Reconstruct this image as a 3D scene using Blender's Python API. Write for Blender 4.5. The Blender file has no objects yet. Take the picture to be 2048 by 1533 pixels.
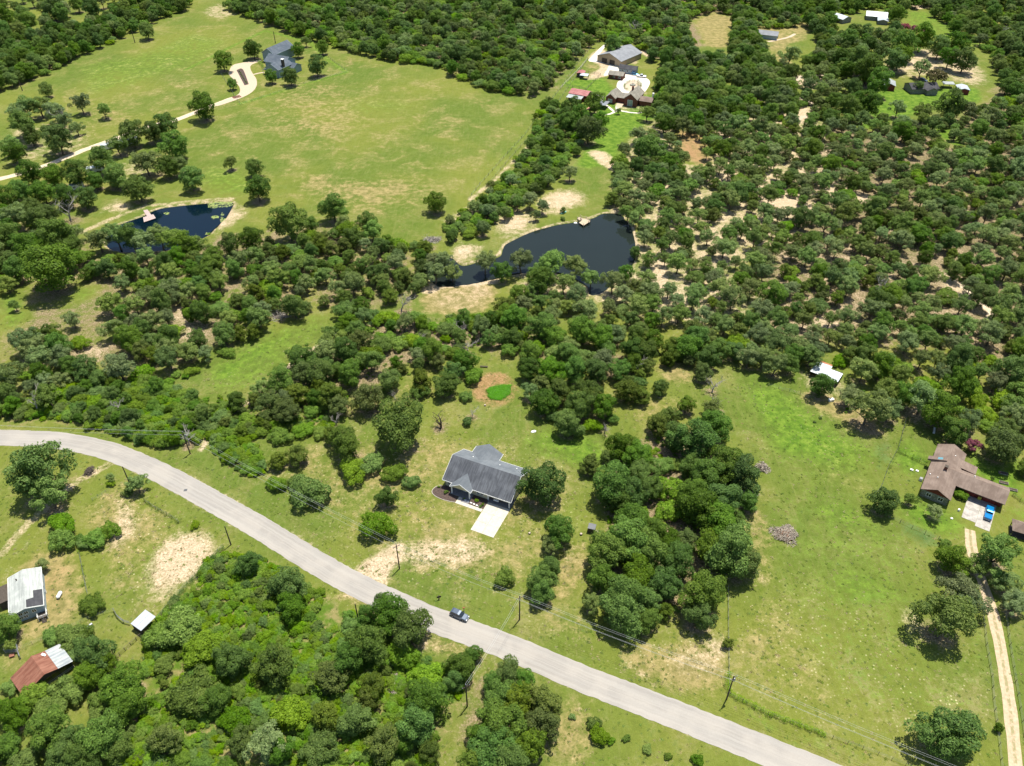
import bpy, math, random
import numpy as np
from mathutils import Vector, Matrix

random.seed(11)
rng = np.random.default_rng(11)
sc = bpy.context.scene

# ------------------------------------------------------------------ camera, sky, sun, exposure
CAM_H = 170.0
PITCH = math.radians(39.5)
FOC = 1608.0                      # focal length in photograph pixels (2048 wide)
cam_d = bpy.data.cameras.new('camera')
cam = bpy.data.objects.new('camera', cam_d)
sc.collection.objects.link(cam)
cam.location = (0, 0, CAM_H)
cam.rotation_euler = (math.pi / 2 - PITCH, 0, 0)
cam_d.sensor_fit = 'HORIZONTAL'
cam_d.sensor_width = 36
cam_d.lens = FOC / 2048 * 36
cam_d.clip_start = 1
cam_d.clip_end = 20000
sc.camera = cam

SUN_EL = math.radians(74)
SUN_AZ = math.radians(35)         # from +Y towards +X
world = bpy.data.worlds.new('World')
sc.world = world
world.use_nodes = True
wn = world.node_tree
wn.nodes.clear()
sky = wn.nodes.new('ShaderNodeTexSky')
sky.sky_type = 'NISHITA'
sky.sun_disc = False
sky.sun_elevation = SUN_EL
sky.sun_rotation = SUN_AZ
bg = wn.nodes.new('ShaderNodeBackground')
bg.inputs['Strength'].default_value = 0.095
wo = wn.nodes.new('ShaderNodeOutputWorld')
wn.links.new(sky.outputs[0], bg.inputs['Color'])
wn.links.new(bg.outputs[0], wo.inputs['Surface'])
sun_d = bpy.data.lights.new('sun', 'SUN')
sun_d.energy = 4.6
sun_d.angle = math.radians(0.53)
sun_d.color = (1.0, 0.95, 0.84)
sun = bpy.data.objects.new('sun', sun_d)
sc.collection.objects.link(sun)
sd = Vector((-math.sin(SUN_AZ) * math.cos(SUN_EL), -math.cos(SUN_AZ) * math.cos(SUN_EL), -math.sin(SUN_EL)))
sun.rotation_euler = sd.to_track_quat('-Z', 'Y').to_euler()
sun.location = (0, 300, 400)
sc.view_settings.view_transform = 'Standard'
sc.view_settings.look = 'None'
sc.view_settings.gamma = 1
sc.view_settings.exposure = 0.76
sc.view_settings.use_curve_mapping = False

# ------------------------------------------------------------------ photogrammetry: photo pixel -> place on the ground
cT, sT = math.cos(PITCH), math.sin(PITCH)


def P(px, py, h=0.0):
    u = (px - 1024) / FOC
    v = (py - 766.5) / FOC
    k = (CAM_H - h) / (sT + v * cT)
    return (u * k, (cT - v * sT) * k)


def PR(x, y, h=0.0):              # place -> photo pixel and depth
    z = y * cT + (CAM_H - h) * sT
    return 1024 + FOC * x / z, 766.5 + FOC * ((CAM_H - h) * cT - y * sT) / z, z


def PRv(x, y, h):
    z = y * cT + (CAM_H - h) * sT
    return 1024 + FOC * x / z, 766.5 + FOC * ((CAM_H - h) * cT - y * sT) / z, z


def inside(px, py, poly):
    px = np.asarray(px, float)
    py = np.asarray(py, float)
    r = np.zeros(px.shape, bool)
    n = len(poly)
    for i in range(n):
        x1, y1 = poly[i]
        x2, y2 = poly[(i + 1) % n]
        if y1 == y2:
            continue
        c = ((y1 > py) != (y2 > py)) & (px < (x2 - x1) * (py - y1) / (y2 - y1) + x1)
        r ^= c
    return r


# ------------------------------------------------------------------ node helpers
def new_mat(name):
    m = bpy.data.materials.new(name)
    m.use_nodes = True
    nt = m.node_tree
    nt.nodes.clear()
    out = nt.nodes.new('ShaderNodeOutputMaterial')
    return m, nt, out


def nd(nt, t, **kw):
    n = nt.nodes.new(t)
    for k, v in kw.items():
        setattr(n, k, v)
    return n


def lk(nt, a, b):
    nt.links.new(a, b)


def noise(nt, vec, scale, detail=3, rough=0.55, dist=0.0):
    n = nd(nt, 'ShaderNodeTexNoise')
    n.inputs['Scale'].default_value = scale
    n.inputs['Detail'].default_value = detail
    n.inputs['Roughness'].default_value = rough
    n.inputs['Distortion'].default_value = dist
    lk(nt, vec, n.inputs['Vector'])
    return n.outputs['Fac']


def mth(nt, op, a, b=None, c=None, clamp=False):
    n = nd(nt, 'ShaderNodeMath', operation=op, use_clamp=clamp)
    for i, v in enumerate((a, b, c)):
        if v is None:
            continue
        if isinstance(v, (int, float)):
            n.inputs[i].default_value = v
        else:
            lk(nt, v, n.inputs[i])
    return n.outputs[0]


def mixc(nt, fac, a, b, mode='MIX'):
    n = nd(nt, 'ShaderNodeMixRGB', blend_type=mode)
    for key, v in (('Fac', fac), ('Color1', a), ('Color2', b)):
        if isinstance(v, (int, float)):
            n.inputs[key].default_value = v
        elif isinstance(v, tuple):
            n.inputs[key].default_value = (*v[:3], 1)
        else:
            lk(nt, v, n.inputs[key])
    return n.outputs[0]


def ramp(nt, fac, lo, hi):
    n = nd(nt, 'ShaderNodeMapRange', interpolation_type='SMOOTHSTEP')
    n.inputs['From Min'].default_value = lo
    n.inputs['From Max'].default_value = hi
    lk(nt, fac, n.inputs['Value'])
    return n.outputs[0]


def bsdf(nt, out, col, rough=0.8, metal=0.0, spec=0.3, bump=None, bstr=0.3, bdist=0.05):
    b = nd(nt, 'ShaderNodeBsdfPrincipled')
    if isinstance(col, tuple):
        b.inputs['Base Color'].default_value = (*col[:3], 1)
    else:
        lk(nt, col, b.inputs['Base Color'])
    if isinstance(rough, (int, float)):
        b.inputs['Roughness'].default_value = rough
    else:
        lk(nt, rough, b.inputs['Roughness'])
    b.inputs['Metallic'].default_value = metal
    b.inputs['Specular IOR Level'].default_value = spec
    if bump is not None:
        bn = nd(nt, 'ShaderNodeBump')
        bn.inputs['Strength'].default_value = bstr
        bn.inputs['Distance'].default_value = bdist
        lk(nt, bump, bn.inputs['Height'])
        lk(nt, bn.outputs[0], b.inputs['Normal'])
    lk(nt, b.outputs[0], out.inputs['Surface'])
    return b


def simple(name, col, rough=0.7, metal=0.0, var=0.15, scale=3.0, spec=0.3, col2=None, stretch=None):
    m, nt, out = new_mat(name)
    tc = nd(nt, 'ShaderNodeTexCoord')
    v = tc.outputs['Object']
    if stretch:
        mp = nd(nt, 'ShaderNodeMapping')
        mp.inputs['Scale'].default_value = stretch
        lk(nt, v, mp.inputs['Vector'])
        v = mp.outputs[0]
    n = noise(nt, v, scale, 4, 0.65)
    f = ramp(nt, n, 0.3, 0.7)
    c2 = col2 or tuple(c * (1 - var * 2) for c in col)
    c = mixc(nt, f, c2, tuple(min(1, x * (1 + var)) for x in col))
    bsdf(nt, out, c, rough, metal, spec)
    return m


# ------------------------------------------------------------------ mesh helpers
class MB:
    def __init__(s):
        s.v = []
        s.f = []

    def box(s, x0, y0, z0, x1, y1, z1):
        b = len(s.v)
        s.v += [(x0, y0, z0), (x1, y0, z0), (x1, y1, z0), (x0, y1, z0), (x0, y0, z1), (x1, y0, z1), (x1, y1, z1), (x0, y1, z1)]
        s.f += [tuple(b + i for i in q) for q in ((0, 3, 2, 1), (4, 5, 6, 7), (0, 1, 5, 4), (1, 2, 6, 5), (2, 3, 7, 6), (3, 0, 4, 7))]
        return s

    def poly(s, pts):
        b = len(s.v)
        s.v += [tuple(p) for p in pts]
        s.f.append(tuple(range(b, b + len(pts))))
        return s

    def prism(s, pts, ext):       # closed solid: polygon pts (3D) extruded by vector ext
        b = len(s.v)
        n = len(pts)
        s.v += [tuple(p) for p in pts]
        s.v += [(p[0] + ext[0], p[1] + ext[1], p[2] + ext[2]) for p in pts]
        s.f.append(tuple(range(b + n - 1, b - 1, -1)))
        s.f.append(tuple(range(b + n, b + 2 * n)))
        for i in range(n):
            j = (i + 1) % n
            s.f.append((b + i, b + j, b + n + j, b + n + i))
        return s

    def tube(s, pts, r, n=6, cap=True):
        pts = [Vector(p) for p in pts]
        rs = r if isinstance(r, (list, tuple)) else [r] * len(pts)
        b = len(s.v)
        for i, p in enumerate(pts):
            t = (pts[min(i + 1, len(pts) - 1)] - pts[max(i - 1, 0)])
            if t.length < 1e-6:
                t = Vector((0, 0, 1))
            t.normalize()
            a = t.orthogonal().normalized() if abs(t.z) > 0.9 else t.cross(Vector((0, 0, 1))).normalized()
            c = t.cross(a)
            for k in range(n):
                an = 2 * math.pi * k / n
                s.v.append(tuple(p + (a * math.cos(an) + c * math.sin(an)) * rs[i]))
        for i in range(len(pts) - 1):
            for k in range(n):
                s.f.append((b + i * n + k, b + i * n + (k + 1) % n, b + (i + 1) * n + (k + 1) % n, b + (i + 1) * n + k))
        if cap:
            s.f.append(tuple(b + k for k in range(n))[::-1])
            e = b + (len(pts) - 1) * n
            s.f.append(tuple(e + k for k in range(n)))
        return s

    def mesh(s, name, mat, smooth=False):
        me = bpy.data.meshes.new(name)
        me.from_pydata(s.v, [], s.f)
        if mat:
            me.materials.append(mat)
        me.update()
        if smooth:
            me.polygons.foreach_set('use_smooth', [True] * len(me.polygons))
        return me


def link(o, parent=None):
    sc.collection.objects.link(o)
    if parent is not None:
        o.parent = parent
    return o


def part(name, mb, mat, parent=None, label=None, smooth=False, loc=None):
    me = mb if isinstance(mb, bpy.types.Mesh) else mb.mesh(name, mat, smooth)
    o = bpy.data.objects.new(name, me)
    link(o, parent)
    if loc:
        o.location = loc
    if label:
        o['label'] = label
    return o


def tag(o, label=None, cat=None, group=None, kind=None):
    if label:
        o['label'] = label
    if cat:
        o['category'] = cat
    if group:
        o['group'] = group
    if kind:
        o['kind'] = kind
    return o


def thing(name, label, cat, loc=(0, 0, 0), rz=0.0, group=None):
    o = bpy.data.objects.new(name, None)
    o.empty_display_size = 0.5
    link(o)
    o.location = loc
    o.rotation_euler = (0, 0, rz)
    return tag(o, label, cat, group)


def structure(name, mb, mat, label=None, parent=None):
    o = part(name, mb, mat, parent)
    if parent is None:
        tag(o, label, None, None, 'structure')
    return o


def resample(pts, step):
    pts = [Vector((*p, 0)) if len(p) == 2 else Vector(p) for p in pts]
    out = []
    n = len(pts)
    for i in range(n - 1):
        p0, p1, p2, p3 = pts[max(i - 1, 0)], pts[i], pts[i + 1], pts[min(i + 2, n - 1)]
        k = max(1, int((p2 - p1).length / step))
        for j in range(k):
            t = j / k
            out.append(0.5 * ((2 * p1) + (p2 - p0) * t + (2 * p0 - 5 * p1 + 4 * p2 - p3) * t * t + (3 * p1 - p0 - 3 * p2 + p3) * t ** 3))
    out.append(pts[-1])
    return out


def ribbon_mesh(name, L, Rr, z, mat, cross=6, jitter=0.0):
    n = len(L)
    vs, fs, uv = [], [], []
    d = 0
    js = [random.uniform(-jitter, jitter) for _ in range(n)]
    js2 = [random.uniform(-jitter, jitter) for _ in range(n)]
    for i in range(n):
        if i:
            d += ((L[i] + Rr[i]) / 2 - (L[i - 1] + Rr[i - 1]) / 2).length
        w = (Rr[i] - L[i])
        wn_ = w.normalized()
        a, b = L[i] + wn_ * js[i], Rr[i] + wn_ * js2[i]
        for k in range(cross + 1):
            t = k / cross
            p = a.lerp(b, t)
            vs.append((p.x, p.y, z))
            uv.append((t * w.length, d))
    c = cross + 1
    for i in range(n - 1):
        for k in range(cross):
            fs.append((i * c + k, i * c + k + 1, (i + 1) * c + k + 1, (i + 1) * c + k))
    me = bpy.data.meshes.new(name)
    me.from_pydata(vs, [], fs)
    ul = me.uv_layers.new(name='UVMap')
    for lp in me.loops:
        ul.data[lp.index].uv = uv[lp.vertex_index]
    me.materials.append(mat)
    if me.polygons[0].normal.z < 0:
        me.flip_normals()
    return me


def offset_line(pts, w):
    L, R_ = [], []
    for i in range(len(pts)):
        t = (pts[min(i + 1, len(pts) - 1)] - pts[max(i - 1, 0)]).normalized()
        nrm = Vector((-t.y, t.x, 0))
        L.append(pts[i] + nrm * w / 2)
        R_.append(pts[i] - nrm * w / 2)
    return L, R_


# ------------------------------------------------------------------ GROUND
GX0, GX1, GY0, GY1, GS = -520.0, 520.0, 50.0, 860.0, 1.25
gnx = int((GX1 - GX0) / GS) + 1
gny = int((GY1 - GY0) / GS) + 1
gx = GX0 + np.arange(gnx) * GS
gy = GY0 + np.arange(gny) * GS
GXX, GYY = np.meshgrid(gx, gy)
# photograph pixel of every ground point (to look up what the photograph shows there)
_z = GYY * cT + CAM_H * sT
GPX = 1024 + FOC * GXX / _z
GPY = 766.5 + FOC * (CAM_H * cT - GYY * sT) / _z


def blur(a, r):
    k = max(0, int(round(r / GS)))
    if k == 0:
        return a
    for _ in range(2):
        for ax in (0, 1):
            c = np.cumsum(np.pad(a, [(k + 1, k) if i == ax else (0, 0) for i in (0, 1)], mode='edge'), axis=ax)
            w = 2 * k + 1
            a = (np.take(c, range(w, c.shape[ax]), axis=ax) - np.take(c, range(0, c.shape[ax] - w), axis=ax)) / w
    return a


def pmask(poly, br=2.0):
    xs = [p[0] for p in poly]
    ys = [p[1] for p in poly]
    m = np.zeros(GPX.shape)
    sel = (GPX > min(xs)) & (GPX < max(xs)) & (GPY > min(ys)) & (GPY < max(ys))
    if sel.any():
        m[sel] = inside(GPX[sel], GPY[sel], poly)
    return blur(m, br)


CH = {k: np.zeros(GPX.shape) for k in ('sand', 'lush', 'dry', 'litter', 'speck', 'weed', 'red', 'blue')}


def paint(ch, s, br, poly):
    a = CH[ch]
    m = pmask(poly, br)
    np.maximum(a, m * s, out=a)
    if ch in ('lush', 'dry', 'blue'):
        CH['litter'] *= 1 - m * .92


def fade(ch, s, br, poly):
    CH[ch] *= 1 - pmask(poly, br) * s


def paint_line(ch, s, w, pts, br=1.0):
    pts = [P(*p) for p in pts]
    d = np.full(GPX.shape, 1e9)
    for (x1, y1), (x2, y2) in zip(pts[:-1], pts[1:]):
        x0_, x1_ = min(x1, x2) - w * 2 - 5, max(x1, x2) + w * 2 + 5
        y0_, y1_ = min(y1, y2) - w * 2 - 5, max(y1, y2) + w * 2 + 5
        i0, i1 = np.searchsorted(gx, (x0_, x1_))
        j0, j1 = np.searchsorted(gy, (y0_, y1_))
        if i1 <= i0 or j1 <= j0:
            continue
        X = GXX[j0:j1, i0:i1]
        Y = GYY[j0:j1, i0:i1]
        dx, dy = x2 - x1, y2 - y1
        t = np.clip(((X - x1) * dx + (Y - y1) * dy) / (dx * dx + dy * dy + 1e-9), 0, 1)
        dd = np.hypot(X - x1 - t * dx, Y - y1 - t * dy)
        d[j0:j1, i0:i1] = np.minimum(d[j0:j1, i0:i1], dd)
    a = CH[ch]
    np.maximum(a, np.clip(1.0 - (d - w / 2) / max(br, 0.3), 0, 1) * s, out=a)


GROUND = [
    # woodland floors: sandy and littered
    ('sand', .55, 8, [(1300, 220), (1420, 240), (1540, 180), (1640, 200), (1660, 250), (1680, 300), (1690, 400), (1600, 480), (1500, 560), (1540, 640), (1440, 670), (1300, 650), (1200, 620), (1000, 600), (1040, 520), (1240, 540), (1290, 470), (1220, 390), (1240, 300)]),
    ('sand', .36, 8, [(1500, 440), (1850, 440), (2060, 560), (2060, 700), (1700, 700), (1500, 690)]),
    ('litter', .7, 8, [(1640, 240), (2060, 240), (2060, 700), (1500, 700), (1500, 560)]),
    ('sand', .95, 4, [(1430, 330), (1480, 345), (1560, 380), (1650, 415), (1640, 440), (1560, 420), (1480, 400), (1430, 380)]),
    ('sand', .95, 3, [(1400, 250), (1450, 250), (1500, 275), (1480, 300), (1420, 290)]),
    ('sand', .9, 3, [(1585, 230), (1600, 200), (1625, 225), (1625, 250), (1590, 250)]),
    ('sand', .9, 3, [(1285, 520), (1330, 500), (1345, 560), (1320, 600), (1290, 560)]),
    ('sand', .9, 3, [(1640, 360), (1700, 370), (1750, 400), (1700, 430), (1650, 410)]),
    ('sand', .8, 3, [(1880, 530), (1960, 590), (1985, 625), (1970, 645), (1930, 610), (1870, 560)]),
    ('sand', .75, 3, [(1620, 630), (1690, 640), (1690, 665), (1610, 665)]),
    ('sand', .6, 4, [(1600, 720), (1700, 760), (1700, 800), (1640, 790), (1590, 770)]),
    ('sand', .6, 4, [(1800, 800), (1850, 820), (1900, 850), (1880, 870), (1810, 840)]),
    ('litter', .8, 8, [(460, 0), (530, 40), (700, 95), (860, 125), (1010, 180), (1090, 190), (1185, 85), (1260, 60), (1400, 100), (1500, 60), (1500, -60), (460, -60)]),
    ('litter', .55, 6, [(0, 380), (100, 400), (150, 480), (350, 480), (560, 450), (700, 430), (880, 520), (840, 620), (700, 620), (480, 720), (250, 760), (0, 770)]),
    ('litter', .7, 5, [(480, 790), (600, 690), (760, 630), (1000, 640), (1130, 700), (1330, 700), (1200, 760), (950, 690), (800, 770), (640, 840), (500, 840)]),
    ('litter', .8, 4, [(1170, 1080), (1200, 920), (1300, 880), (1400, 840), (1490, 940), (1500, 1100), (1440, 1220), (1260, 1240), (1180, 1180)]),
    ('litter', .6, 4, [(930, 1390), (1000, 1310), (1090, 1370), (1120, 1440), (1090, 1533), (900, 1560)]),
    ('litter', .7, 6, [(1960, 200), (2100, 100), (2100, 860), (1900, 700), (1700, 600), (1700, 400)]),
    ('weed', .9, 3, [(290, 1270), (430, 1105), (520, 1112), (600, 1160), (690, 1215), (760, 1260), (870, 1330), (950, 1315), (930, 1390), (890, 1460), (860, 1600), (180, 1640), (230, 1500), (290, 1400)]),
    ('weed', .9, 3, [(0, 780), (60, 800), (200, 770), (420, 800), (420, 870), (330, 900), (120, 845), (0, 850)]),
    ('weed', .9, 2, [(410, 850), (440, 850), (520, 900), (530, 945), (500, 955), (430, 910)]),
    ('weed', .9, 2, [(420, 840), (500, 865), (620, 870), (680, 850), (640, 830), (520, 830), (440, 790)]),
    ('weed', .7, 4, [(1085, 210), (1200, 235), (1150, 300), (1100, 380), (1000, 450), (900, 480), (1000, 360), (1060, 270)]),
    # dry grass and sand in the open
    ('dry', .9, 3, [(842, 590), (880, 568), (985, 560), (998, 600), (975, 628), (845, 628)]),
    ('red', .35, 2, [(842, 590), (880, 568), (985, 560), (998, 600), (975, 628), (845, 628)]),
    ('sand', .40, 2, [(842, 590), (880, 568), (985, 560), (998, 600), (975, 628), (845, 628)]),
    ('sand', .9, 1.5, [(838, 575), (900, 560), (1000, 555), (1000, 568), (900, 575), (850, 592)]),
    ('dry', .8, 3, [(1350, 258), (1400, 256), (1425, 290), (1418, 335), (1370, 325), (1352, 300)]),
    ('red', .5, 3, [(1355, 275), (1400, 285), (1420, 300), (1415, 335), (1365, 320)]),
    ('dry', .8, 4, [(1385, 40), (1430, 22), (1475, 40), (1462, 85), (1450, 102), (1410, 92)]),
    ('dry', .7, 4, [(1500, 50), (1620, 45), (1625, 70), (1580, 90), (1590, 130), (1540, 125), (1530, 80)]),
    ('sand', .85, 2, [(1170, 300), (1212, 303), (1248, 348), (1235, 350), (1195, 325)]),
    ('sand', .8, 2, [(1195, 300), (1225, 310), (1245, 340), (1215, 335)]),
    ('sand', .74, 6, [(1090, 385), (1150, 368), (1180, 385), (1165, 415), (1110, 432), (1060, 440), (1070, 400)]),
    ('sand', .74, 5, [(985, 432), (1060, 420), (1080, 440), (1050, 465), (1005, 480), (985, 465)]),
    ('sand', .85, 5, [(898, 492), (945, 478), (968, 500), (935, 528), (905, 522)]),
    ('sand', .8, 2, [(1215, 410), (1260, 415), (1275, 440), (1240, 430), (1210, 422)]),
    ('sand', .7, 2, [(1265, 470), (1285, 470), (1300, 520), (1275, 540)]),
    ('sand', .5, 2, [(880, 440), (940, 400), (975, 412), (965, 450), (920, 470), (890, 465)]),
    ('sand', .93, 3.5, [(295, 1118), (330, 1085), (372, 1052), (400, 1070), (447, 1094), (430, 1112), (380, 1160), (345, 1200), (322, 1225), (310, 1200), (318, 1165), (285, 1150)]),
    ('speck', 1, 3, [(200, 980), (260, 990), (450, 1090), (330, 1240), (260, 1200), (200, 1150), (200, 1080)]),
    ('sand', .78, 3, [(225, 970), (258, 990), (280, 1050), (262, 1075), (240, 1100), (195, 1120), (215, 1080), (235, 1040)]),
    ('dry', .55, 4, [(160, 1000), (250, 960), (390, 1050), (300, 1120), (250, 1240), (200, 1160)]),
    ('sand', .5, 2, [(225, 1210), (250, 1205), (275, 1235), (250, 1240)]),
    ('dry', .75, 3, [(20, 1130), (90, 1095), (165, 1110), (175, 1190), (150, 1250), (40, 1290), (30, 1200)]),
    ('red', .45, 4, [(90, 1100), (165, 1110), (172, 1190), (60, 1270), (60, 1180)]),
    ('red', .5, 2, [(20, 1130), (55, 1100), (72, 1115), (30, 1145)]),
    ('dry', .6, 3, [(0, 1270), (60, 1290), (60, 1340), (0, 1370)]),
    ('dry', .5, 4, [(60, 970), (230, 920), (180, 1000), (60, 1060), (10, 1060)]),
    # the house yard
    ('dry', .42, 6, [(520, 880), (640, 880), (860, 860), (1050, 900), (1180, 980), (1180, 1080), (1040, 1230), (800, 1180), (640, 1060), (520, 980)]),
    ('speck', .55, 6, [(520, 880), (640, 880), (860, 860), (1050, 900), (1180, 980), (1180, 1080), (1040, 1230), (800, 1180), (640, 1060), (520, 980)]),
    ('sand', .76, 4, [(760, 1100), (800, 1082), (905, 1080), (985, 1075), (1000, 1100), (960, 1125), (850, 1128), (780, 1140)]),
    ('sand', 1, 1.5, [(705, 1140), (765, 1100), (800, 1080), (815, 1095), (812, 1115), (780, 1140), (772, 1172), (740, 1160)]),
    ('sand', .5, 3, [(800, 1085), (850, 1025), (872, 1018), (862, 1050), (828, 1092)]),
    ('sand', .95, 2.2, [(708, 1140), (765, 1100), (800, 1080), (815, 1095), (812, 1112), (780, 1135), (765, 1168)]),
    ('sand', .55, 3, [(800, 1092), (860, 1098), (925, 1085), (975, 1082), (985, 1098), (950, 1115), (880, 1112), (815, 1118)]),
    ('sand', .75, 2, [(905, 1088), (965, 1086), (972, 1100), (935, 1108), (905, 1102)]),
    ('dry', .6, 3, [(1480, 1020), (1530, 1000), (1560, 1150), (1500, 1220)]),
    ('speck', .6, 6, [(1470, 1100), (1700, 1200), (1950, 1300), (1960, 1533), (1470, 1400)]),
    ('sand', .32, 2, [(808, 1090), (850, 1030), (868, 1020), (862, 1045), (825, 1090)]),
    ('dry', .7, 4, [(830, 1100), (1000, 1095), (1060, 1130), (990, 1150), (900, 1140), (820, 1150)]),
    ('dry', .5, 4, [(640, 900), (660, 900), (700, 980), (760, 960), (800, 1000), (780, 1020), (690, 1000)]),
    ('dry', .45, 4, [(550, 850), (640, 880), (650, 960), (560, 930)]),
    ('weed', 1, 1, [(972, 778), (992, 772), (1020, 771), (1018, 788), (1000, 799), (980, 797)]),
    ('red', 1, 2, [(935, 775), (975, 742), (1025, 752), (1036, 790), (1012, 812), (955, 806)]),
    ('red', .6, 3, [(960, 735), (985, 728), (1000, 745), (975, 750)]),
    ('sand', .35, 2, [(930, 770), (975, 735), (1005, 745), (1000, 765), (955, 790)]),
    ('dry', .5, 4, [(780, 730), (870, 730), (880, 790), (830, 850), (790, 800)]),
    ('dry', .55, 4, [(620, 800), (720, 790), (700, 850), (650, 840)]),
    ('red', .3, 4, [(1040, 840), (1100, 860), (1160, 890), (1150, 920), (1100, 910), (1060, 870)]),
    ('sand', .4, 2, [(1060, 850), (1072, 860), (1130, 900), (1150, 915), (1120, 915), (1055, 870)]),
    ('lush', .7, 4, [(1020, 890), (1100, 850), (1200, 870), (1230, 930), (1180, 960), (1140, 930), (1040, 900)]),
    ('lush', .5, 4, [(1090, 1000), (1160, 980), (1200, 1060), (1150, 1090), (1090, 1030)]),
    ('lush', .4, 3, [(880, 1015), (940, 1030), (940, 1060), (880, 1080), (860, 1050)]),
    ('lush', .4, 5, [(520, 1030), (600, 1040), (700, 1080), (780, 1080), (720, 1110), (640, 1080)]),
    ('dry', .7, 4, [(1240, 800), (1310, 790), (1400, 800), (1380, 840), (1300, 830), (1260, 860)]),
    ('dry', .75, 4, [(1295, 712), (1390, 720), (1390, 770), (1310, 770)]),
    ('sand', .35, 3, [(1255, 850), (1290, 850), (1280, 920), (1260, 900)]),
    ('dry', .7, 3, [(1100, 1120), (1180, 1060), (1180, 1140), (1130, 1220), (1090, 1200)]),
    ('sand', .45, 3, [(1110, 1080), (1170, 1070), (1180, 1110), (1140, 1140), (1130, 1200), (1110, 1190)]),
    # road verges
    ('sand', .58, 3, [(640, 1170), (700, 1170), (800, 1235), (860, 1262), (1000, 1322), (955, 1335), (860, 1305), (740, 1245)]),
    ('speck', 1, 3, [(620, 1150), (700, 1170), (800, 1235), (860, 1262), (1000, 1322), (955, 1335), (860, 1305), (740, 1245)]),
    ('dry', 1, 3, [(640, 1170), (700, 1170), (800, 1235), (860, 1260), (1000, 1320), (960, 1330), (860, 1300), (740, 1240)]),
    ('sand', .35, 3, [(860, 1260), (1000, 1325), (930, 1380), (900, 1440), (880, 1470), (930, 1370), (880, 1320)]),
    ('red', .3, 3, [(620, 1160), (700, 1210), (800, 1250), (780, 1260), (640, 1185)]),
    ('dry', .9, 4, [(1040, 1235), (1130, 1225), (1200, 1280), (1330, 1290), (1440, 1280), (1455, 1395), (1400, 1395), (1250, 1330), (1130, 1270)]),
    ('sand', .85, 2, [(1048, 1238), (1085, 1243), (1150, 1280), (1240, 1318), (1350, 1370), (1445, 1393), (1400, 1398), (1300, 1370), (1230, 1335), (1130, 1290)]),
    ('sand', .4, 3, [(1290, 1310), (1380, 1270), (1452, 1280), (1455, 1380), (1380, 1370), (1300, 1340)]),
    ('sand', .75, 3, [(1395, 1282), (1450, 1252), (1455, 1320), (1420, 1330), (1395, 1310)]),
    ('speck', .8, 4, [(1040, 1235), (1200, 1260), (1440, 1260), (1455, 1395), (1300, 1360)]),
    ('speck', .7, 4, [(700, 1090), (1000, 1085), (1060, 1130), (980, 1180), (780, 1180)]),
    ('speck', .6, 4, [(640, 1160), (860, 1250), (1000, 1320), (900, 1360), (740, 1240)]),
    ('dry', .6, 4, [(1090, 1370), (1160, 1390), (1260, 1440), (1180, 1533), (1080, 1533)]),
    ('sand', .8, 1.5, [(1152, 1400), (1170, 1402), (1172, 1420), (1160, 1450), (1150, 1440)]),
    ('sand', .8, 2, [(1070, 1345), (1110, 1360), (1115, 1372), (1078, 1372)]),
    ('sand', .5, 3, [(900, 1440), (940, 1420), (900, 1540), (870, 1560)]),
    # right hand meadow
    ('lush', .36, 9, [(1470, 700), (1620, 760), (1790, 860), (1760, 1000), (1900, 1100), (1960, 1240), (1980, 1533), (1800, 1500), (1460, 1370), (1480, 1100), (1540, 960), (1470, 860)]),
    ('lush', .75, 7, [(1470, 690), (1560, 760), (1720, 900), (1790, 860), (1780, 960), (1650, 960), (1560, 900), (1500, 860)]),
    ('lush', .9, 5, [(1520, 850), (1600, 850), (1640, 900), (1600, 940), (1540, 900)]),
    ('blue', .5, 4, [(1535, 870), (1580, 880), (1590, 915), (1560, 910)]),
    ('lush', .8, 6, [(1600, 980), (1700, 990), (1760, 1060), (1880, 1110), (1860, 1160), (1740, 1080), (1620, 1040)]),
    ('blue', .8, 3, [(1770, 1040), (1800, 1035), (1900, 1085), (1885, 1105), (1840, 1090)]),
    ('blue', .7, 3, [(1750, 880), (1790, 860), (1775, 960), (1730, 980), (1745, 930)]),
    ('blue', .8, 4, [(1715, 1180), (1770, 1175), (1790, 1200), (1760, 1215), (1720, 1205)]),
    ('lush', .8, 6, [(1620, 1140), (1800, 1140), (1870, 1200), (1790, 1220), (1700, 1210), (1640, 1260)]),
    ('lush', .5, 6, [(1480, 1220), (1560, 1200), (1600, 1300), (1500, 1330), (1480, 1300)]),
    ('lush', .85, 4, [(1930, 1260), (1975, 1240), (1985, 1380), (1960, 1360)]),
    ('lush', .5, 4, [(1940, 1400), (1985, 1400), (1995, 1500), (1950, 1500)]),
    ('sand', .9, 2, [(1795, 1200), (1815, 1200), (1842, 1240), (1850, 1290), (1828, 1280), (1808, 1240)]),
    ('sand', .6, 2, [(1500, 1130), (1560, 1105), (1550, 1140), (1510, 1200), (1500, 1170)]),
    ('sand', .4, 3, [(1480, 1030), (1530, 1020), (1530, 1070), (1500, 1100)]),
    ('sand', .35, 3, [(1880, 1340), (1925, 1350), (1925, 1385), (1890, 1370)]),
    ('dry', .5, 7, [(1650, 880), (1740, 900), (1740, 1000), (1680, 1020), (1620, 960)]),
    ('dry', .55, 8, [(1480, 1130), (1600, 1170), (1620, 1300), (1700, 1420), (1850, 1480), (1900, 1540), (1700, 1490), (1470, 1390)]),
    ('sand', .28, 3, [(1590, 800), (1640, 820), (1700, 870), (1690, 895), (1620, 850)]),
    ('dry', .8, 4, [(1590, 770), (1700, 800), (1790, 850), (1740, 880), (1660, 830), (1590, 800)]),
    ('blue', .35, 6, [(1600, 1200), (1700, 1260), (1800, 1340), (1900, 1400), (1700, 1380), (1560, 1300)]),
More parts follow.
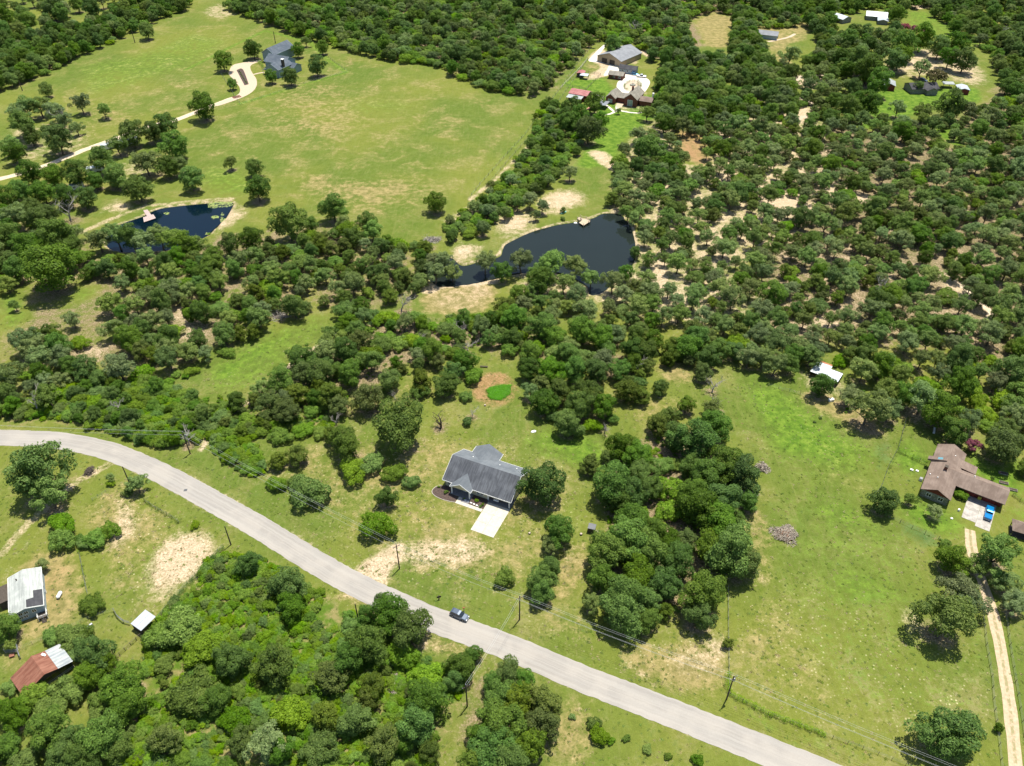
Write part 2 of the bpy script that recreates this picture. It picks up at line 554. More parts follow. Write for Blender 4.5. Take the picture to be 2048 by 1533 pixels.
    ('lush', .6, 3, [(1450, 1390), (1560, 1430), (1750, 1510), (1740, 1533), (1540, 1470), (1440, 1410)]),
    # brown house yard
    ('lush', .85, 4, [(1800, 870), (1860, 880), (1850, 960), (1780, 950)]),
    ('lush', .8, 4, [(1780, 990), (1850, 1000), (1930, 1020), (1930, 1090), (1850, 1070), (1780, 1020)]),
    ('lush', .9, 4, [(1940, 900), (2060, 920), (2060, 1000), (1990, 980), (1930, 930)]),
    ('lush', .8, 4, [(2020, 1000), (2060, 1000), (2060, 1060), (2000, 1060)]),
    ('sand', .7, 1.5, [(1928, 1050), (1952, 1055), (1950, 1100), (1965, 1140), (1940, 1130), (1928, 1090)]),
    # compound
    ('lush', .95, 4, [(1120, 165), (1200, 150), (1240, 190), (1330, 190), (1330, 230), (1290, 250), (1250, 280), (1230, 330), (1150, 340), (1180, 280), (1170, 200)]),
    ('sand', 1, 2, [(1175, 118), (1205, 92), (1215, 110), (1210, 126), (1235, 128), (1260, 130), (1268, 148), (1240, 150), (1200, 155), (1175, 152), (1190, 145), (1205, 135)]),
    ('sand', .9, 2, [(1255, 100), (1275, 98), (1275, 130), (1255, 128)]),
    ('sand', .8, 2, [(1160, 160), (1200, 140), (1210, 155), (1190, 160)]),
    ('dry', .5, 3, [(1168, 122), (1210, 130), (1190, 145), (1170, 142)]),
    ('sand', .85, 2, [(1270, 98), (1330, 112), (1335, 120), (1290, 115)]),
    ('sand', .5, 3, [(1225, 180), (1300, 180), (1300, 225), (1225, 225)]),
    # top-right clearings
    ('lush', .9, 4, [(1720, 200), (1760, 180), (1960, 175), (1965, 205), (1870, 220), (1780, 245), (1730, 245)]),
    ('lush', .55, 4, [(1800, 22), (1860, 22), (1905, 45), (1970, 92), (1940, 100), (1880, 85), (1810, 50)]),
    ('sand', .8, 2, [(1820, 8), (1860, 6), (1860, 18), (1825, 20)]),
    ('sand', .6, 6, [(1750, 120), (1850, 90), (1960, 120), (1990, 170), (1950, 175), (1850, 150), (1780, 160)]),
    ('sand', .7, 4, [(1580, 150), (1620, 150), (1700, 165), (1690, 180), (1590, 180)]),
    ('lush', .8, 3, [(1840, 245), (1900, 250), (1935, 290), (1920, 300), (1870, 270)]),
    ('lush', .8, 3, [(1950, 300), (1990, 305), (1990, 335), (1955, 330)]),
    ('lush', .7, 3, [(1700, 235), (1760, 240), (1750, 262), (1705, 258)]),
    # left meadow
    ('dry', .27, 14, [(0, 200), (380, 40), (460, 30), (700, 100), (1070, 200), (900, 440), (620, 400), (500, 420), (360, 380), (200, 300), (0, 340)]),
    ('dry', .55, 8, [(600, 330), (740, 360), (860, 330), (870, 400), (760, 440), (640, 410), (560, 390)]),
    ('dry', .45, 10, [(560, 150), (700, 160), (760, 250), (640, 300), (500, 260)]),
    ('lush', .45, 10, [(520, 180), (620, 200), (800, 190), (900, 220), (760, 240), (640, 230)]),
    ('lush', .55, 6, [(380, 330), (480, 330), (560, 380), (480, 400), (400, 390)]),
    ('lush', .5, 8, [(150, 130), (260, 110), (380, 60), (480, 80), (400, 130), (260, 180), (150, 200)]),
    ('dry', .4, 8, [(120, 190), (250, 200), (360, 220), (300, 260), (150, 260)]),
    ('red', .45, 3, [(682, 118), (705, 112), (715, 138), (695, 138)]),
    ('sand', .35, 3, [(682, 118), (705, 112), (715, 138), (695, 138)]),
    ('sand', .5, 2, [(610, 375), (628, 370), (640, 382), (620, 388)]),
    ('sand', .5, 5, [(410, 10), (455, 5), (480, 30), (450, 42), (400, 30)]),
    ('sand', .4, 5, [(300, 60), (350, 38), (355, 46), (270, 75), (120, 135), (0, 185), (0, 175), (100, 130)]),
    ('sand', .55, 3, [(370, 420), (480, 400), (500, 430), (440, 470), (410, 480), (430, 440)]),
    ('sand', .5, 3, [(225, 395), (300, 415), (290, 430), (190, 430)]),
    ('sand', .45, 6, [(220, 320), (320, 300), (330, 350), (230, 380)]),
    ('sand', .4, 6, [(0, 250), (120, 240), (200, 250), (180, 300), (60, 340), (0, 330)]),
    ('lush', .6, 3, [(0, 575), (40, 570), (60, 640), (0, 670)]),
    ('lush', .5, 3, [(120, 560), (200, 575), (190, 600), (120, 610)]),
    ('sand', .5, 2, [(155, 600), (180, 598), (180, 612), (158, 615)]),
    ('lush', .5, 5, [(395, 760), (430, 705), (560, 640), (640, 612), (680, 650), (580, 740), (470, 800), (410, 800)]),
    ('lush', .6, 3, [(420, 730), (520, 680), (620, 640), (640, 650), (560, 700), (450, 770), (410, 780)]),
    ('sand', .5, 4, [(330, 600), (420, 590), (420, 700), (360, 720), (340, 650)]),
    ('sand', .45, 4, [(120, 680), (230, 670), (230, 730), (160, 750)]),
    ('lush', .6, 6, [(0, 900), (60, 900), (150, 930), (100, 980), (0, 1000)]),
    ('lush', .5, 4, [(90, 1000), (180, 980), (160, 1010), (60, 1090)]),
    ('lush', .7, 4, [(180, 1250), (260, 1250), (250, 1290), (200, 1290)]),
]
for ch, s, br, poly in GROUND:
    paint(ch, s, br, poly)
GP = [(970, 778), (992, 771), (1022, 770), (1020, 789), (1000, 800), (978, 798)]
for ch in ('red', 'sand', 'dry', 'litter', 'weed'):
    fade(ch, 1, .8, GP)
OC = [(1352, 256), (1402, 255), (1424, 290), (1418, 336), (1368, 326), (1352, 300)]
for ch in ('sand', 'litter'):
    fade(ch, .95, 3, OC)
CH['red'] = np.maximum(CH['red'], pmask(OC, 4) * .62)
CH['dry'] = np.maximum(CH['dry'], pmask(OC, 4) * .95)
# worn lines
paint_line('sand', .55, 2.0, [(0, 1110), (40, 1065), (100, 1005), (160, 960), (232, 922)], 1.5)
paint_line('sand', .35, 1.2, [(0, 1180), (30, 1110), (110, 1030), (180, 975)], 1.5)
paint_line('sand', .6, 1.0, [(400, 900), (440, 850), (500, 800), (560, 745), (640, 690)], 1.5)
paint_line('sand', .5, 2, [(150, 470), (220, 440), (290, 412), (420, 400), (465, 398)], 2)
paint_line('sand', .5, 1.5, [(1120, 240), (1050, 300), (990, 360), (940, 400)], 2)
paint_line('lush', .35, 4, [(1190, 95), (1120, 190), (1060, 260), (1000, 320), (950, 390)], 3)
paint_line('lush', .6, 2, [(372, 140), (470, 90), (530, 62), (620, 85), (655, 120), (693, 145), (600, 172), (480, 208)], 3)
for q in ([(300, 85), (420, 150), (465, 190)], [(175, 135), (255, 190)], [(360, 95), (375, 185)]):
    paint_line('lush', .3, .6, q, 1)
for k in range(9):                # mower passes along the right side of the far meadow
    o = k * 7
    paint_line('dry', .28, .8, [(1060 - o, 215 + o * .6), (960 - o, 330 + o * .2), (900 - o, 400)], 1)
for k in range(7):
    paint_line('dry', .22, .8, [(1500 + k * 26, 740 + k * 20), (1560 + k * 30, 810 + k * 18), (1700 + k * 14, 890 + k * 22)], 1)
for k in range(12):
    paint_line('blue', .22, .8, [(1490, 1100 + k * 22), (1620, 1160 + k * 22), (1800, 1260 + k * 20), (1960, 1320 + k * 16)], 1)
ROAD_T = [(-60, 862), (0, 863), (125, 869), (212, 885), (287, 912), (362, 947), (450, 993), (511, 1028), (615, 1088), (719, 1151), (802, 1192), (887, 1229), (1023, 1279), (1149, 1331), (1274, 1379), (1399, 1426), (1535, 1481), (1658, 1532), (1780, 1584), (1950, 1660)]
ROAD_B = [(-60, 888), (0, 889), (100, 893), (200, 913), (250, 932), (325, 968), (425, 1026), (512, 1075), (627, 1150), (749, 1209), (862, 1256), (1023, 1315), (1124, 1361), (1249, 1411), (1374, 1462), (1535, 1525), (1630, 1563), (1740, 1610), (1900, 1680)]
paint_line('sand', .42, 1.2, ROAD_T, 1.2)
paint_line('sand', .42, 1.2, ROAD_B, 1.2)

POND_R = [(850, 532), (862, 518), (900, 514), (925, 531), (965, 521), (1000, 512), (1012, 488), (1062, 464), (1112, 450), (1150, 444), (1186, 436), (1208, 426), (1240, 428), (1262, 455), (1272, 500), (1264, 530), (1232, 560), (1204, 585), (1180, 590), (1172, 570), (1120, 545), (1080, 548), (1040, 545), (1006, 552), (950, 566), (880, 574), (856, 556)]
POND_L = [(208, 478), (222, 458), (252, 444), (284, 433), (308, 421), (332, 415), (384, 409), (430, 405), (455, 402), (466, 406), (462, 418), (450, 436), (430, 456), (408, 474), (380, 488), (330, 500), (260, 505), (220, 498)]
pm = np.maximum(pmask(POND_R, 1.3), pmask(POND_L, 1.3))
GZ = -2.0 * np.clip(pm * 1.9 - .62, 0, 1)
np.maximum(CH['sand'], np.clip(1 - np.abs(pm - .3) * 3.4, 0, 1) * .7, out=CH['sand'])
CH['lush'] *= 1 - pm


def ground_material():
    m, nt, out = new_mat('meadow_ground')
    geo = nd(nt, 'ShaderNodeNewGeometry')
    pos = geo.outputs['Position']
    a1 = nd(nt, 'ShaderNodeAttribute', attribute_name='cover_a')
    a2 = nd(nt, 'ShaderNodeAttribute', attribute_name='cover_b')
    s1 = nd(nt, 'ShaderNodeSeparateColor')
    s2 = nd(nt, 'ShaderNodeSeparateColor')
    lk(nt, a1.outputs['Color'], s1.inputs[0])
    lk(nt, a2.outputs['Color'], s2.inputs[0])
    sand, lush, dry, litter = s1.outputs[0], s1.outputs[1], s1.outputs[2], a1.outputs['Alpha']
    speck, weed, red, blue = s2.outputs[0], s2.outputs[1], s2.outputs[2], a2.outputs['Alpha']
    nL = noise(nt, pos, 0.016, 3, .5, .4)
    nM = noise(nt, pos, 0.07, 4, .6, .6)
    nS = noise(nt, pos, 0.35, 4, .65)
    nF = noise(nt, pos, 1.7, 4, .75)
    nX = noise(nt, pos, 5.5, 2, .7)
    mp = nd(nt, 'ShaderNodeMapping')
    mp.inputs['Rotation'].default_value = (0, 0, math.radians(38))
    mp.inputs['Scale'].default_value = (0.9, 0.06, 1)
    lk(nt, pos, mp.inputs['Vector'])
    nW = noise(nt, mp.outputs[0], 1.0, 3, .6)

    def cut(att, w, n=nS, n2=nM):      # noisy edged mask
        t = mth(nt, 'ADD', mth(nt, 'MULTIPLY', mth(nt, 'SUBTRACT', n, .5), w), mth(nt, 'MULTIPLY', mth(nt, 'SUBTRACT', n2, .5), w))
        t = mth(nt, 'ADD', t, mth(nt, 'MULTIPLY', mth(nt, 'SUBTRACT', nF, .5), w * .8))
        gate = mth(nt, 'MULTIPLY', att, 4.0, clamp=True)
        return mth(nt, 'MULTIPLY', ramp(nt, mth(nt, 'ADD', att, t), .28, .72), gate)
    g = mixc(nt, ramp(nt, nL, .36, .64), (.148, .168, .030), (.092, .136, .020))
    g = mixc(nt, mth(nt, 'MULTIPLY', ramp(nt, nM, .45, .68), .5), g, (.195, .185, .050))
    g = mixc(nt, mth(nt, 'MULTIPLY', ramp(nt, nW, .5, .72), .32), g, (.20, .20, .065))
    sx_ = nd(nt, 'ShaderNodeSeparateXYZ')
    lk(nt, pos, sx_.inputs[0])
    cu, su = math.cos(math.radians(70)), math.sin(math.radians(70))
    uu = mth(nt, 'SUBTRACT', mth(nt, 'MULTIPLY', sx_.outputs[0], su * .9), mth(nt, 'MULTIPLY', sx_.outputs[1], cu * .9))
    vv = mth(nt, 'ADD', mth(nt, 'MULTIPLY', sx_.outputs[0], cu * .012), mth(nt, 'MULTIPLY', sx_.outputs[1], su * .012))
    cb_ = nd(nt, 'ShaderNodeCombineXYZ')
    lk(nt, uu, cb_.inputs[0])
    lk(nt, vv, cb_.inputs[1])
    nQ = noise(nt, cb_.outputs[0], 1.0, 2, .5)
    g = mixc(nt, mth(nt, 'MULTIPLY', ramp(nt, nQ, .42, .62), mth(nt, 'MULTIPLY', ramp(nt, nL, .4, .6), .38)), g, (.13, .155, .035))
    g = mixc(nt, mth(nt, 'MULTIPLY', ramp(nt, nS, .50, .70), .5), g, (.082, .118, .028))
    nT = noise(nt, pos, 0.8, 5, .7, .8)
    g = mixc(nt, mth(nt, 'MULTIPLY', ramp(nt, mth(nt, 'ADD', nT, mth(nt, 'MULTIPLY', mth(nt, 'SUBTRACT', nM, .5), .7)), .50, .72), mth(nt, 'ADD', .22, mth(nt, 'MULTIPLY', speck, .5))), g, (.31, .265, .14))
    g = mixc(nt, mth(nt, 'MULTIPLY', ramp(nt, nF, .54, .72), .55), g, (.055, .09, .018))
    g = mixc(nt, cut(lush, .7), g, mixc(nt, ramp(nt, nS, .35, .65), (.072, .145, .014), (.125, .195, .024)))
    g = mixc(nt, cut(blue, .6), g, mixc(nt, ramp(nt, nS, .35, .65), (.052, .112, .034), (.09, .14, .04)))
    g = mixc(nt, mth(nt, 'MULTIPLY', cut(dry, .9), .8), g, mixc(nt, ramp(nt, nS, .35, .65), (.21, .172, .070), (.30, .235, .105)))
    g = mixc(nt, mth(nt, 'MULTIPLY', cut(red, .7), .75), g, mixc(nt, ramp(nt, nF, .35, .65), (.25, .135, .065), (.34, .20, .11)))
    g = mixc(nt, cut(weed, .8), g, mixc(nt, ramp(nt, nS, .4, .62), (.085, .145, .016), (.19, .17, .065)))
    lit = mixc(nt, ramp(nt, nF, .35, .65), (.115, .082, .05), (.30, .225, .15))
    g = mixc(nt, mth(nt, 'MULTIPLY', cut(litter, .9), .85), g, lit)
    sn = mixc(nt, ramp(nt, nF, .3, .7), (.34, .25, .155), (.53, .43, .30))
    g = mixc(nt, cut(sand, .58), g, sn)
    # scattered pale tufts and dark specks
    vo = nd(nt, 'ShaderNodeTexVoronoi')
    vo.inputs['Scale'].default_value = 1.15
    lk(nt, pos, vo.inputs['Vector'])
    vc = nd(nt, 'ShaderNodeSeparateColor')
    lk(nt, vo.outputs['Color'], vc.inputs[0])
    dot = mth(nt, 'MULTIPLY', ramp(nt, vo.outputs['Distance'], .34, .12), mth(nt, 'GREATER_THAN', vc.outputs[0], .6))
    sp = mth(nt, 'MULTIPLY', dot, mth(nt, 'ADD', mth(nt, 'MULTIPLY', speck, .75), mth(nt, 'MULTIPLY', mth(nt, 'MULTIPLY', ramp(nt, nM, .5, .7), .35), mth(nt, 'SUBTRACT', 1.0, litter))))
    g = mixc(nt, sp, g, mixc(nt, mth(nt, 'GREATER_THAN', vc.outputs[1], mth(nt, 'ADD', .62, mth(nt, 'MULTIPLY', sand, -.5))), (.50, .45, .27), (.085, .085, .03)))
    g = mixc(nt, 1.0, g, mixc(nt, nX, (.60, .60, .60), (1.38, 1.38, 1.38)), 'MULTIPLY')
    g = mixc(nt, 1.0, g, mixc(nt, nF, (.62, .62, .62), (1.36, 1.36, 1.36)), 'MULTIPLY')
    g = mixc(nt, 1.0, g, mixc(nt, ramp(nt, nS, .3, .7), (.84, .86, .80), (1.12, 1.10, 1.10)), 'MULTIPLY')
    bsdf(nt, out, g, .95, 0, .1, bump=mth(nt, 'ADD', nF, mth(nt, 'MULTIPLY', nX, .5)), bstr=.55, bdist=.35)
    return m


def flush_ground():
    ys, xs = np.meshgrid(gy, gx, indexing='ij')
    co = np.stack([xs.ravel(), ys.ravel(), GZ.ravel()], 1)
    idx = np.arange(gnx * gny).reshape(gny, gnx)
    q = np.stack([idx[:-1, :-1], idx[:-1, 1:], idx[1:, 1:], idx[1:, :-1]], -1).reshape(-1, 4)
    BIG = 6000.0
    n0 = len(co)
    ring = np.array([[-BIG, -BIG, 0], [BIG, -BIG, 0], [BIG, BIG, 0], [-BIG, BIG, 0]], float)
    co = np.vstack([co, ring])
    c = [0, gnx - 1, gnx * gny - 1, gnx * (gny - 1)]
    q2 = [(n0, n0 + 1, c[1], c[0]), (n0 + 1, n0 + 2, c[2], c[1]), (n0 + 2, n0 + 3, c[3], c[2]), (n0 + 3, n0, c[0], c[3])]
    q = np.vstack([q, np.array(q2)])
    me = bpy.data.meshes.new('ground')
    me.vertices.add(len(co))
    me.vertices.foreach_set('co', co.astype(np.float32).ravel())
    me.loops.add(len(q) * 4)
    me.loops.foreach_set('vertex_index', q.astype(np.int32).ravel())
    me.polygons.add(len(q))
    me.polygons.foreach_set('loop_start', np.arange(0, len(q) * 4, 4, dtype=np.int32))
    me.update(calc_edges=True)
    for nm, ks in (('cover_a', ('sand', 'lush', 'dry', 'litter')), ('cover_b', ('speck', 'weed', 'red', 'blue'))):
        at = me.attributes.new(nm, 'FLOAT_COLOR', 'POINT')
        d = np.stack([CH[k].ravel() for k in ks], 1)
        d = np.vstack([d, np.tile([[0, 0, .2, .6]] if nm == 'cover_a' else [[0, 0.3, 0, 0]], (4, 1))])
        at.data.foreach_set('color', d.astype(np.float32).ravel())
    me.materials.append(ground_material())
    o = bpy.data.objects.new('ground', me)
    link(o)
    tag(o, 'mown green and straw coloured meadow ground with bare sandy patches', None, None, 'structure')
    print('ground', len(co))


def road_material():
    m, nt, out = new_mat('road_asphalt')
    uv = nd(nt, 'ShaderNodeUVMap')
    uv.uv_map = 'UVMap'
    sp = nd(nt, 'ShaderNodeSeparateXYZ')
    lk(nt, uv.outputs[0], sp.inputs[0])
    pos = nd(nt, 'ShaderNodeNewGeometry').outputs['Position']
    mp = nd(nt, 'ShaderNodeMapping')
    mp.inputs['Scale'].default_value = (1.6, .035, 1)
    lk(nt, uv.outputs[0], mp.inputs['Vector'])
    st = noise(nt, mp.outputs[0], 1.0, 4, .6)
    c = mixc(nt, ramp(nt, st, .35, .65), (.265, .245, .22), (.315, .295, .265))
    seam = ramp(nt, mth(nt, 'ABSOLUTE', mth(nt, 'SUBTRACT', sp.outputs[0], 3.45)), .14, .05)
    c = mixc(nt, mth(nt, 'MULTIPLY', seam, mth(nt, 'MULTIPLY', ramp(nt, st, .4, .55), .35)), c, (.15, .14, .13))
    n1 = noise(nt, pos, .12, 3, .5)
    c = mixc(nt, mth(nt, 'MULTIPLY', ramp(nt, n1, .42, .6), .5), c, (.36, .33, .29))
    w = mth(nt, 'SINE', mth(nt, 'MULTIPLY', sp.outputs[0], 2 * math.pi / 3.7))
    c = mixc(nt, mth(nt, 'MULTIPLY', ramp(nt, w, .1, 1.0), .2), c, (.24, .23, .215))
    nf = noise(nt, pos, 2.5, 4, .75)
    c = mixc(nt, 1.0, c, mixc(nt, nf, (.86, .86, .86), (1.1, 1.1, 1.1)), 'MULTIPLY')
    # fine cracks and tar lines
    vo = nd(nt, 'ShaderNodeTexVoronoi', feature='DISTANCE_TO_EDGE')
    vo.inputs['Scale'].default_value = .16
    lk(nt, pos, vo.inputs['Vector'])
    cr = mth(nt, 'MULTIPLY', ramp(nt, vo.outputs['Distance'], .012, .004), mth(nt, 'MULTIPLY', ramp(nt, n1, .5, .6), .5))
    bsdf(nt, out, c, .85, 0, .25)
    return m


M_ROAD = road_material()
tl = [Vector((*P(*p), 0)) for p in ROAD_T]
bl = [Vector((*P(*p), 0)) for p in ROAD_B]


def even(pts, n):
    pts = resample(pts, 1.0)
    d = [0]
    for a, b in zip(pts[:-1], pts[1:]):
        d.append(d[-1] + (b - a).length)
    out = []
    j = 0
    for i in range(n):
        t = d[-1] * i / (n - 1)
        while j < len(d) - 2 and d[j + 1] < t:
            j += 1
        f = (t - d[j]) / max(1e-6, d[j + 1] - d[j])
        out.append(pts[j].lerp(pts[j + 1], min(1, max(0, f))))
    return out


tl, bl = even(tl, 260), even(bl, 260)
cl = [(a + b) / 2 for a, b in zip(tl, bl)]
for _ in range(6):
    cl = [cl[0]] + [(cl[i - 1] + cl[i] * 2 + cl[i + 1]) / 4 for i in range(1, len(cl) - 1)] + [cl[-1]]
Lr, Rr_ = offset_line(cl, 6.9)
ROAD_CL = cl
road = bpy.data.objects.new('road', ribbon_mesh('road', Lr, Rr_, .05, M_ROAD, 6, .13))
link(road)
tag(road, 'pale worn asphalt country road curving across the lower half', None, None, 'structure')
patch_m = simple('asphalt_patch', (.09, .095, .10), .7, 0, .1, 4)
x, y = P(371, 981)
b = MB().prism([(x - .45, y - .5, .051), (x + .5, y - .35, .051), (x + .45, y + .5, .051), (x - .4, y + .4, .051)], (0, 0, .02))
tag(part('manhole_cover', b, patch_m), 'small dark square patch in the asphalt at the road curve', 'cover')

M_TRACK = None


def track_material():
    m, nt, out = new_mat('sandy_track')
    uv = nd(nt, 'ShaderNodeUVMap')
    uv.uv_map = 'UVMap'
    pos = nd(nt, 'ShaderNodeNewGeometry').outputs['Position']
    n1 = noise(nt, pos, .9, 4, .7)
    c = mixc(nt, ramp(nt, n1, .3, .7), (.45, .355, .25), (.60, .50, .37))
    bsdf(nt, out, c, .95, 0, .1)
    return m


def rut_material():
    m, nt, out = new_mat('two_rut_track')
    uv = nd(nt, 'ShaderNodeUVMap')
    uv.uv_map = 'UVMap'
    sp = nd(nt, 'ShaderNodeSeparateXYZ')
    lk(nt, uv.outputs[0], sp.inputs[0])
    pos = nd(nt, 'ShaderNodeNewGeometry').outputs['Position']
    n1 = noise(nt, pos, 1.2, 4, .7)
    c = mixc(nt, ramp(nt, n1, .3, .7), (.37, .28, .18), (.48, .38, .26))
    mid = ramp(nt, mth(nt, 'ABSOLUTE', mth(nt, 'SUBTRACT', sp.outputs[0], 1.35)), .45, .2)
    gr = mth(nt, 'MULTIPLY', mid, ramp(nt, mth(nt, 'ADD', noise(nt, pos, .8, 3, .6), mth(nt, 'MULTIPLY', sp.outputs[1], -.0015)), .30, .5))
    c = mixc(nt, mth(nt, 'MULTIPLY', gr, .75), c, (.2, .19, .08))
    bsdf(nt, out, c, .95, 0, .1)
    return m


def path(name, px, w, mat, z, label, jit=.25):
    pts = resample([P(*p) for p in px], 3.0)
    L_, R_ = offset_line(pts, w)
    o = bpy.data.objects.new(name, ribbon_mesh(name, L_, R_, z, mat, 4, jit))
    link(o)
    return tag(o, label, None, None, 'structure')


M_TRACK = track_material()
M_RUT = rut_material()
path('dirt_track', [(-40, 365), (0, 358), (50, 345), (95, 330), (140, 312), (180, 296), (240, 275), (300, 253), (352, 240), (400, 222), (435, 208), (468, 196)], 4.2, M_TRACK, .03, 'pale sandy track crossing the far left meadow')
path('driveway_track', [(1940, 1060), (1942, 1090), (1952, 1130), (1965, 1165), (1978, 1200), (1993, 1260), (2008, 1340), (2020, 1420), (2032, 1533), (2040, 1620)], 2.7, M_RUT, .03, 'pale two rut sand driveway at the right edge', .15)
flush_road_done = True


def sheet(name, px, z, mat, label, parent=None, kind='structure'):
    pts = resample([P(*p) for p in px] + [P(*px[0])], 1.5)[:-1]
    me = bpy.data.meshes.new(name)
    me.from_pydata([(p.x, p.y, z) for p in pts], [], [tuple(range(len(pts)))])
    me.materials.append(mat)
    me.update()
    if me.polygons[0].normal.z < 0:
        me.flip_normals()
    o = bpy.data.objects.new(name, me)
    link(o, parent)
    if not parent:
        tag(o, label, None, None, kind)
    return o


def water_material(name, col, rough=.04, spec=.5):
    m, nt, out = new_mat(name)
    pos = nd(nt, 'ShaderNodeNewGeometry').outputs['Position']
    n = noise(nt, pos, .5, 3, .5)
    c = mixc(nt, noise(nt, pos, .06, 2, .5), col, tuple(v * 1.25 for v in col))
    b = bsdf(nt, out, c, rough, 0, spec, bump=n, bstr=.06, bdist=.02)
    return m


def grow(poly, k):
    cx = sum(p[0] for p in poly) / len(poly)
    cy = sum(p[1] for p in poly) / len(poly)
    return [(cx + (p[0] - cx) * k, cy + (p[1] - cy) * k) for p in poly]


sheet('pond_water', grow(POND_R, 1.0), -.30, water_material('slate_water', (.012, .017, .015), .06, .2), 'dark slate grey pond with a wooden deck on its far bank')
sheet('pond_water', grow(POND_L, 1.0), -.30, water_material('deep_blue_water', (.001, .006, .012), .06, .25), 'deep blue pond at the edge of the far left meadow')
# concrete loop drive and other flat paving of the far houses
M_PALE = simple('pale_concrete', (.60, .55, .47), .85, 0, .06, 1.5)
M_GRAVEL = simple('pale_gravel', (.46, .37, .27), .95, 0, .08, 2.0)


def W4(x, y, ox, oy, k=4.0):
    return (ox + x / k, oy + y / k)


def C3(x, y):
    return (1120 + x / 8.518, 70 + y / 8.518)


def B2(x, y):
    return (410 + x / 6.827, 50 + y / 6.829)


lp = [C3(*p) for p in ((985, 800), (1100, 740), (1280, 690), (1420, 715), (1530, 790), (1500, 900), (1410, 1010), (1330, 1040), (1100, 1010), (1000, 960), (965, 880))]
sheet('loop_driveway', lp, .03, M_PALE, 'pale oval drive behind the red brick house')
sheet('court', [C3(*p) for p in ((770, 640), (800, 600), (860, 500), (1020, 500), (1010, 560), (1120, 590), (1280, 640), (1290, 700), (1110, 730), (1000, 640), (760, 700))], .026, M_PALE, 'pale paved court between the far outbuildings')
sheet('shop_apron', [C3(*p) for p in ((480, 430), (720, 190), (790, 170), (640, 400), (770, 430), (760, 480), (500, 455))], .022, M_PALE, 'white concrete apron beside the big grey workshop roof')
sheet('shop_apron', [C3(*p) for p in ((1120, 270), (1160, 220), (1240, 250), (1210, 330), (1180, 480), (1080, 460))], .022, M_GRAVEL, 'pale gravel yard right of the big grey workshop roof')
for q, w, lb in (([(480, 965), (600, 1010), (725, 1055), (715, 1110), (760, 1180), (840, 1240), (920, 1310)], 1.5, 'pale curving garden path left of the brick house'), ([(760, 1365), (850, 1350), (930, 1315), (985, 1280), (1060, 1300), (1200, 1325), (1330, 1335), (1430, 1310)], 1.5, 'pale garden path along the lawn below the brick house'), ([(975, 1210), (980, 1285)], 2.0, 'short pale path from the brick patio to the lawn path')):
    path('garden_path', [C3(*p) for p in q], w, M_PALE, .034, lb, .05)
sheet('patio', [C3(*p) for p in ((950, 1210), (1010, 1120), (1085, 1130), (1050, 1240), (975, 1250))], .042, M_GRAVEL, 'tan patio between the two brick gables')
lp2 = [B2(*p) for p in ((320, 670), (370, 560), (500, 520), (760, 480), (770, 492), (640, 545), (620, 600), (660, 680), (700, 740), (705, 830), (640, 920), (480, 1005), (170, 1110), (150, 1080), (380, 990), (470, 930), (470, 850), (400, 770))]
sheet('turnaround_drive', lp2, .034, M_GRAVEL, 'pale gravel turnaround beside the blue grey farmhouse')
path('garden_path', [B2(660, 680), B2(740, 660), B2(810, 650)], 1.6, M_GRAVEL, .04, 'short pale path to the blue grey farmhouse', .05)
sheet('rear_court', [B2(*p) for p in ((1010, 350), (1150, 340), (1190, 420), (1110, 460), (1070, 395), (1020, 385))], .03, M_GRAVEL, 'pale court behind the blue grey farmhouse')
CLEAR_DISCS = []
# ------------------------------------------------------------------ TREES
def leaf_material(name, dark, light, hue=.02, sat=.12, val=.3, trans=.32):
    m, nt, out = new_mat(name)
    oi = nd(nt, 'ShaderNodeObjectInfo')
    at = nd(nt, 'ShaderNodeAttribute', attribute_name='tint')
    c = mixc(nt, at.outputs['Fac'], dark, light)
    hs = nd(nt, 'ShaderNodeHueSaturation')
    r = oi.outputs['Random']
    lk(nt, mth(nt, 'ADD', mth(nt, 'MULTIPLY', mth(nt, 'SUBTRACT', r, .5), hue * 2), .5), hs.inputs['Hue'])
    r2 = mth(nt, 'FRACT', mth(nt, 'MULTIPLY', r, 17.31))
    lk(nt, mth(nt, 'ADD', mth(nt, 'MULTIPLY', mth(nt, 'SUBTRACT', r2, .5), sat * 2), 1.0 - sat * .3), hs.inputs['Saturation'])
    r3 = mth(nt, 'FRACT', mth(nt, 'MULTIPLY', r, 71.7))
    lk(nt, mth(nt, 'ADD', mth(nt, 'MULTIPLY', mth(nt, 'SUBTRACT', r3, .5), val * 2), 1.0), hs.inputs['Value'])
    lk(nt, c, hs.inputs['Color'])
    b = nd(nt, 'ShaderNodeBsdfPrincipled')
    lk(nt, hs.outputs[0], b.inputs['Base Color'])
    b.inputs['Roughness'].default_value = .6
    b.inputs['Specular IOR Level'].default_value = .14
    t = nd(nt, 'ShaderNodeBsdfTranslucent')
    lk(nt, mixc(nt, 1.0, hs.outputs[0], (1.25, 1.35, .5), 'MULTIPLY'), t.inputs['Color'])
    mx = nd(nt, 'ShaderNodeMixShader')
    mx.inputs[0].default_value = trans
    lk(nt, b.outputs[0], mx.inputs[1])
    lk(nt, t.outputs[0], mx.inputs[2])
    lk(nt, mx.outputs[0], out.inputs['Surface'])
    return m


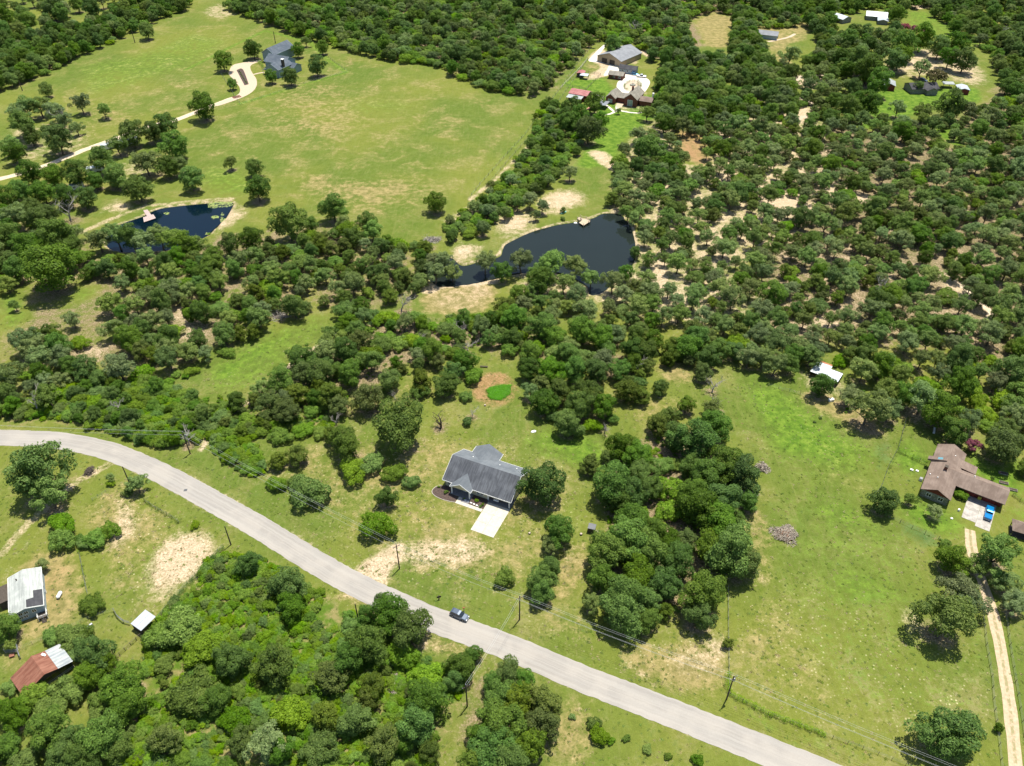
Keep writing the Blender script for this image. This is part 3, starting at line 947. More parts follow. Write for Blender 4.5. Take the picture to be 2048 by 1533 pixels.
ML = {
    'O': leaf_material('oak_leaves', (.038, .086, .009), (.134, .228, .027), .016, .12, .30),
    'G': leaf_material('grey_green_leaves', (.060, .108, .023), (.235, .315, .086), .02, .16, .28),
    'C': leaf_material('cedar_leaves', (.046, .080, .010), (.140, .190, .026), .012, .12, .24),
    'S': leaf_material('shrub_leaves', (.056, .118, .010), (.180, .290, .036), .018, .15, .28),
    'V': leaf_material('vine_leaves', (.078, .160, .008), (.215, .345, .020), .014, .10, .18, .26),
    'P': leaf_material('myrtle_bloom', (.12, .045, .05), (.30, .07, .11), .01, .2, .15),
    'B': leaf_material('olive_bloom_leaves', (.07, .075, .02), (.15, .14, .05), .02, .1, .2),
}
M_BARK = simple('grey_bark', (.13, .105, .08), .9, 0, .2, 6)
M_DEADW = simple('dead_grey_wood', (.34, .31, .28), .9, 0, .12, 6)
M_BURNT = simple('dark_dead_wood', (.075, .06, .05), .9, 0, .12, 6)

CZ = {'O': 1.06, 'G': 1.1, 'C': 1.0, 'S': .50, 'V': .40, 'D': 1.0, 'P': .9, 'B': .8}


def leaf_cloud(kind, seed):
    """unit crown (radius 1) built of thousands of small leaf sprays set on clumped lobes"""
    r = np.random.default_rng(seed)
    if kind == 'O':
        nb, cz, az, rb, n, ls = 68, 1.06, 1.06, (.17, .33), 11500, .040
    elif kind == 'G':
        nb, cz, az, rb, n, ls = 56, 1.1, .84, (.14, .27), 8000, .040
    elif kind == 'C':
        nb, cz, az, rb, n, ls = 60, 1.0, 1.0, (.14, .26), 7500, .042
    elif kind == 'S':
        nb, cz, az, rb, n, ls = 44, .46, .52, (.17, .32), 6500, .045
    elif kind == 'V':
        nb, cz, az, rb, n, ls = 38, .34, .40, (.17, .36), 5500, .050
    else:
        nb, cz, az, rb, n, ls = 26, .9, .6, (.2, .34), 2400, .075
    cs, rr, tn = [], [], []
    lob = r.uniform(0, 6.28, 4)
    drop = r.uniform(0, 6.28, 3)
    k = 0
    tries = 0
    while k < nb and tries < 4000:
        tries += 1
        a = r.uniform(0, 2 * math.pi)
        zz = r.uniform(-.92 if kind in 'OC' else -.65 if kind == 'G' else -.2, 1)
        rad = math.sqrt(max(0, 1 - zz * zz))
        sh = r.uniform(.55, .82) if r.random() < .8 else r.uniform(.15, .5)
        out = 1 + .24 * math.sin(2 * a + lob[0]) + .18 * math.sin(3 * a + lob[1]) + .13 * math.sin(5 * a + lob[2])
        if kind == 'G' and any(abs((a - d + math.pi) % (2 * math.pi) - math.pi) < .28 for d in drop) and r.random() < .75:
            continue
        if kind == 'C':
            rad *= (1.0 - .42 * max(0, zz))
        c = np.array([math.cos(a) * rad * sh * out, math.sin(a) * rad * sh * out, cz + zz * az * sh])
        q = r.uniform(*rb)
        if any(np.linalg.norm(c - d) < .55 * min(q, e) for d, e in zip(cs, rr)):
            continue
        cs.append(c)
        rr.append(q)
        tn.append(r.uniform(0.1, .9))
        k += 1
    cs, rr, tn = np.array(cs), np.array(rr), np.array(tn)
    w = rr ** 2
    per = r.choice(len(rr), size=int(n * 1.9), p=w / w.sum())
    d = r.normal(size=(len(per), 3))
    d /= np.linalg.norm(d, axis=1)[:, None]
    d[:, 2] = np.where(d[:, 2] < -.35, -d[:, 2], d[:, 2])
    rad = r.uniform(.72, 1.06, len(per)) ** .8
    pts = cs[per] + d * (rr[per] * rad)[:, None] * np.array([1, 1, .82])
    # drop sprays buried inside other lobes
    inn = np.zeros(len(pts), bool)
    for c, q in zip(cs, rr):
        inn |= np.linalg.norm(pts - c, axis=1) < q * .68
    keep = np.where(~inn)[0][:n]
    pts, d, per = pts[keep], d[keep], per[keep]
    if kind in 'SV':
        pts[:, 2] = np.abs(pts[:, 2]) + .01
    m = len(pts)
    # stray sprays to break the outline
    e = r.choice(m, m // 14)
    pts[e] += d[e] * r.uniform(.03, .13, (len(e), 1))
    nrm = d * .8 + r.normal(size=(m, 3)) * .34 + np.array([0, 0, .42])
    nrm /= np.linalg.norm(nrm, axis=1)[:, None]
    t = np.cross(nrm, r.normal(size=(m, 3)))
    t /= np.linalg.norm(t, axis=1)[:, None]
    b = np.cross(nrm, t)
    s = ls * r.uniform(.55, 1.35, (m, 1))
    asp = r.uniform(.45, 1.0, (m, 1))
    q = np.stack([pts - t * s, pts + b * s * asp * .8 - t * s * .1, pts + t * s, pts - b * s * asp * .8 + t * s * .1], 1)
    # normalise so that the crown radius really is 1
    pr_ = np.percentile(np.hypot(pts[:, 0], pts[:, 1]), 97)
    k_ = 1.0 / pr_
    q = q * np.array([k_, k_, 1.0])
    cs = cs * np.array([k_, k_, 1.0])
    tint = np.clip(tn[per] * .42 + r.random(m) ** 1.3 * .85 - .08, 0, 1.25)  # random clump and leaf tone; the palest leaves paint in sunlit highlights
    return q.reshape(-1, 3), np.repeat(tint, 4), cs, rr


def cloud_mesh(name, q, tint, mat):
    me = bpy.data.meshes.new(name)
    n = len(q)
    me.vertices.add(n)
    me.vertices.foreach_set('co', q.astype(np.float32).ravel())
    me.loops.add(n)
    me.loops.foreach_set('vertex_index', np.arange(n, dtype=np.int32))
    me.polygons.add(n // 4)
    me.polygons.foreach_set('loop_start', np.arange(0, n, 4, dtype=np.int32))
    me.update(calc_edges=True)
    at = me.attributes.new('tint', 'FLOAT', 'POINT')
    at.data.foreach_set('value', tint.astype(np.float32))
    me.materials.append(mat)
    return me


def trunk_mb(kind, seed, cs, rr):
    r = random.Random(seed)
    mb = MB()
    cz = {'O': 1.06, 'G': 1.1, 'C': 1.0}.get(kind, .45)
    fork = cz * (.42 if kind in 'OG' else .8)
    n = 6
    lean = (r.uniform(-.08, .08), r.uniform(-.08, .08))
    w = .055 if kind in 'OG' else .04
    mb.tube([(0, 0, -.08), (lean[0] * .3, lean[1] * .3, fork * .4), (lean[0], lean[1], fork)], [w * 1.5, w, w * .85], n)
    idx = sorted(range(len(cs)), key=lambda i: cs[i][2])
    pick = [idx[int(i)] for i in np.linspace(0, len(idx) - 1, 9 if kind in 'OG' else 4)]
    for i in pick:
        c = cs[i]
        mid = (lean[0] + (c[0] - lean[0]) * .5 + r.uniform(-.05, .05), lean[1] + (c[1] - lean[1]) * .5 + r.uniform(-.05, .05), fork + (c[2] - fork) * .62)
        mb.tube([(lean[0], lean[1], fork * r.uniform(.8, .98)), mid, tuple(c)], [w * .55, w * .36, w * .12], 4, False)
    return mb


def dead_mb(seed, stout=1.0):
    r = random.Random(seed)
    mb = MB()

    def grow_(p, d, L, w, lev):
        pts = [p]
        q = Vector(p)
        dd = Vector(d)
        for i in range(3):
            dd = (dd + Vector((r.uniform(-.25, .25), r.uniform(-.25, .25), r.uniform(-.06, .14)))).normalized()
            q = q + dd * L / 3
            pts.append(tuple(q))
        mb.tube(pts, [w, w * .8, w * .6, w * .35], 5 if lev < 2 else 3, False)
        if lev < 4:
            for k in range(3 if lev else 5):
                a = r.uniform(0, 6.28)
                s = Vector((math.cos(a), math.sin(a), r.uniform(.1, .9))).normalized()
                base = pts[r.choice((1, 2, 3))]
                grow_(base, (dd * .45 + s * .8).normalized(), L * r.uniform(.5, .74), w * .5, lev + 1)
    grow_((0, 0, -.05), (0, 0, 1), .75, .05 * stout, 0)
    return mb


NV = {'O': 7, 'G': 7, 'C': 4, 'S': 5, 'V': 4, 'P': 1, 'B': 1}
PROTO = {}
for kd, nv in NV.items():
    PROTO[kd] = []
    for i in range(nv):
        q, tint, cs, rr = leaf_cloud(kd, 100 * ord(kd) + i)
        crown = cloud_mesh('crown', q, tint, ML[kd])
        trunk = trunk_mb(kd, i, cs, rr).mesh('trunk', M_BARK)
        PROTO[kd].append((crown, trunk))
DEAD = [dead_mb(50 + i).mesh('branches', M_DEADW) for i in range(4)]
BURNT = dead_mb(88, 1.5).mesh('branches', M_BURNT)

# explicit trees: zone, where it stands, entries "kind x y crownwidth [heightfactor]" in photograph pixels
TREES = '''
meadow|in the open far left meadow|O 92 180 30;G 207 220 34;O 407 211 58;O 293 62 32
farmhouse|around the blue grey farmhouse|O 445 122 40;O 465 168 23;O 505 98 37;G 611 82 22;O 595 100 30;O 644 95 28;O 633 131 42;O 542 153 28;O 580 151 39
meadow edge|on the grass right of the blue pond|G 461 325 32;O 508 335 38;O 515 378 52;O 667 416 58;O 577 446 78;O 734 444 44;O 870 406 44;C 586 414 14
track grove|along the sandy track in the left meadow|O 330 252 52;O 262 266 58;O 305 264 44;O 348 292 58;G 202 318 62;G 290 322 58;O 335 335 46;O 382 358 50;G 360 330 40;O 276 378 54;G 235 290 44;O 230 350 54;O 190 360 40;O 150 345 60
left grove|in the grove at the left edge of the meadow|O 115 278 62;G 52 212 52;G 45 245 58;G 108 222 50;G 160 204 46;G 152 256 30;G 18 290 44;G 35 225 44;G 78 212 44;G 125 240 40;O 60 270 44
left shade trees|near the left edge beyond the first pond|O 60 345 56;O 105 350 52;O 30 305 44;O 40 380 50;O 8 395 50;O 85 385 50;O 130 390 50;O 170 395 50;G 25 430 60;O 70 440 50;O 112 470 72;O 95 536 104;O 60 500 70;O 30 540 56;O 135 520 50;G 28 610 28;O 10 470 60;V 60 480 40
far pasture|in the shaded pasture at the top left corner|O 10 30 42;O 52 42 42;O 105 18 44;G 35 58 38;O 182 18 42;O 153 8 32;G 90 45 30;O 10 85 44
pond shore|on the near shore of the blue pond|G 196 478 56;G 232 470 60;O 262 474 56;G 318 470 58;G 345 480 60;O 372 490 54;G 392 490 48;G 290 482 56;V 418 468 8;O 460 488 52;O 500 478 56
slate pond shore|on the near shore of the slate pond|G 1042 520 56;G 1104 526 60;G 1150 532 54;G 1182 556 46;G 1075 545 50;O 1080 560 60;G 1128 566 50;G 1226 562 56;O 1252 546 38;G 1155 590 56;S 1293 450 40;G 1290 475 40;O 1270 505 26;O 1297 520 34;G 970 522 52;G 870 545 50;G 888 520 44;G 868 520 36;G 905 545 40;O 1003 545 44
pond sapling|on the bank left of the pond deck|C 1126 420 14;S 1126 438 12
gnarled row|on the sandy bank left of the slate pond|G 1035 405 36;G 1060 400 40;G 1085 412 34;G 1010 425 34;G 985 400 36;G 1072 430 26;G 948 412 30;G 965 455 36
brick lawn|around the lawn below the brick house|G 1237 222 14;O 1190 205 46;O 1160 235 50;O 1178 258 60;O 1135 245 46;O 1150 210 34;O 1200 240 34;O 1154 302 20;G 1140 345 36;G 1160 285 18;G 1295 225 34;O 1330 245 44;G 1280 270 40;C 1098 202 22;C 1071 232 14;O 1228 92 42;S 1225 155 10;G 1250 300 36;O 1300 300 60
house yard|in the mown yard of the grey roofed house|O 1084 972 92;O 800 848 112;O 773 994 46;S 935 843 27
yard clumps|left of the grey roofed house|C 738 795 70;O 690 885 78;C 664 870 40;S 706 944 66;S 742 928 60;S 787 948 52;S 822 965 38;S 752 1052 78;S 612 985 86;S 552 968 40;S 590 966 40;C 595 910 48;C 556 920 42;S 840 783 46;O 892 770 50;C 842 760 50;S 932 793 30;O 930 720 50;O 905 745 46;S 948 752 44
yard thicket|in the thicket left of the yard|C 538 808 56;C 574 820 56;C 595 788 52;C 662 790 66;C 640 776 50;C 676 808 50;O 640 745 60;C 610 745 56;O 560 760 60;O 700 745 60;O 690 700 56;G 655 700 50;O 600 720 56;C 720 680 50;G 740 720 56;S 760 690 56;O 780 760 50;V 605 862 44;V 560 872 50;V 640 866 36
house woods|behind the grey roofed house|G 1060 783 42;O 1090 805 56;C 1120 782 60;O 1175 787 66;O 1207 815 58;O 1155 815 70;O 1135 846 62;S 1107 833 38;S 1184 852 40;S 1148 858 44;S 1225 838 30;O 1100 745 60;O 1150 740 60;O 1190 740 56;O 1060 740 50;C 1085 765 44
east hedge|in the strip between the yard and the right meadow|O 1241 892 62;C 1180 928 46;C 1215 914 32;C 1255 782 54;C 1282 790 40;O 1320 775 38;O 1373 810 38;C 1425 815 42;O 1405 745 40;C 1317 848 54;C 1340 830 40;O 1350 872 62;O 1392 880 92;O 1432 850 72;S 1294 910 42;S 1275 900 30;S 1320 934 56;O 1450 930 82;O 1484 948 84;O 1412 955 80;V 1332 978 80;V 1338 1022 76;V 1310 1052 56;O 1222 965 90;O 1262 988 74;O 1240 1000 70;O 1385 990 82;O 1400 1020 90;O 1450 1000 84;O 1437 1042 92;O 1265 1040 72;O 1252 1082 90;O 1212 1108 88;O 1300 1098 90;C 1372 1080 52;O 1356 1120 76;O 1462 1100 108;O 1486 1128 80;O 1420 1090 70;O 1274 1150 84;G 1184 1207 48;O 1248 1190 90;O 1244 1230 90;O 1294 1240 54;C 1331 1222 38;O 1404 1190 92;O 1400 1232 66;O 1330 1170 70;O 1210 1160 70;O 1500 1000 50
yard front|in the front yard near the road|O 1120 1062 66;G 1102 1088 40;S 1010 1157 52;O 1084 1160 62;O 1082 1182 56;O 1100 1135 50
gate cedar|beside the wire fence at the meadow corner|C 1457 1286 27
road corner|at the bottom beside the road|O 1015 1345 62;O 1048 1362 52;C 1090 1405 76;C 1085 1448 84;C 1030 1405 76;O 1000 1398 66;C 1060 1490 80;O 1000 1450 92;O 985 1500 90;C 945 1525 80;O 1020 1535 90;O 960 1470 60
corner saplings|on the mown verge at the bottom|S 1144 1434 15;S 1189 1448 36;S 1199 1472 46;S 1222 1481 20;S 1253 1477 18;S 1295 1499 21;S 1336 1513 19;S 1397 1521 30
right meadow|in the right hand meadow|O 1899 1470 130 .8;O 1998 1456 21;G 1896 1236 118;G 1940 1205 70;G 1918 1180 80;G 2011 1164 52;G 2034 1204 56;G 1996 1104 100;O 1906 1120 66;G 1960 1130 50
brown yard|in the yard of the brown roofed house|O 1769 1004 57;G 1821 998 30;G 1871 1025 36;S 1921 988 29;P 1946 890 38;G 1925 880 26;O 2006 890 78;O 2055 935 40;S 1891 1087 28;G 1985 958 12
meadow end|at the woodland edge behind the brown roofed house|O 1643 770 54;G 1741 813 90;G 1781 820 60;G 1848 795 82;O 1881 820 80;O 1911 862 64;G 1936 838 60;O 1810 790 60;G 1780 780 60;G 1700 790 50;G 1728 738 60;V 2010 800 60;V 1975 830 50
road curve|beside the road curve at the left edge|G 78 935 132;G 95 985 84;G 60 975 70;S 125 1050 60;S 122 1080 64;S 188 1078 50;S 220 1062 44;S 165 1088 30;G 272 968 46;S 256 985 26;G 221 955 22;S 222 968 18;G 85 1130 32;V 390 1050 25;S 184 1209 51;S 160 1078 26
left houses|around the houses at the lower left|O 12 1255 64;G 20 1290 30;S 140 1276 64;S 107 1272 50;S 165 1265 46;O 187 1308 78;O 205 1330 50;S 150 1310 40;O 175 1352 60;S 145 1375 76;C 120 1372 36;O 25 1430 70;S 70 1390 70;S 45 1410 60;S 100 1420 70;S 20 1375 40
barn trees|in the rough ground right of the rusty barn|O 250 1370 92;O 256 1412 78;S 296 1405 26;O 95 1462 88;O 205 1470 100;O 120 1512 66;O 165 1520 76;O 235 1490 60;S 362 1255 104;S 405 1298 88;S 325 1275 76;S 388 1385 108;O 430 1400 60;C 332 1478 78;O 462 1320 78;S 330 1330 50
brush|in the vine covered brush below the road|O 578 1170 74;O 582 1212 64;O 782 1232 80;O 822 1256 92;O 765 1202 38;O 732 1232 52;O 736 1290 88;O 700 1318 80;S 806 1310 78;C 548 1328 90;C 662 1352 72;C 744 1372 60;C 735 1400 52;V 852 1355 80;O 922 1332 66;O 945 1310 44;O 910 1360 50;O 852 1398 92;O 832 1448 92;O 800 1480 60;O 712 1442 70;C 652 1432 62;S 584 1430 88;S 640 1498 80;G 530 1486 84;C 770 1486 80;O 987 1362 50;O 495 1130 52;S 700 1250 40;C 860 1500 50;O 560 1500 60;S 470 1440 70;C 480 1480 60
corner house woods|beside the dark roofed house at the far right|O 1758 165 60;O 1740 140 60;O 1720 120 56;O 1845 75 56;O 1880 92 50;O 1810 90 60;O 1790 120 50;O 1912 90 54;O 1930 120 50;B 1872 158 44;G 1838 172 26;O 1800 115 50;G 1845 135 40;O 1900 115 44;G 1797 216 38;G 1848 224 42;O 1903 210 64;O 1740 205 56;O 1700 215 50;P 1810 56 26;P 1830 60 26;P 1845 62 20;G 1580 110 44;O 1910 55 26
'''
# fills: polygon, mix of kinds, spacing, radius range, gap share, phrase
FILLS = [
    ('forest behind meadow', 'in the dense forest behind the far meadow', [(455, -70), (458, 8), (530, 34), (600, 62), (700, 88), (780, 108), (860, 114), (930, 148), (1010, 172), (1075, 178), (1110, 150), (1150, 112), (1185, 72), (1230, 66), (1290, 88), (1330, 106), (1385, 108), (1395, 92), (1375, 60), (1378, 25), (1430, 12), (1480, 25), (1480, -70)], 'OOGGSSVVVC', 6.2, (3.0, 5.8), .0),
    ('field strip', 'in the strip between the two small fields at the top', [(1475, 15), (1502, 30), (1530, 105), (1590, 138), (1500, 142), (1462, 108)], 'OOG', 6.5, (3.6, 5.2), .0),
    ('belt', 'in the tree belt at the top left', [(-30, 85), (60, 72), (110, 52), (170, 42), (215, 28), (275, -10), (290, -70), (385, -70), (378, 6), (340, 18), (290, 38), (250, 60), (200, 84), (150, 100), (100, 128), (50, 146), (0, 168), (-30, 175)], 'OOOSVG', 6.5, (3.6, 5.4), .0),
    ('pasture', 'in the shaded pasture at the top left corner', [(-60, -70), (290, -70), (270, -15), (190, 25), (100, 45), (0, 70), (-60, 70)], 'OG', 15, (4.5, 6.5), .1),
    ('right of compound', 'in the wood right of the brick house', [(1300, 102), (1400, 108), (1470, 115), (1500, 130), (1590, 140), (1600, 250), (1560, 250), (1480, 240), (1420, 245), (1350, 250), (1320, 240), (1310, 190), (1325, 130)], 'OOOGV', 7.2, (3.8, 5.8), .02),
    ('top right', 'in the far woods at the top right', [(1480, -70), (1480, 25), (1500, 45), (1620, 40), (1640, 70), (1600, 140), (1700, 150), (1750, 130), (1800, 60), (1795, 20), (1840, 5), (1870, 20), (1920, 48), (1990, 100), (2010, 160), (2010, 230), (2180, 230), (2180, -70)], 'OOGSVC', 7.4, (3.8, 5.8), .03),
    ('right woods upper', 'in the thin wood on the right', [(1600, 150), (1700, 165), (1760, 235), (1800, 245), (1880, 225), (1970, 215), (2010, 180), (2180, 180), (2180, 560), (1960, 560), (1850, 480), (1700, 450), (1640, 420), (1560, 390), (1480, 330), (1420, 300), (1425, 240), (1560, 245)], 'GGGOSC', 7.3, (3.0, 5.6), .08),
    ('right woods middle', 'in the thin sandy wood right of the slate pond', [(1245, 300), (1300, 262), (1345, 250), (1425, 238), (1480, 300), (1560, 392), (1700, 455), (1850, 490), (1960, 560), (2180, 560), (2180, 700), (1900, 720), (1700, 700), (1560, 710), (1440, 680), (1330, 690), (1200, 670), (1100, 650), (1010, 630), (1000, 600), (1050, 575), (1200, 600), (1280, 560), (1310, 470), (1262, 430), (1222, 400)], 'GGGGOSC', 7.3, (3.0, 5.3), .09),
    ('right woods lower', 'in the closed wood above the brown roofed house', [(1640, 690), (1900, 715), (2180, 690), (2180, 880), (1995, 870), (1960, 790), (1900, 770), (1800, 760), (1700, 720)], 'GGGOV', 7.6, (3.4, 5.6), .05),
    ('mid woods', 'in the wood between the two ponds', [(150, 500), (330, 505), (400, 505), (520, 465), (560, 470), (620, 440), (700, 440), (760, 458), (820, 470), (850, 480), (850, 560), (850, 600), (780, 596), (700, 612), (640, 625), (590, 640), (540, 662), (470, 690), (430, 690), (380, 640), (300, 600), (220, 560), (160, 540)], 'OOGGGSVC', 7.6, (2.8, 5.2), .08),
    ('left woods', 'in the wood at the left edge', [(-60, 680), (60, 660), (130, 640), (220, 600), (300, 605), (380, 640), (440, 690), (420, 715), (370, 700), (320, 735), (250, 735), (160, 760), (100, 790), (-60, 790)], 'OOGGVC', 7.4, (3.2, 5.4), .09),
    ('left woods far', 'in the wood left of the blue pond', [(-60, 390), (60, 400), (120, 430), (150, 470), (180, 500), (140, 520), (40, 560), (-60, 580)], 'OOGV', 7.0, (3.6, 5.2), .0),
    ('middle thicket', 'in the mixed thicket in the middle', [(440, 790), (480, 745), (540, 710), (600, 680), (650, 645), (760, 625), (830, 640), (900, 640), (980, 640), (1040, 690), (1100, 690), (1000, 700), (955, 690), (935, 700), (890, 740), (830, 745), (770, 735), (720, 770), (640, 820), (560, 840), (480, 835)], 'OCGSGSVO', 6.8, (2.4, 4.6), .08),
    ('south of slate pond', 'in the dense wood south of the slate pond', [(990, 620), (1100, 645), (1200, 665), (1320, 690), (1440, 690), (1440, 715), (1380, 705), (1300, 700), (1240, 745), (1200, 730), (1060, 705), (1000, 690), (960, 660)], 'OOOGS', 6.4, (3.6, 5.2), .0),
    ('roadside thicket', 'in the vine thicket along the road curve', [(-60, 800), (60, 805), (140, 775), (230, 755), (330, 765), (400, 800), (415, 850), (390, 880), (330, 886), (270, 878), (210, 855), (120, 828), (-60, 830)], 'VVSSSO', 3.6, (1.6, 3.2), .0),
    ('roadside shrubs', 'in the low shrubs beside the power pole', [(412, 852), (450, 855), (520, 900), (528, 938), (500, 948), (450, 915)], 'VSS', 3.2, (1.3, 2.4), .0),
    ('yard brush', 'in the low brush left of the yard', [(425, 800), (520, 835), (600, 840), (560, 862), (490, 872), (430, 840)], 'VSSC', 3.6, (1.5, 3.0), .0),
    ('left understorey', 'in the scrub left of the grassy lane', [(330, 745), (400, 735), (450, 745), (420, 790), (340, 770)], 'VSS', 4.4, (1.5, 3.0), .1),
    ('fence corridor', 'in the overgrown strip beside the far meadow fence', [(1085, 215), (1120, 205), (1150, 225), (1170, 265), (1130, 330), (1095, 370), (1060, 395), (1010, 430), (960, 465), (900, 480), (890, 450), (940, 410), (1000, 362), (1050, 305), (1070, 250)], 'VVSSOG', 5.0, (2.2, 4.0), .0),
    ('pale field hedge', 'along the near edge of the dry clearing', [(895, 630), (990, 632), (1000, 650), (890, 655)], 'VS', 3.6, (1.6, 2.6), .0),
    ('east understorey', 'under the oaks beside the right meadow', [(1260, 880), (1340, 870), (1480, 940), (1490, 1100), (1420, 1200), (1300, 1230), (1200, 1180), (1210, 1060), (1230, 960)], 'OOV', 7.5, (3.2, 4.6), .0),
    ('brush', 'in the vine covered brush below the road', [(300, 1290), (340, 1230), (440, 1120), (520, 1130), (640, 1200), (700, 1230), (760, 1300), (850, 1330), (930, 1340), (900, 1420), (850, 1560), (200, 1600), (240, 1500), (300, 1420)], 'SSVC', 6.5, (1.2, 2.4), .25),
    ('left brush', 'in the trees at the lower left corner', [(-40, 1400), (60, 1400), (130, 1390), (210, 1340), (300, 1533), (300, 1600), (-40, 1600)], 'OS', 6.0, (2.4, 3.8), .1),
    ('meadow side', 'at the edge of the right meadow wood', [(1450, 660), (1560, 690), (1640, 690), (1640, 720), (1600, 730), (1540, 740), (1500, 715), (1470, 700)], 'OGG', 6.4, (3.6, 5.0), .0),
    ('clearing edge', 'around the small brown clearing', [(1220, 720), (1300, 700), (1420, 690), (1440, 730), (1410, 790), (1400, 720), (1300, 712), (1280, 760), (1240, 760)], 'OSC', 6.0, (2.6, 3.8), .2),
    ('far right edge', 'in the wood beyond the right edge', [(2060, 860), (2200, 860), (2300, 1200), (2120, 1200), (2080, 1000)], 'OG', 9, (3.5, 5), .2),
    ('far left edge', 'in the wood beyond the left edge', [(-300, 170), (-60, 170), (-60, 600), (-300, 700)], 'OG', 10, (3.5, 5), .2),
]
CLEAR = [
    # visible ground and roofs in the photograph: no crown may cover these
    [(1355, 262), (1398, 258), (1416, 290), (1410, 328), (1372, 320), (1356, 300)],
    [(1425, 250), (1455, 262), (1470, 290), (1440, 292)],
    [(1430, 345), (1470, 350), (1500, 372), (1480, 385), (1440, 372)],
    [(1530, 378), (1600, 385), (1650, 412), (1620, 425), (1560, 410)],
    [(1583, 235), (1600, 205), (1622, 228), (1618, 246)],
    [(1000, 480), (1112, 446), (1210, 424), (1250, 432), (1266, 470), (1266, 520), (1230, 545), (1200, 556), (1110, 512), (1010, 520)],
    [(900, 515), (1000, 515), (985, 548), (930, 560), (900, 548)],
    [(898, 480), (965, 478), (965, 528), (900, 525)],
    [(842, 562), (1000, 556), (1000, 625), (842, 628)],
    [(1085, 375), (1200, 370), (1230, 410), (1180, 440), (1090, 440)],
    [(1380, 28), (1470, 28), (1462, 90), (1440, 98), (1398, 80)],
    [(1505, 50), (1625, 50), (1620, 68), (1580, 80), (1588, 115), (1545, 125), (1530, 82)],
    [(1672, 15), (1725, 15), (1725, 64), (1672, 64)], [(1725, 5), (1782, 5), (1782, 66), (1725, 66)],
    [(1720, 205), (1760, 182), (1870, 190), (1960, 182), (1965, 204), (1880, 214), (1790, 236), (1740, 240)],
    [(1750, 138), (1808, 138), (1812, 208), (1750, 208)], [(1798, 145), (1895, 145), (1895, 206), (1800, 206)], [(1895, 145), (1955, 145), (1955, 200), (1895, 200)],
    [(1855, 250), (1895, 250), (1930, 292), (1915, 297), (1880, 270)],
    [(1958, 308), (1986, 308), (1984, 328), (1962, 326)],
    [(1700, 240), (1748, 242), (1742, 256), (1706, 254)],
    [(1584, 148), (1620, 148), (1612, 178), (1586, 178)],
    [(1815, 5), (1860, 5), (1860, 18), (1815, 18)],
    [(1880, 540), (1930, 570), (1985, 625), (1965, 640), (1920, 600), (1880, 560)],
    [(1296, 505), (1330, 500), (1335, 560), (1305, 570)],
    [(1380, 470), (1400, 470), (1420, 500), (1400, 510)],
    [(1620, 640), (1680, 640), (1680, 655), (1620, 655)],
    [(1640, 690), (1672, 690), (1660, 718), (1636, 718)],
    [(1595, 716), (1705, 716), (1705, 785), (1600, 775)],
    [(1300, 715), (1390, 722), (1390, 765), (1310, 768)],
    [(120, 690), (160, 672), (220, 680), (225, 715), (160, 728)],
    [(330, 620), (350, 600), (372, 625), (360, 660), (345, 650)],
    [(405, 590), (430, 595), (440, 640), (430, 700), (405, 690)],
    [(120, 560), (210, 560), (215, 590), (180, 612), (120, 618)],
    [(480, 545), (500, 540), (502, 600), (485, 605)],
    [(415, 705), (560, 632), (645, 605), (690, 650), (580, 745), (480, 810), (400, 812), (370, 765)],
    [(735, 590), (790, 592), (800, 606), (740, 612)],
    [(1225, 740), (1245, 750), (1235, 780), (1218, 770)],
    [(940, 700), (990, 690), (1050, 740), (1050, 800), (940, 800)],
    [(640, 1170), (700, 1170), (1000, 1320), (960, 1330), (740, 1240)],
    [(1280, 495), (1305, 490), (1310, 540), (1285, 550)],
    [(1540, 470), (1590, 480), (1570, 500), (1545, 495)],
    [(1480, 590), (1520, 590), (1520, 625), (1490, 625)],
]
HWORD = {'O': ('dark green oak', 'oak_tree', 'tree'), 'G': ('grey green open crowned tree', 'open_crowned_tree', 'tree'), 'C': ('olive green cedar', 'cedar_tree', 'tree'),
         'S': ('rounded green shrub', 'leafy_shrub', 'shrub'), 'V': ('bright green vine covered mound', 'vine_mound', 'shrub'),
         'P': ('pink flowering myrtle', 'flowering_myrtle', 'shrub'), 'B': ('yellow green bushy tree', 'bushy_tree', 'tree'), 'D': ('bare grey dead tree', 'dead_tree', 'tree')}
ORD = ['leftmost', 'second from left', 'third from left', 'fourth from left', 'fifth from left', 'sixth from left', 'seventh from left', 'eighth from left', 'ninth from left', 'tenth from left', 'eleventh from left', 'twelfth from left']
SHORT = {'O': 'dark oak', 'G': 'grey green tree', 'C': 'olive cedar', 'S': 'green shrub', 'V': 'bright vine mound', 'P': 'pink flowering myrtle', 'B': 'yellow green bushy tree', 'D': 'pale dead tree'}
ALL = []      # dicts: x y R kind zone phrase explicit hs


def add_px(kind, px, py, w, zone, phrase, hs=1.0):
    h = 5.0
    for _ in range(4):
        x, y = P(px, py, h)
        z = y * cT + (CAM_H - h) * sT
        R = w / 2 * z / FOC
        h = CZ[kind] * R * hs
    ALL.append(dict(x=x, y=y, R=R, k=kind, zone=zone, ph=phrase, ex=True, hs=hs, px=px, py=py))


for line in TREES.strip().split('\n'):
    zone, phrase, ents = line.split('|')
    for e in ents.split(';'):
        p = e.split()
        add_px(p[0], float(p[1]), float(p[2]), float(p[3]), zone, phrase, float(p[4]) if len(p) > 4 else 1.0)
NEX = len(ALL)
# spatial grid for spacing
cell = 8.0
grid = {}


def gput(i):
    t = ALL[i]
    grid.setdefault((int(t['x'] // cell), int(t['y'] // cell)), []).append(i)


for i in range(NEX):
    gput(i)


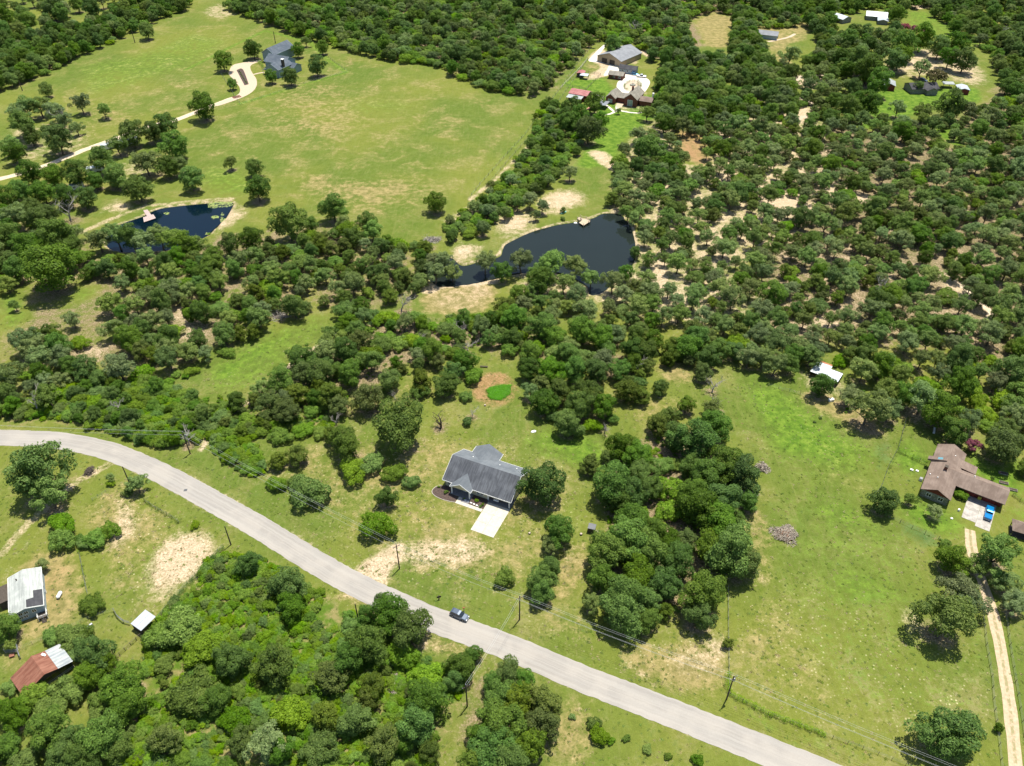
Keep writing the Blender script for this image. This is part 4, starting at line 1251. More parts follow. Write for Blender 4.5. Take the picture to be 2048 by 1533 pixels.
def clashes(x, y, R, kind, sp):
    ci, cj = int(x // cell), int(y // cell)
    for a in (-1, 0, 1):
        for b in (-1, 0, 1):
            for i in grid.get((ci + a, cj + b), ()):
                t = ALL[i]
                d = math.hypot(t['x'] - x, t['y'] - y)
                if t['ex']:
                    lim = .62 * (t['R'] + R)
                else:
                    lim = .56 * (t['R'] + R) + (sp - 6.6) * .25 + max(0, sp - 9.5) * 1.0 + (1.1 * random.random() if 'sandy' in phrase or 'thin' in phrase else 0)
                if d < lim:
                    return True
    return False


road_pts = np.array([(p.x, p.y) for p in ROAD_CL])


def gapn(x, y):
    return .5 + .25 * math.sin(x * .071 + 1.3 * math.sin(y * .043)) + .25 * math.sin(y * .083 + 1.7 * math.sin(x * .057 + 2))


for zone, phrase, poly, mix, sp, (r0, r1), gap in FILLS:
    h0 = 5.0 if r0 > 2.5 else 1.5
    cor = [P(px, max(py, -75), h0) for px, py in poly]
    x0, x1 = min(c[0] for c in cor), max(c[0] for c in cor)
    y0, y1 = min(c[1] for c in cor), max(c[1] for c in cor)
    area = (x1 - x0) * (y1 - y0)
    n = int(area / (sp * sp) * 8)
    if n < 1:
        continue
    X = rng.uniform(x0, x1, n)
    Y = rng.uniform(y0, y1, n)
    PX, PY, _ = PRv(X, Y, h0)
    ok = inside(PX, PY, [(px, max(py, -75)) for px, py in poly])
    for ci_, c in enumerate(CLEAR):
        hit = inside(PX, PY, c)
        if ci_ in (1, 2, 3):          # thinly wooded sand: a few trees stand in it
            hit &= rng.random(n) < .93
        ok &= ~hit
    for i in np.where(ok)[0]:
        x, y = float(X[i]), float(Y[i])
        if gap and gapn(x * 2.6, y * 2.6) < gap * 2.2:
            continue
        k = random.choice(mix)
        R = random.uniform(r0, r1) * (1 if k in 'OG' else .78 if k == 'C' else .86 if r0 > 3 else 1)
        if clashes(x, y, R, k, sp):
            continue
        if np.min(np.hypot(road_pts[:, 0] - x, road_pts[:, 1] - y)) < 5 + R * .5:
            continue
        ALL.append(dict(x=x, y=y, R=R, k=k, zone=zone, ph=phrase, ex=False, hs=random.uniform(.88, 1.12), px=float(PX[i]), py=float(PY[i])))
        gput(len(ALL) - 1)
# dead trees
for i, (px, py, w) in enumerate([(880, 838, 42), (944, 824, 24), (1428, 765, 42), (1210, 852, 30), (1225, 735, 30), (1275, 728, 34), (1495, 990, 36), (668, 672, 26), (655, 705, 36), (722, 688, 26), (840, 672, 22), (800, 600, 44), (668, 838, 28), (500, 640, 30), (925, 655, 30), (1765, 580, 46), (1330, 300, 34), (130, 412, 52), (640, 700, 30), (560, 630, 24), (860, 480, 30), (65, 800, 50), (235, 805, 40), (372, 872, 40), (1440, 810, 34), (610, 730, 26), (2000, 60, 26), (120, 230, 40), (310, 325, 40), (1270, 50, 30), (890, 60, 26), (935, 690, 34), (790, 790, 20)]):
    add_px('D', px, py, w * 1.25, 'dead trees', ['standing dead tree with dark bare limbs on the lawn' if i == 0 else 'leafless grey tree standing among green crowns'][0], 1.0)

# ------------------------------------------------------------------ choose the individuals that show largest
for t in ALL:
    h = CZ[t['k']] * t['R'] * t['hs']
    u, v, z = PR(t['x'], t['y'], h)
    t['u'], t['v'] = u, v
    t['app'] = t['R'] / z * FOC
    t['vis'] = -10 < u < 2058 and -10 < v < 1545
LIMIT = {'O': 300, 'G': 300, 'C': 220, 'S': 300, 'V': 200, 'P': 10, 'B': 5, 'D': 60}
indiv, rest = [], []
for k in LIMIT:
    ts = sorted([t for t in ALL if t['k'] == k], key=lambda t: -(t['app'] if t['vis'] else -1))
    vis = [t for t in ts if t['vis']]
    indiv += vis[:LIMIT[k]]
    rest += vis[LIMIT[k]:] + [t for t in ts if not t['vis']]
print('trees', len(ALL), 'individual', len(indiv), 'stuff', len(rest))
# labels
from collections import defaultdict
byz = defaultdict(list)
for t in indiv:
    byz[(t['zone'], t['k'], t['ex'])].append(t)
for (zone, k, ex), ts in byz.items():
    ts.sort(key=lambda t: t['u'])
    for i, t in enumerate(ts):
        if k == 'D':
            continue
        word = HWORD[k][0]
        if ex and len(ts) == 1:
            t['label'] = 'single ' + SHORT[k] + ' ' + t['ph']
        elif ex and len(ts) <= 12:
            t['label'] = SHORT[k] + ' ' + t['ph'] + ', ' + ORD[i]
        else:
            t['label'] = ''
LAND = [('the slate pond', 1140, 500), ('the blue pond', 370, 450), ('the brown roofed house', 1910, 940), ('the grey roofed house', 960, 960), ('the tin roofed shed', 1650, 745), ('the brick house', 1255, 210), ('the big workshop', 1215, 110), ('the farmhouse', 550, 120), ('the red shed', 1778, 170), ('the far carport', 1925, 172), ('the transformer pole', 380, 900), ('the sandy driveway mouth', 760, 1130), ('the open shelter', 283, 1242), ('the rusty barn', 80, 1330), ('the blue home', 45, 1190), ('the lower lane pole', 934, 1413), ('the round brush pile', 1570, 1070), ('the dry clearing', 920, 595), ('the small left lawn', 50, 600), ('the grassy lane', 520, 690), ('the round green patch', 997, 785), ('the brown clearing', 1345, 740), ('the orange clearing', 1385, 295), ('the bright sand strip', 1540, 385), ('the far cottage', 1530, 68), ('the lane bend', 1608, 225), ('the meadow corner', 1080, 190), ('the white roofs', 1725, 30), ('the narrow sandy path', 1950, 600), ('the camper', 1478, 223), ('the dark bench', 968, 735), ('the small green clearing', 1890, 270), ('the long trailer', 240, 295), ('the road curve', 300, 960), ('the parked car', 920, 1230), ('the right sand driveway', 1980, 1200), ('the sandy patch', 365, 1130), ('the pump shed', 1185, 1057), ('the pale branch heap', 1496, 990), ('the gate cedar', 1457, 1286), ('the bright tree gap', 1270, 520), ('the far green patch', 1970, 315), ('the sandy hollow', 1660, 650), ('the left sandy gap', 190, 700), ('the upper pasture fence', 700, 60), ('the left tree belt end', 340, 20)]
LW = [(n, *P(px, py)) for n, px, py in LAND]
WORD2 = {'O': 'dark oak', 'G': 'grey green tree', 'C': 'olive cedar', 'S': 'green shrub', 'V': 'bright vine mound', 'P': 'pink myrtle', 'B': 'bushy tree', 'D': 'bare grey dead tree'}
cl_ = defaultdict(list)
for t in indiv:
    if t.get('label') or (t['k'] == 'D' and abs(t['px'] - 880) < 1 and abs(t['py'] - 838) < 1):
        continue
    n, lx, ly = min(LW, key=lambda q: (q[1] - t['x']) ** 2 + (q[2] - t['y']) ** 2)
    dx, dy = t['x'] - lx, t['y'] - ly
    if abs(dx) > abs(dy):
        dr_ = 'left of' if dx < 0 else 'right of'
    else:
        dr_ = 'beyond' if dy > 0 else 'in front of'
    cl_[(t['k'], n, dr_)].append(t)
for (k, n, dr_), ts in cl_.items():
    ts.sort(key=lambda t: t['u'])
    if len(ts) == 1:
        ts[0]['label'] = 'single %s %s %s among its neighbours' % (WORD2[k], dr_, n)
        continue
    rows = [ts]
    if len(ts) > 12:
        ts2 = sorted(ts, key=lambda t: t['y'])
        h_ = (len(ts2) + 1) // 2
        rows = [sorted(ts2[:h_], key=lambda t: t['u']), sorted(ts2[h_:], key=lambda t: t['u'])]
    for ri, row in enumerate(rows):
        pre = '' if len(rows) == 1 else ('nearer ' if ri == 0 else 'farther ')
        for i, t in enumerate(row):
            o_ = ORD[i] if i < 12 else ORD[len(row) - 1 - i].replace('left', 'right') if len(row) - 1 - i < 12 else 'middle one'
            t['label'] = '%s%s %s %s, %s' % (pre, WORD2[k], dr_, n, o_)


def place_tree(t, i):
    k = t['k']
    word, nm, cat = HWORD[k]
    s = t['R']
    root = thing(nm, t.get('label', ''), cat, (t['x'], t['y'], 0), 0)
    root.rotation_euler = (0, 0, random.uniform(0, 6.283))
    root.scale = (s * random.uniform(.86, 1.12), s * random.uniform(.86, 1.12), s * t['hs'])
    g = {'O': 'oaks', 'G': 'open crowned trees', 'C': 'cedars', 'S': 'shrubs', 'V': 'vine mounds', 'P': 'pink myrtles', 'B': 'bushy trees'}[k] + ' ' + t['ph']
    root['group'] = g
    crown, trunk = PROTO[k][i % len(PROTO[k])]
    link(bpy.data.objects.new('crown', crown), root)
    link(bpy.data.objects.new('trunk' if k in 'OGCB' else 'stem', trunk), root)
    return root


n_dead = 0
for i, t in enumerate(indiv):
    if t['k'] == 'D':
        root = thing('dead_tree', '', 'dead tree', (t['x'], t['y'], 0), random.uniform(0, 6.28))
        sc_ = t['R'] * 1.35
        root.scale = (sc_, sc_, sc_ * .9)
        if abs(t['px'] - 880) < 1 and abs(t['py'] - 838) < 1:
            root['label'] = 'dark leafless dead tree standing on the lawn beside the big oak'
            link(bpy.data.objects.new('branches', BURNT), root)
        else:
            side = 'left part' if t['px'] < 700 else 'middle' if t['px'] < 1300 else 'right part'
            far = 'far' if t['py'] < 500 else 'near'
            root['label'] = t['label']
            root['group'] = 'dead trees, %s %s' % (far, side)
            link(bpy.data.objects.new('branches', DEAD[n_dead % 4]), root)
            n_dead += 1
    else:
        place_tree(t, i)


# ------------------------------------------------------------------ the rest of the woods: one object per kind, instanced
def instancer(name, label, items, protos, kind='stuff', extra=None):
    """items: x y z sx sz rot ; protos: list of meshes"""
    if not len(items):
        return None
    it = np.array(items, float)
    me = bpy.data.meshes.new(name)
    me.vertices.add(len(it))
    me.vertices.foreach_set('co', it[:, :3].astype(np.float32).ravel())
    a = me.attributes.new('sc', 'FLOAT_VECTOR', 'POINT')
    a.data.foreach_set('vector', np.stack([it[:, 3] * rng.uniform(.82, 1.15, len(it)), it[:, 3] * rng.uniform(.82, 1.15, len(it)), it[:, 4]], 1).astype(np.float32).ravel())
    a = me.attributes.new('rt', 'FLOAT_VECTOR', 'POINT')
    a.data.foreach_set('vector', np.stack([it[:, 5] * 0, it[:, 5] * 0, it[:, 5]], 1).astype(np.float32).ravel())
    a = me.attributes.new('pk', 'INT', 'POINT')
    a.data.foreach_set('value', (np.arange(len(it)) * 7 % len(protos)).astype(np.int32))
    o = bpy.data.objects.new(name, me)
    link(o)
    tag(o, label, None, None, kind)
    col = bpy.data.collections.new(name + '_shapes')
    for i, m in enumerate(protos):
        col.objects.link(bpy.data.objects.new('%s_shape_%02d' % (name, i), m))
    ng = bpy.data.node_groups.new(name + '_nodes', 'GeometryNodeTree')
    ng.interface.new_socket('Geometry', in_out='INPUT', socket_type='NodeSocketGeometry')
    ng.interface.new_socket('Geometry', in_out='OUTPUT', socket_type='NodeSocketGeometry')
    gi = ng.nodes.new('NodeGroupInput')
    go = ng.nodes.new('NodeGroupOutput')
    ci = ng.nodes.new('GeometryNodeCollectionInfo')
    ci.inputs['Collection'].default_value = col
    ci.inputs['Separate Children'].default_value = True
    ci.inputs['Reset Children'].default_value = True
    ip = ng.nodes.new('GeometryNodeInstanceOnPoints')
    ip.inputs['Pick Instance'].default_value = True

    def attr(nm, ty):
        n = ng.nodes.new('GeometryNodeInputNamedAttribute')
        n.data_type = ty
        n.inputs['Name'].default_value = nm
        return n.outputs['Attribute']
    m2p = ng.nodes.new('GeometryNodeMeshToPoints')
    ng.links.new(gi.outputs[0], m2p.inputs[0])
    ng.links.new(m2p.outputs[0], ip.inputs['Points'])
    ng.links.new(ci.outputs[0], ip.inputs['Instance'])
    ng.links.new(attr('pk', 'INT'), ip.inputs['Instance Index'])
    ng.links.new(attr('rt', 'FLOAT_VECTOR'), ip.inputs['Rotation'])
    ng.links.new(attr('sc', 'FLOAT_VECTOR'), ip.inputs['Scale'])
    ng.links.new(ip.outputs[0], go.inputs[0])
    md = o.modifiers.new('scatter', 'NODES')
    md.node_group = ng
    return o


def joined(crown, trunk, name):
    n1, n2 = len(crown.vertices), len(trunk.vertices)
    c1 = np.empty(n1 * 3, np.float32)
    crown.vertices.foreach_get('co', c1)
    c2 = np.empty(n2 * 3, np.float32)
    trunk.vertices.foreach_get('co', c2)
    me = bpy.data.meshes.new(name)
    me.vertices.add(n1 + n2)
    me.vertices.foreach_set('co', np.concatenate([c1, c2]))
    l1 = np.arange(n1, dtype=np.int32)
    l2 = np.empty(len(trunk.loops), np.int32)
    trunk.loops.foreach_get('vertex_index', l2)
    me.loops.add(len(l1) + len(l2))
    me.loops.foreach_set('vertex_index', np.concatenate([l1, l2 + n1]))
    s2 = np.empty(len(trunk.polygons), np.int32)
    trunk.polygons.foreach_get('loop_start', s2)
    me.polygons.add(n1 // 4 + len(s2))
    me.polygons.foreach_set('loop_start', np.concatenate([np.arange(0, n1, 4, dtype=np.int32), s2 + n1]))
    me.materials.append(crown.materials[0])
    me.materials.append(trunk.materials[0])
    me.polygons.foreach_set('material_index', np.concatenate([np.zeros(n1 // 4, np.int32), np.ones(len(s2), np.int32)]))
    me.update(calc_edges=True)
    tv = np.empty(n1, np.float32)
    crown.attributes['tint'].data.foreach_get('value', tv)
    at = me.attributes.new('tint', 'FLOAT', 'POINT')
    at.data.foreach_set('value', np.concatenate([tv, np.zeros(n2, np.float32)]))
    return me


STUFF = {'O': ('far_oaks', 'dark green oak canopy of the farther woods'), 'G': ('far_open_trees', 'grey green open canopy of the farther sandy woods'), 'C': ('far_cedars', 'olive cedars scattered through the farther woods'), 'S': ('far_shrubs', 'green shrubs scattered through the woods'), 'V': ('far_vines', 'bright green vine mounds scattered through the woods')}
for k, (nm, lb) in STUFF.items():
    ts = [t for t in rest if t['k'] == k]
    instancer(nm, lb, [(t['x'], t['y'], 0, t['R'], t['R'] * t['hs'], random.uniform(0, 6.28)) for t in ts], [joined(c, tr, nm + '_mesh') for c, tr in PROTO[k]])

# low undergrowth of weeds and vines
UNDER = [([(290, 1270), (430, 1108), (520, 1115), (600, 1165), (690, 1218), (760, 1262), (870, 1335), (940, 1330), (920, 1390), (880, 1460), (850, 1580), (180, 1620), (230, 1500), (290, 1400)], 1.0, 'vs', 1.25),
         ([(0, 790), (60, 805), (200, 775), (420, 805), (410, 870), (330, 896), (120, 838), (0, 845)], 1.2, 'vs', 1.2),
         ([(410, 850), (440, 850), (520, 900), (528, 942), (500, 952), (430, 910)], 1.0, 'vs', 1.1),
         ([(420, 840), (500, 860), (620, 868), (678, 850), (640, 835), (520, 835), (440, 795)], 1.1, 'vs', 1.1),
         ([(480, 790), (600, 690), (760, 630), (1000, 640), (1130, 700), (950, 690), (800, 770), (640, 840), (500, 840)], 2.6, 'vs', .6),
         ([(1200, 1060), (1240, 900), (1330, 860), (1480, 950), (1490, 1100), (1420, 1220), (1250, 1240)], 2.2, 's', .7),
         ([(1600, 855), (1620, 850), (1900, 640), (2040, 640), (2040, 850), (1900, 780)], 5.0, 's', .7),
         ([(900, 632), (990, 634), (1000, 655), (885, 655)], 1.6, 'v', .8)]
ui = []
for poly, sp, kk, rmax in UNDER:
    cor = [P(px, py, 0) for px, py in poly]
    x0, x1 = min(c[0] for c in cor), max(c[0] for c in cor)
    y0, y1 = min(c[1] for c in cor), max(c[1] for c in cor)
    n = int((x1 - x0) * (y1 - y0) / (sp * sp))
    X = rng.uniform(x0, x1, n)
    Y = rng.uniform(y0, y1, n)
    PX, PY, _ = PRv(X, Y, 0)
    ok = inside(PX, PY, poly)
    for i in np.where(ok)[0]:
        if gapn(X[i] * 2.3, Y[i] * 2.3) < .17 and sp < 2 and sp > .6:
            continue
        r_ = random.uniform(.35, 1) * rmax * 1.25
        ui.append((X[i], Y[i], -.04, r_, r_ * random.uniform(.7, 1.3), random.uniform(0, 6.28)))
instancer('undergrowth', 'knee high weeds and trailing vines covering the rough ground', ui, [PROTO['V'][0][0], PROTO['V'][2][0], PROTO['S'][0][0], PROTO['V'][1][0], PROTO['V'][3][0]])
gp = [(974, 779), (992, 773), (1020, 771), (1018, 788), (1000, 799), (980, 797)]
gi = []
for _ in range(4000):
    x_, y_ = rng.uniform(*sorted((P(970, 785)[0], P(1024, 785)[0]))), rng.uniform(P(990, 802)[1], P(990, 768)[1])
    u_, v_, z_ = PR(x_, y_, .2)
    if inside(u_, v_, gp) and len(gi) < 420:
        r_ = random.uniform(.5, .95)
        gi.append((x_, y_, -.03, r_, r_ * .8, random.uniform(0, 6.28)))
ML['N'] = leaf_material('bright_weed_leaves', (.075, .23, .012), (.15, .42, .02), .004, .05, .1, .3)
nm_ = []
for i in range(2):
    q, tint, _, _ = leaf_cloud('V', 990 + i)
    nm_.append(cloud_mesh('bright_weeds_%d' % i, q[:4 * 900], tint[:4 * 900], ML['N']))
instancer('bright_weed_patch', 'vivid green round patch of low leafy plants on bare reddish soil', gi, nm_)
print('undergrowth', len(ui))

# grass tufts and weeds standing in the mown ground


def tuft_mesh(name, mat, seed, n=26):
    r = np.random.default_rng(seed)
    p = r.normal(size=(n, 3)) * np.array([.42, .42, .12])
    p[:, 2] = np.abs(p[:, 2]) + .04
    t = r.normal(size=(n, 3)) * np.array([1, 1, .5])
    t /= np.linalg.norm(t, axis=1)[:, None]
    b = np.cross(t, r.normal(size=(n, 3)) * .5 + np.array([0, 0, 1]))
    b /= np.linalg.norm(b, axis=1)[:, None]
    s = r.uniform(.16, .34, (n, 1))
    q = np.stack([p - t * s, p + b * s * .5, p + t * s, p - b * s * .5], 1)
    return cloud_mesh(name, q.reshape(-1, 3), np.repeat(r.random(n), 4), mat)


M_TUFTG = leaf_material('grass_tuft', (.075, .125, .014), (.150, .205, .030), .02, .12, .3, .2)
M_TUFTD = leaf_material('straw_tuft', (.20, .17, .07), (.42, .36, .18), .02, .12, .25, .2)
OPEN_NO = [[(862, 878), (1052, 930), (1036, 1086), (940, 1082), (860, 1005)], [(1830, 880), (1900, 870), (2048, 960), (2048, 1060), (1980, 1080), (1915, 1050), (1830, 1000)], [(0, 1130), (90, 1125), (110, 1240), (0, 1260)], [(15, 1330), (120, 1290), (150, 1320), (90, 1400), (10, 1380)], [(1925, 1040), (1960, 1040), (2050, 1533), (2010, 1533), (1955, 1200)]]
OPEN_IN = [(-20, 560), (1400, 690), (1900, 690), (2070, 900), (2070, 1560), (-20, 1560)]
nT_ = 90000
TX = rng.uniform(-190, 330, nT_)
TY = rng.uniform(75, 330, nT_)
tpx, tpy, tz = PRv(TX, TY, 0)
ok = (tpx > -20) & (tpx < 2070) & (tpy > 640) & (tpy < 1560)
for c in OPEN_NO:
    ok &= ~inside(tpx, tpy, c)
cov = np.zeros(nT_, bool)
for t in ALL:
    if t['R'] > 1 and t['y'] < 340:
        cov |= (TX - t['x']) ** 2 + (TY - t['y']) ** 2 < (t['R'] * .7) ** 2
ok &= ~cov
cell_ok = np.ones(nT_, bool)
for p in ROAD_CL[::2]:
    cell_ok &= (TX - p.x) ** 2 + (TY - p.y) ** 2 > 4.1 ** 2
ok &= cell_ok
gr_, st_ = [], []
for i in np.where(ok)[0]:
    dn = gapn(TX[i] * 3.1, TY[i] * 3.1)
    jx = min(gnx - 1, int((TX[i] - GX0) / GS))
    jy = min(gny - 1, int((TY[i] - GY0) / GS))
    sandy = CH['sand'][jy, jx] + CH['dry'][jy, jx] * .6 + CH['speck'][jy, jx] * .5
    if random.random() > .30 + .55 * dn:
        continue
    s_ = random.uniform(.16, .5) * (1.25 if sandy > .5 else 1)
    row = (TX[i], TY[i], -.02, s_, s_ * random.uniform(.6, 1.3), random.uniform(0, 6.28))
    (st_ if random.random() < .22 + .35 * min(1, sandy) else gr_).append(row)
ui2 = None
instancer('grass_tufts', 'green grass tufts and weeds in the mown meadows', gr_, [tuft_mesh('grass_tuft', M_TUFTG, 700 + i) for i in range(3)])
instancer('straw_tufts', 'dry straw coloured grass tufts in the meadows and verges', st_, [tuft_mesh('straw_tuft', M_TUFTD, 800 + i) for i in range(3)])
print('tufts', len(gr_), len(st_))

# litter and bare sand under the crowns (fallen leaves lie where the tree stands)
for t in ALL:
    if t['k'] in 'OGCD' and t['R'] > 1.2:
        i0, i1 = np.searchsorted(gx, (t['x'] - t['R'] * 1.25, t['x'] + t['R'] * 1.25))
        j0, j1 = np.searchsorted(gy, (t['y'] - t['R'] * 1.25, t['y'] + t['R'] * 1.25))
        if i1 > i0 and j1 > j0:
            dd = np.hypot(GXX[j0:j1, i0:i1] - t['x'], GYY[j0:j1, i0:i1] - t['y']) / t['R']
            a = CH['litter'][j0:j1, i0:i1]
            np.maximum(a, np.clip(1.35 - dd * 1.1, 0, 1) * (.62 if t['ex'] else .5), out=a)
flush_ground()
# ------------------------------------------------------------------ BUILDINGS
def shingle(name, c1, c2, streak=0.5):
    m, nt, out = new_mat(name)
    tc = nd(nt, 'ShaderNodeTexCoord')
    o = tc.outputs['Object']
    n1 = noise(nt, o, .35, 3, .6)
    n2 = noise(nt, o, 7.0, 3, .7)
    mp = nd(nt, 'ShaderNodeMapping')
    mp.inputs['Scale'].default_value = (2.3, .22, .22)
    lk(nt, o, mp.inputs['Vector'])
    n3 = noise(nt, mp.outputs[0], 1.0, 4, .65)
    c = mixc(nt, ramp(nt, n1, .35, .65), c1, c2)
    c = mixc(nt, mth(nt, 'MULTIPLY', ramp(nt, n3, .42, .62), streak), c, tuple(v * .42 for v in c1))
    c = mixc(nt, 1.0, c, mixc(nt, n2, (.75, .75, .75), (1.25, 1.25, 1.25)), 'MULTIPLY')
    bsdf(nt, out, c, .88, 0, .2, bump=n2, bstr=.4, bdist=.03)
    return m


def metal_roof(name, c1, c2, rough=.45, pitch=1.1, metal=.3):
    m, nt, out = new_mat(name)
    tc = nd(nt, 'ShaderNodeTexCoord')
    o = tc.outputs['Object']
    sp = nd(nt, 'ShaderNodeSeparateXYZ')
    lk(nt, o, sp.inputs[0])
    mp = nd(nt, 'ShaderNodeMapping')
    mp.inputs['Scale'].default_value = (.3, 1.5, .3)
    lk(nt, o, mp.inputs['Vector'])
    n = noise(nt, mp.outputs[0], 1.0, 5, .65)
    n2 = noise(nt, o, 1.3, 4, .7)
    c = mixc(nt, ramp(nt, n, .36, .62), c1, c2)
    c = mixc(nt, mth(nt, 'MULTIPLY', ramp(nt, n2, .5, .7), .35), c, tuple(v * .6 for v in c1))
    w = mth(nt, 'SINE', mth(nt, 'MULTIPLY', sp.outputs[1], 2 * math.pi / pitch))
    bsdf(nt, out, c, rough, metal, .4, bump=w, bstr=.5, bdist=.04)
    return m


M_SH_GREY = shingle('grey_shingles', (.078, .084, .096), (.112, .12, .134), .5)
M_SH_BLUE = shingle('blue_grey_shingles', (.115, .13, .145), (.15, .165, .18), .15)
M_SH_BROWN = shingle('brown_shingles', (.165, .122, .098), (.225, .172, .14), .2)
M_SH_FARM = shingle('slate_blue_shingles', (.075, .095, .12), (.11, .13, .155), .2)
M_SH_TAN = shingle('tan_grey_shingles', (.20, .185, .15), (.27, .25, .21), .3)
M_SH_SLATE = shingle('workshop_grey_roof', (.19, .20, .215), (.24, .25, .265), .1)
M_SH_WHITE = shingle('weathered_white_roof', (.33, .35, .33), (.42, .44, .41), .35)
M_SH_DARK = shingle('charcoal_shingles', (.045, .045, .05), (.07, .07, .075), .2)
M_CREAM = simple('cream_siding', (.60, .54, .36), .7, 0, .05, 4)
M_WHITE = simple('white_trim', (.78, .78, .75), .5, 0, .03, 4)
M_GLASS = simple('dark_glass', (.02, .028, .035), .12, 0, .1, 2, spec=.6)
M_STONE = simple('grey_stone_wall', (.24, .24, .20), .9, 0, .25, 2.5)
M_RED = simple('dark_red_siding', (.17, .035, .025), .7, 0, .15, 3)
M_BRICK = simple('red_brick_wall', (.17, .065, .045), .85, 0, .2, 6)
M_BLUEW = simple('pale_blue_siding', (.30, .38, .42), .6, 0, .06, 4)
M_DKWOOD = simple('dark_timber', (.08, .065, .05), .85, 0, .2, 5)
M_WOOD = simple('pale_deck_timber', (.42, .35, .29), .85, 0, .12, 5)
M_MULCH = simple('dark_mulch', (.085, .06, .05), .95, 0, .3, 4)
M_FLOOR = simple('grey_slab_floor', (.17, .17, .18), .8, 0, .1, 2)
M_DRIVE = simple('house_concrete', (.47, .44, .37), .85, 0, .07, .9, col2=(.43, .39, .32))
M_DRIVE2 = simple('worn_concrete', (.40, .37, .33), .9, 0, .1, .8, col2=(.27, .25, .22))
M_RUST = metal_roof('rusty_tin', (.17, .06, .035), (.25, .11, .07), .7, 1.0, .1)
M_TIN = metal_roof('pale_tin', (.27, .30, .31), (.40, .42, .40), .45, 1.0, .25)
M_WTIN = metal_roof('white_tin', (.38, .42, .45), (.48, .52, .54), .4, 1.0, .15)
M_REDTIN = metal_roof('faded_red_tin', (.26, .075, .075), (.36, .15, .14), .6, 1.0, .1)
M_STEEL = simple('grey_steel', (.30, .31, .32), .4, .5, .1, 4)
M_TANW = simple('tan_wall', (.42, .33, .22), .8, 0, .08, 3)


def roof_slabs(x0, y0, x1, y1, he, hr, axis, t=.16, over=0.0):
    """two solid slabs meeting on the ridge; (x0..y1) are the eave lines"""
    out = []
    if axis == 'x':
        ym = (y0 + y1) / 2
        for ya in (y0, y1):
            mb = MB()
            mb.prism([(x0, ya, he), (x0, ym, hr), (x0, ym, hr - t), (x0, ya, he - t)], (x1 - x0, 0, 0))
            out.append(mb)
    else:
        xm = (x0 + x1) / 2
        for xa in (x0, x1):
            mb = MB()
            mb.prism([(xa, y0, he), (xm, y0, hr), (xm, y0, hr - t), (xa, y0, he - t)], (0, y1 - y0, 0))
            out.append(mb)
    return out


def attic(x0, y0, x1, y1, he, hr, axis, ov=.5):
    mb = MB()
    if axis == 'x':
        ym = (y0 + y1) / 2
        k = (hr - he) / (ym - y0)
        mb.prism([(x0 + ov, y0 + ov, he - .18), (x0 + ov, y1 - ov, he - .18), (x0 + ov, y1 - ov, he + k * ov - .18), (x0 + ov, ym, hr - .18), (x0 + ov, y0 + ov, he + k * ov - .18)], (x1 - x0 - 2 * ov, 0, 0))
    else:
        xm = (x0 + x1) / 2
        k = (hr - he) / (xm - x0)
        mb.prism([(x0 + ov, y0 + ov, he - .18), (x1 - ov, y0 + ov, he - .18), (x1 - ov, y0 + ov, he + k * ov - .18), (xm, y0 + ov, hr - .18), (x0 + ov, y0 + ov, he + k * ov - .18)], (0, y1 - y0 - 2 * ov, 0))
    return mb


def gable(root, x0, y0, x1, y1, he, hr, axis, mw, mr, trim=None, walls=True, ov=.5, mr2=None, mg=None):
    sl = roof_slabs(x0, y0, x1, y1, he, hr, axis)
    for i, s in enumerate(sl):
        part('roof', s, (mr2 if (mr2 and i) else mr), root)
    part('gable_wall', attic(x0, y0, x1, y1, he, hr, axis, ov), mg or mw, root)
    if walls:
        part('wall', MB().box(x0 + ov, y0 + ov, -.1, x1 - ov, y1 - ov, he - .19), mw, root)
    if trim:
        f = MB()
        if axis == 'x':
            for ya in (y0, y1):
                s = -1 if ya == y0 else 1
                f.box(x0, ya + s * .003, he - .2, x1, ya + s * .06, he + .06)
            ym = (y0 + y1) / 2
            for xa in (x0, x1):
                s = -1 if xa == x0 else 1
                for ya in (y0, y1):
                    f.prism([(xa + s * .003, ya, he + .05), (xa + s * .003, ym, hr + .05), (xa + s * .003, ym, hr - .2), (xa + s * .003, ya, he - .2)], (s * .06, 0, 0))
        else:
            for xa in (x0, x1):
                s = -1 if xa == x0 else 1
                f.box(xa + s * .003, y0, he - .2, xa + s * .06, y1, he + .06)
            xm = (x0 + x1) / 2
            for ya in (y0, y1):
                s = -1 if ya == y0 else 1
                for xa in (x0, x1):
                    f.prism([(xa, ya + s * .003, he + .05), (xm, ya + s * .003, hr + .05), (xm, ya + s * .003, hr - .2), (xa, ya + s * .003, he - .2)], (0, s * .06, 0))
        part('fascia', f, trim, root)


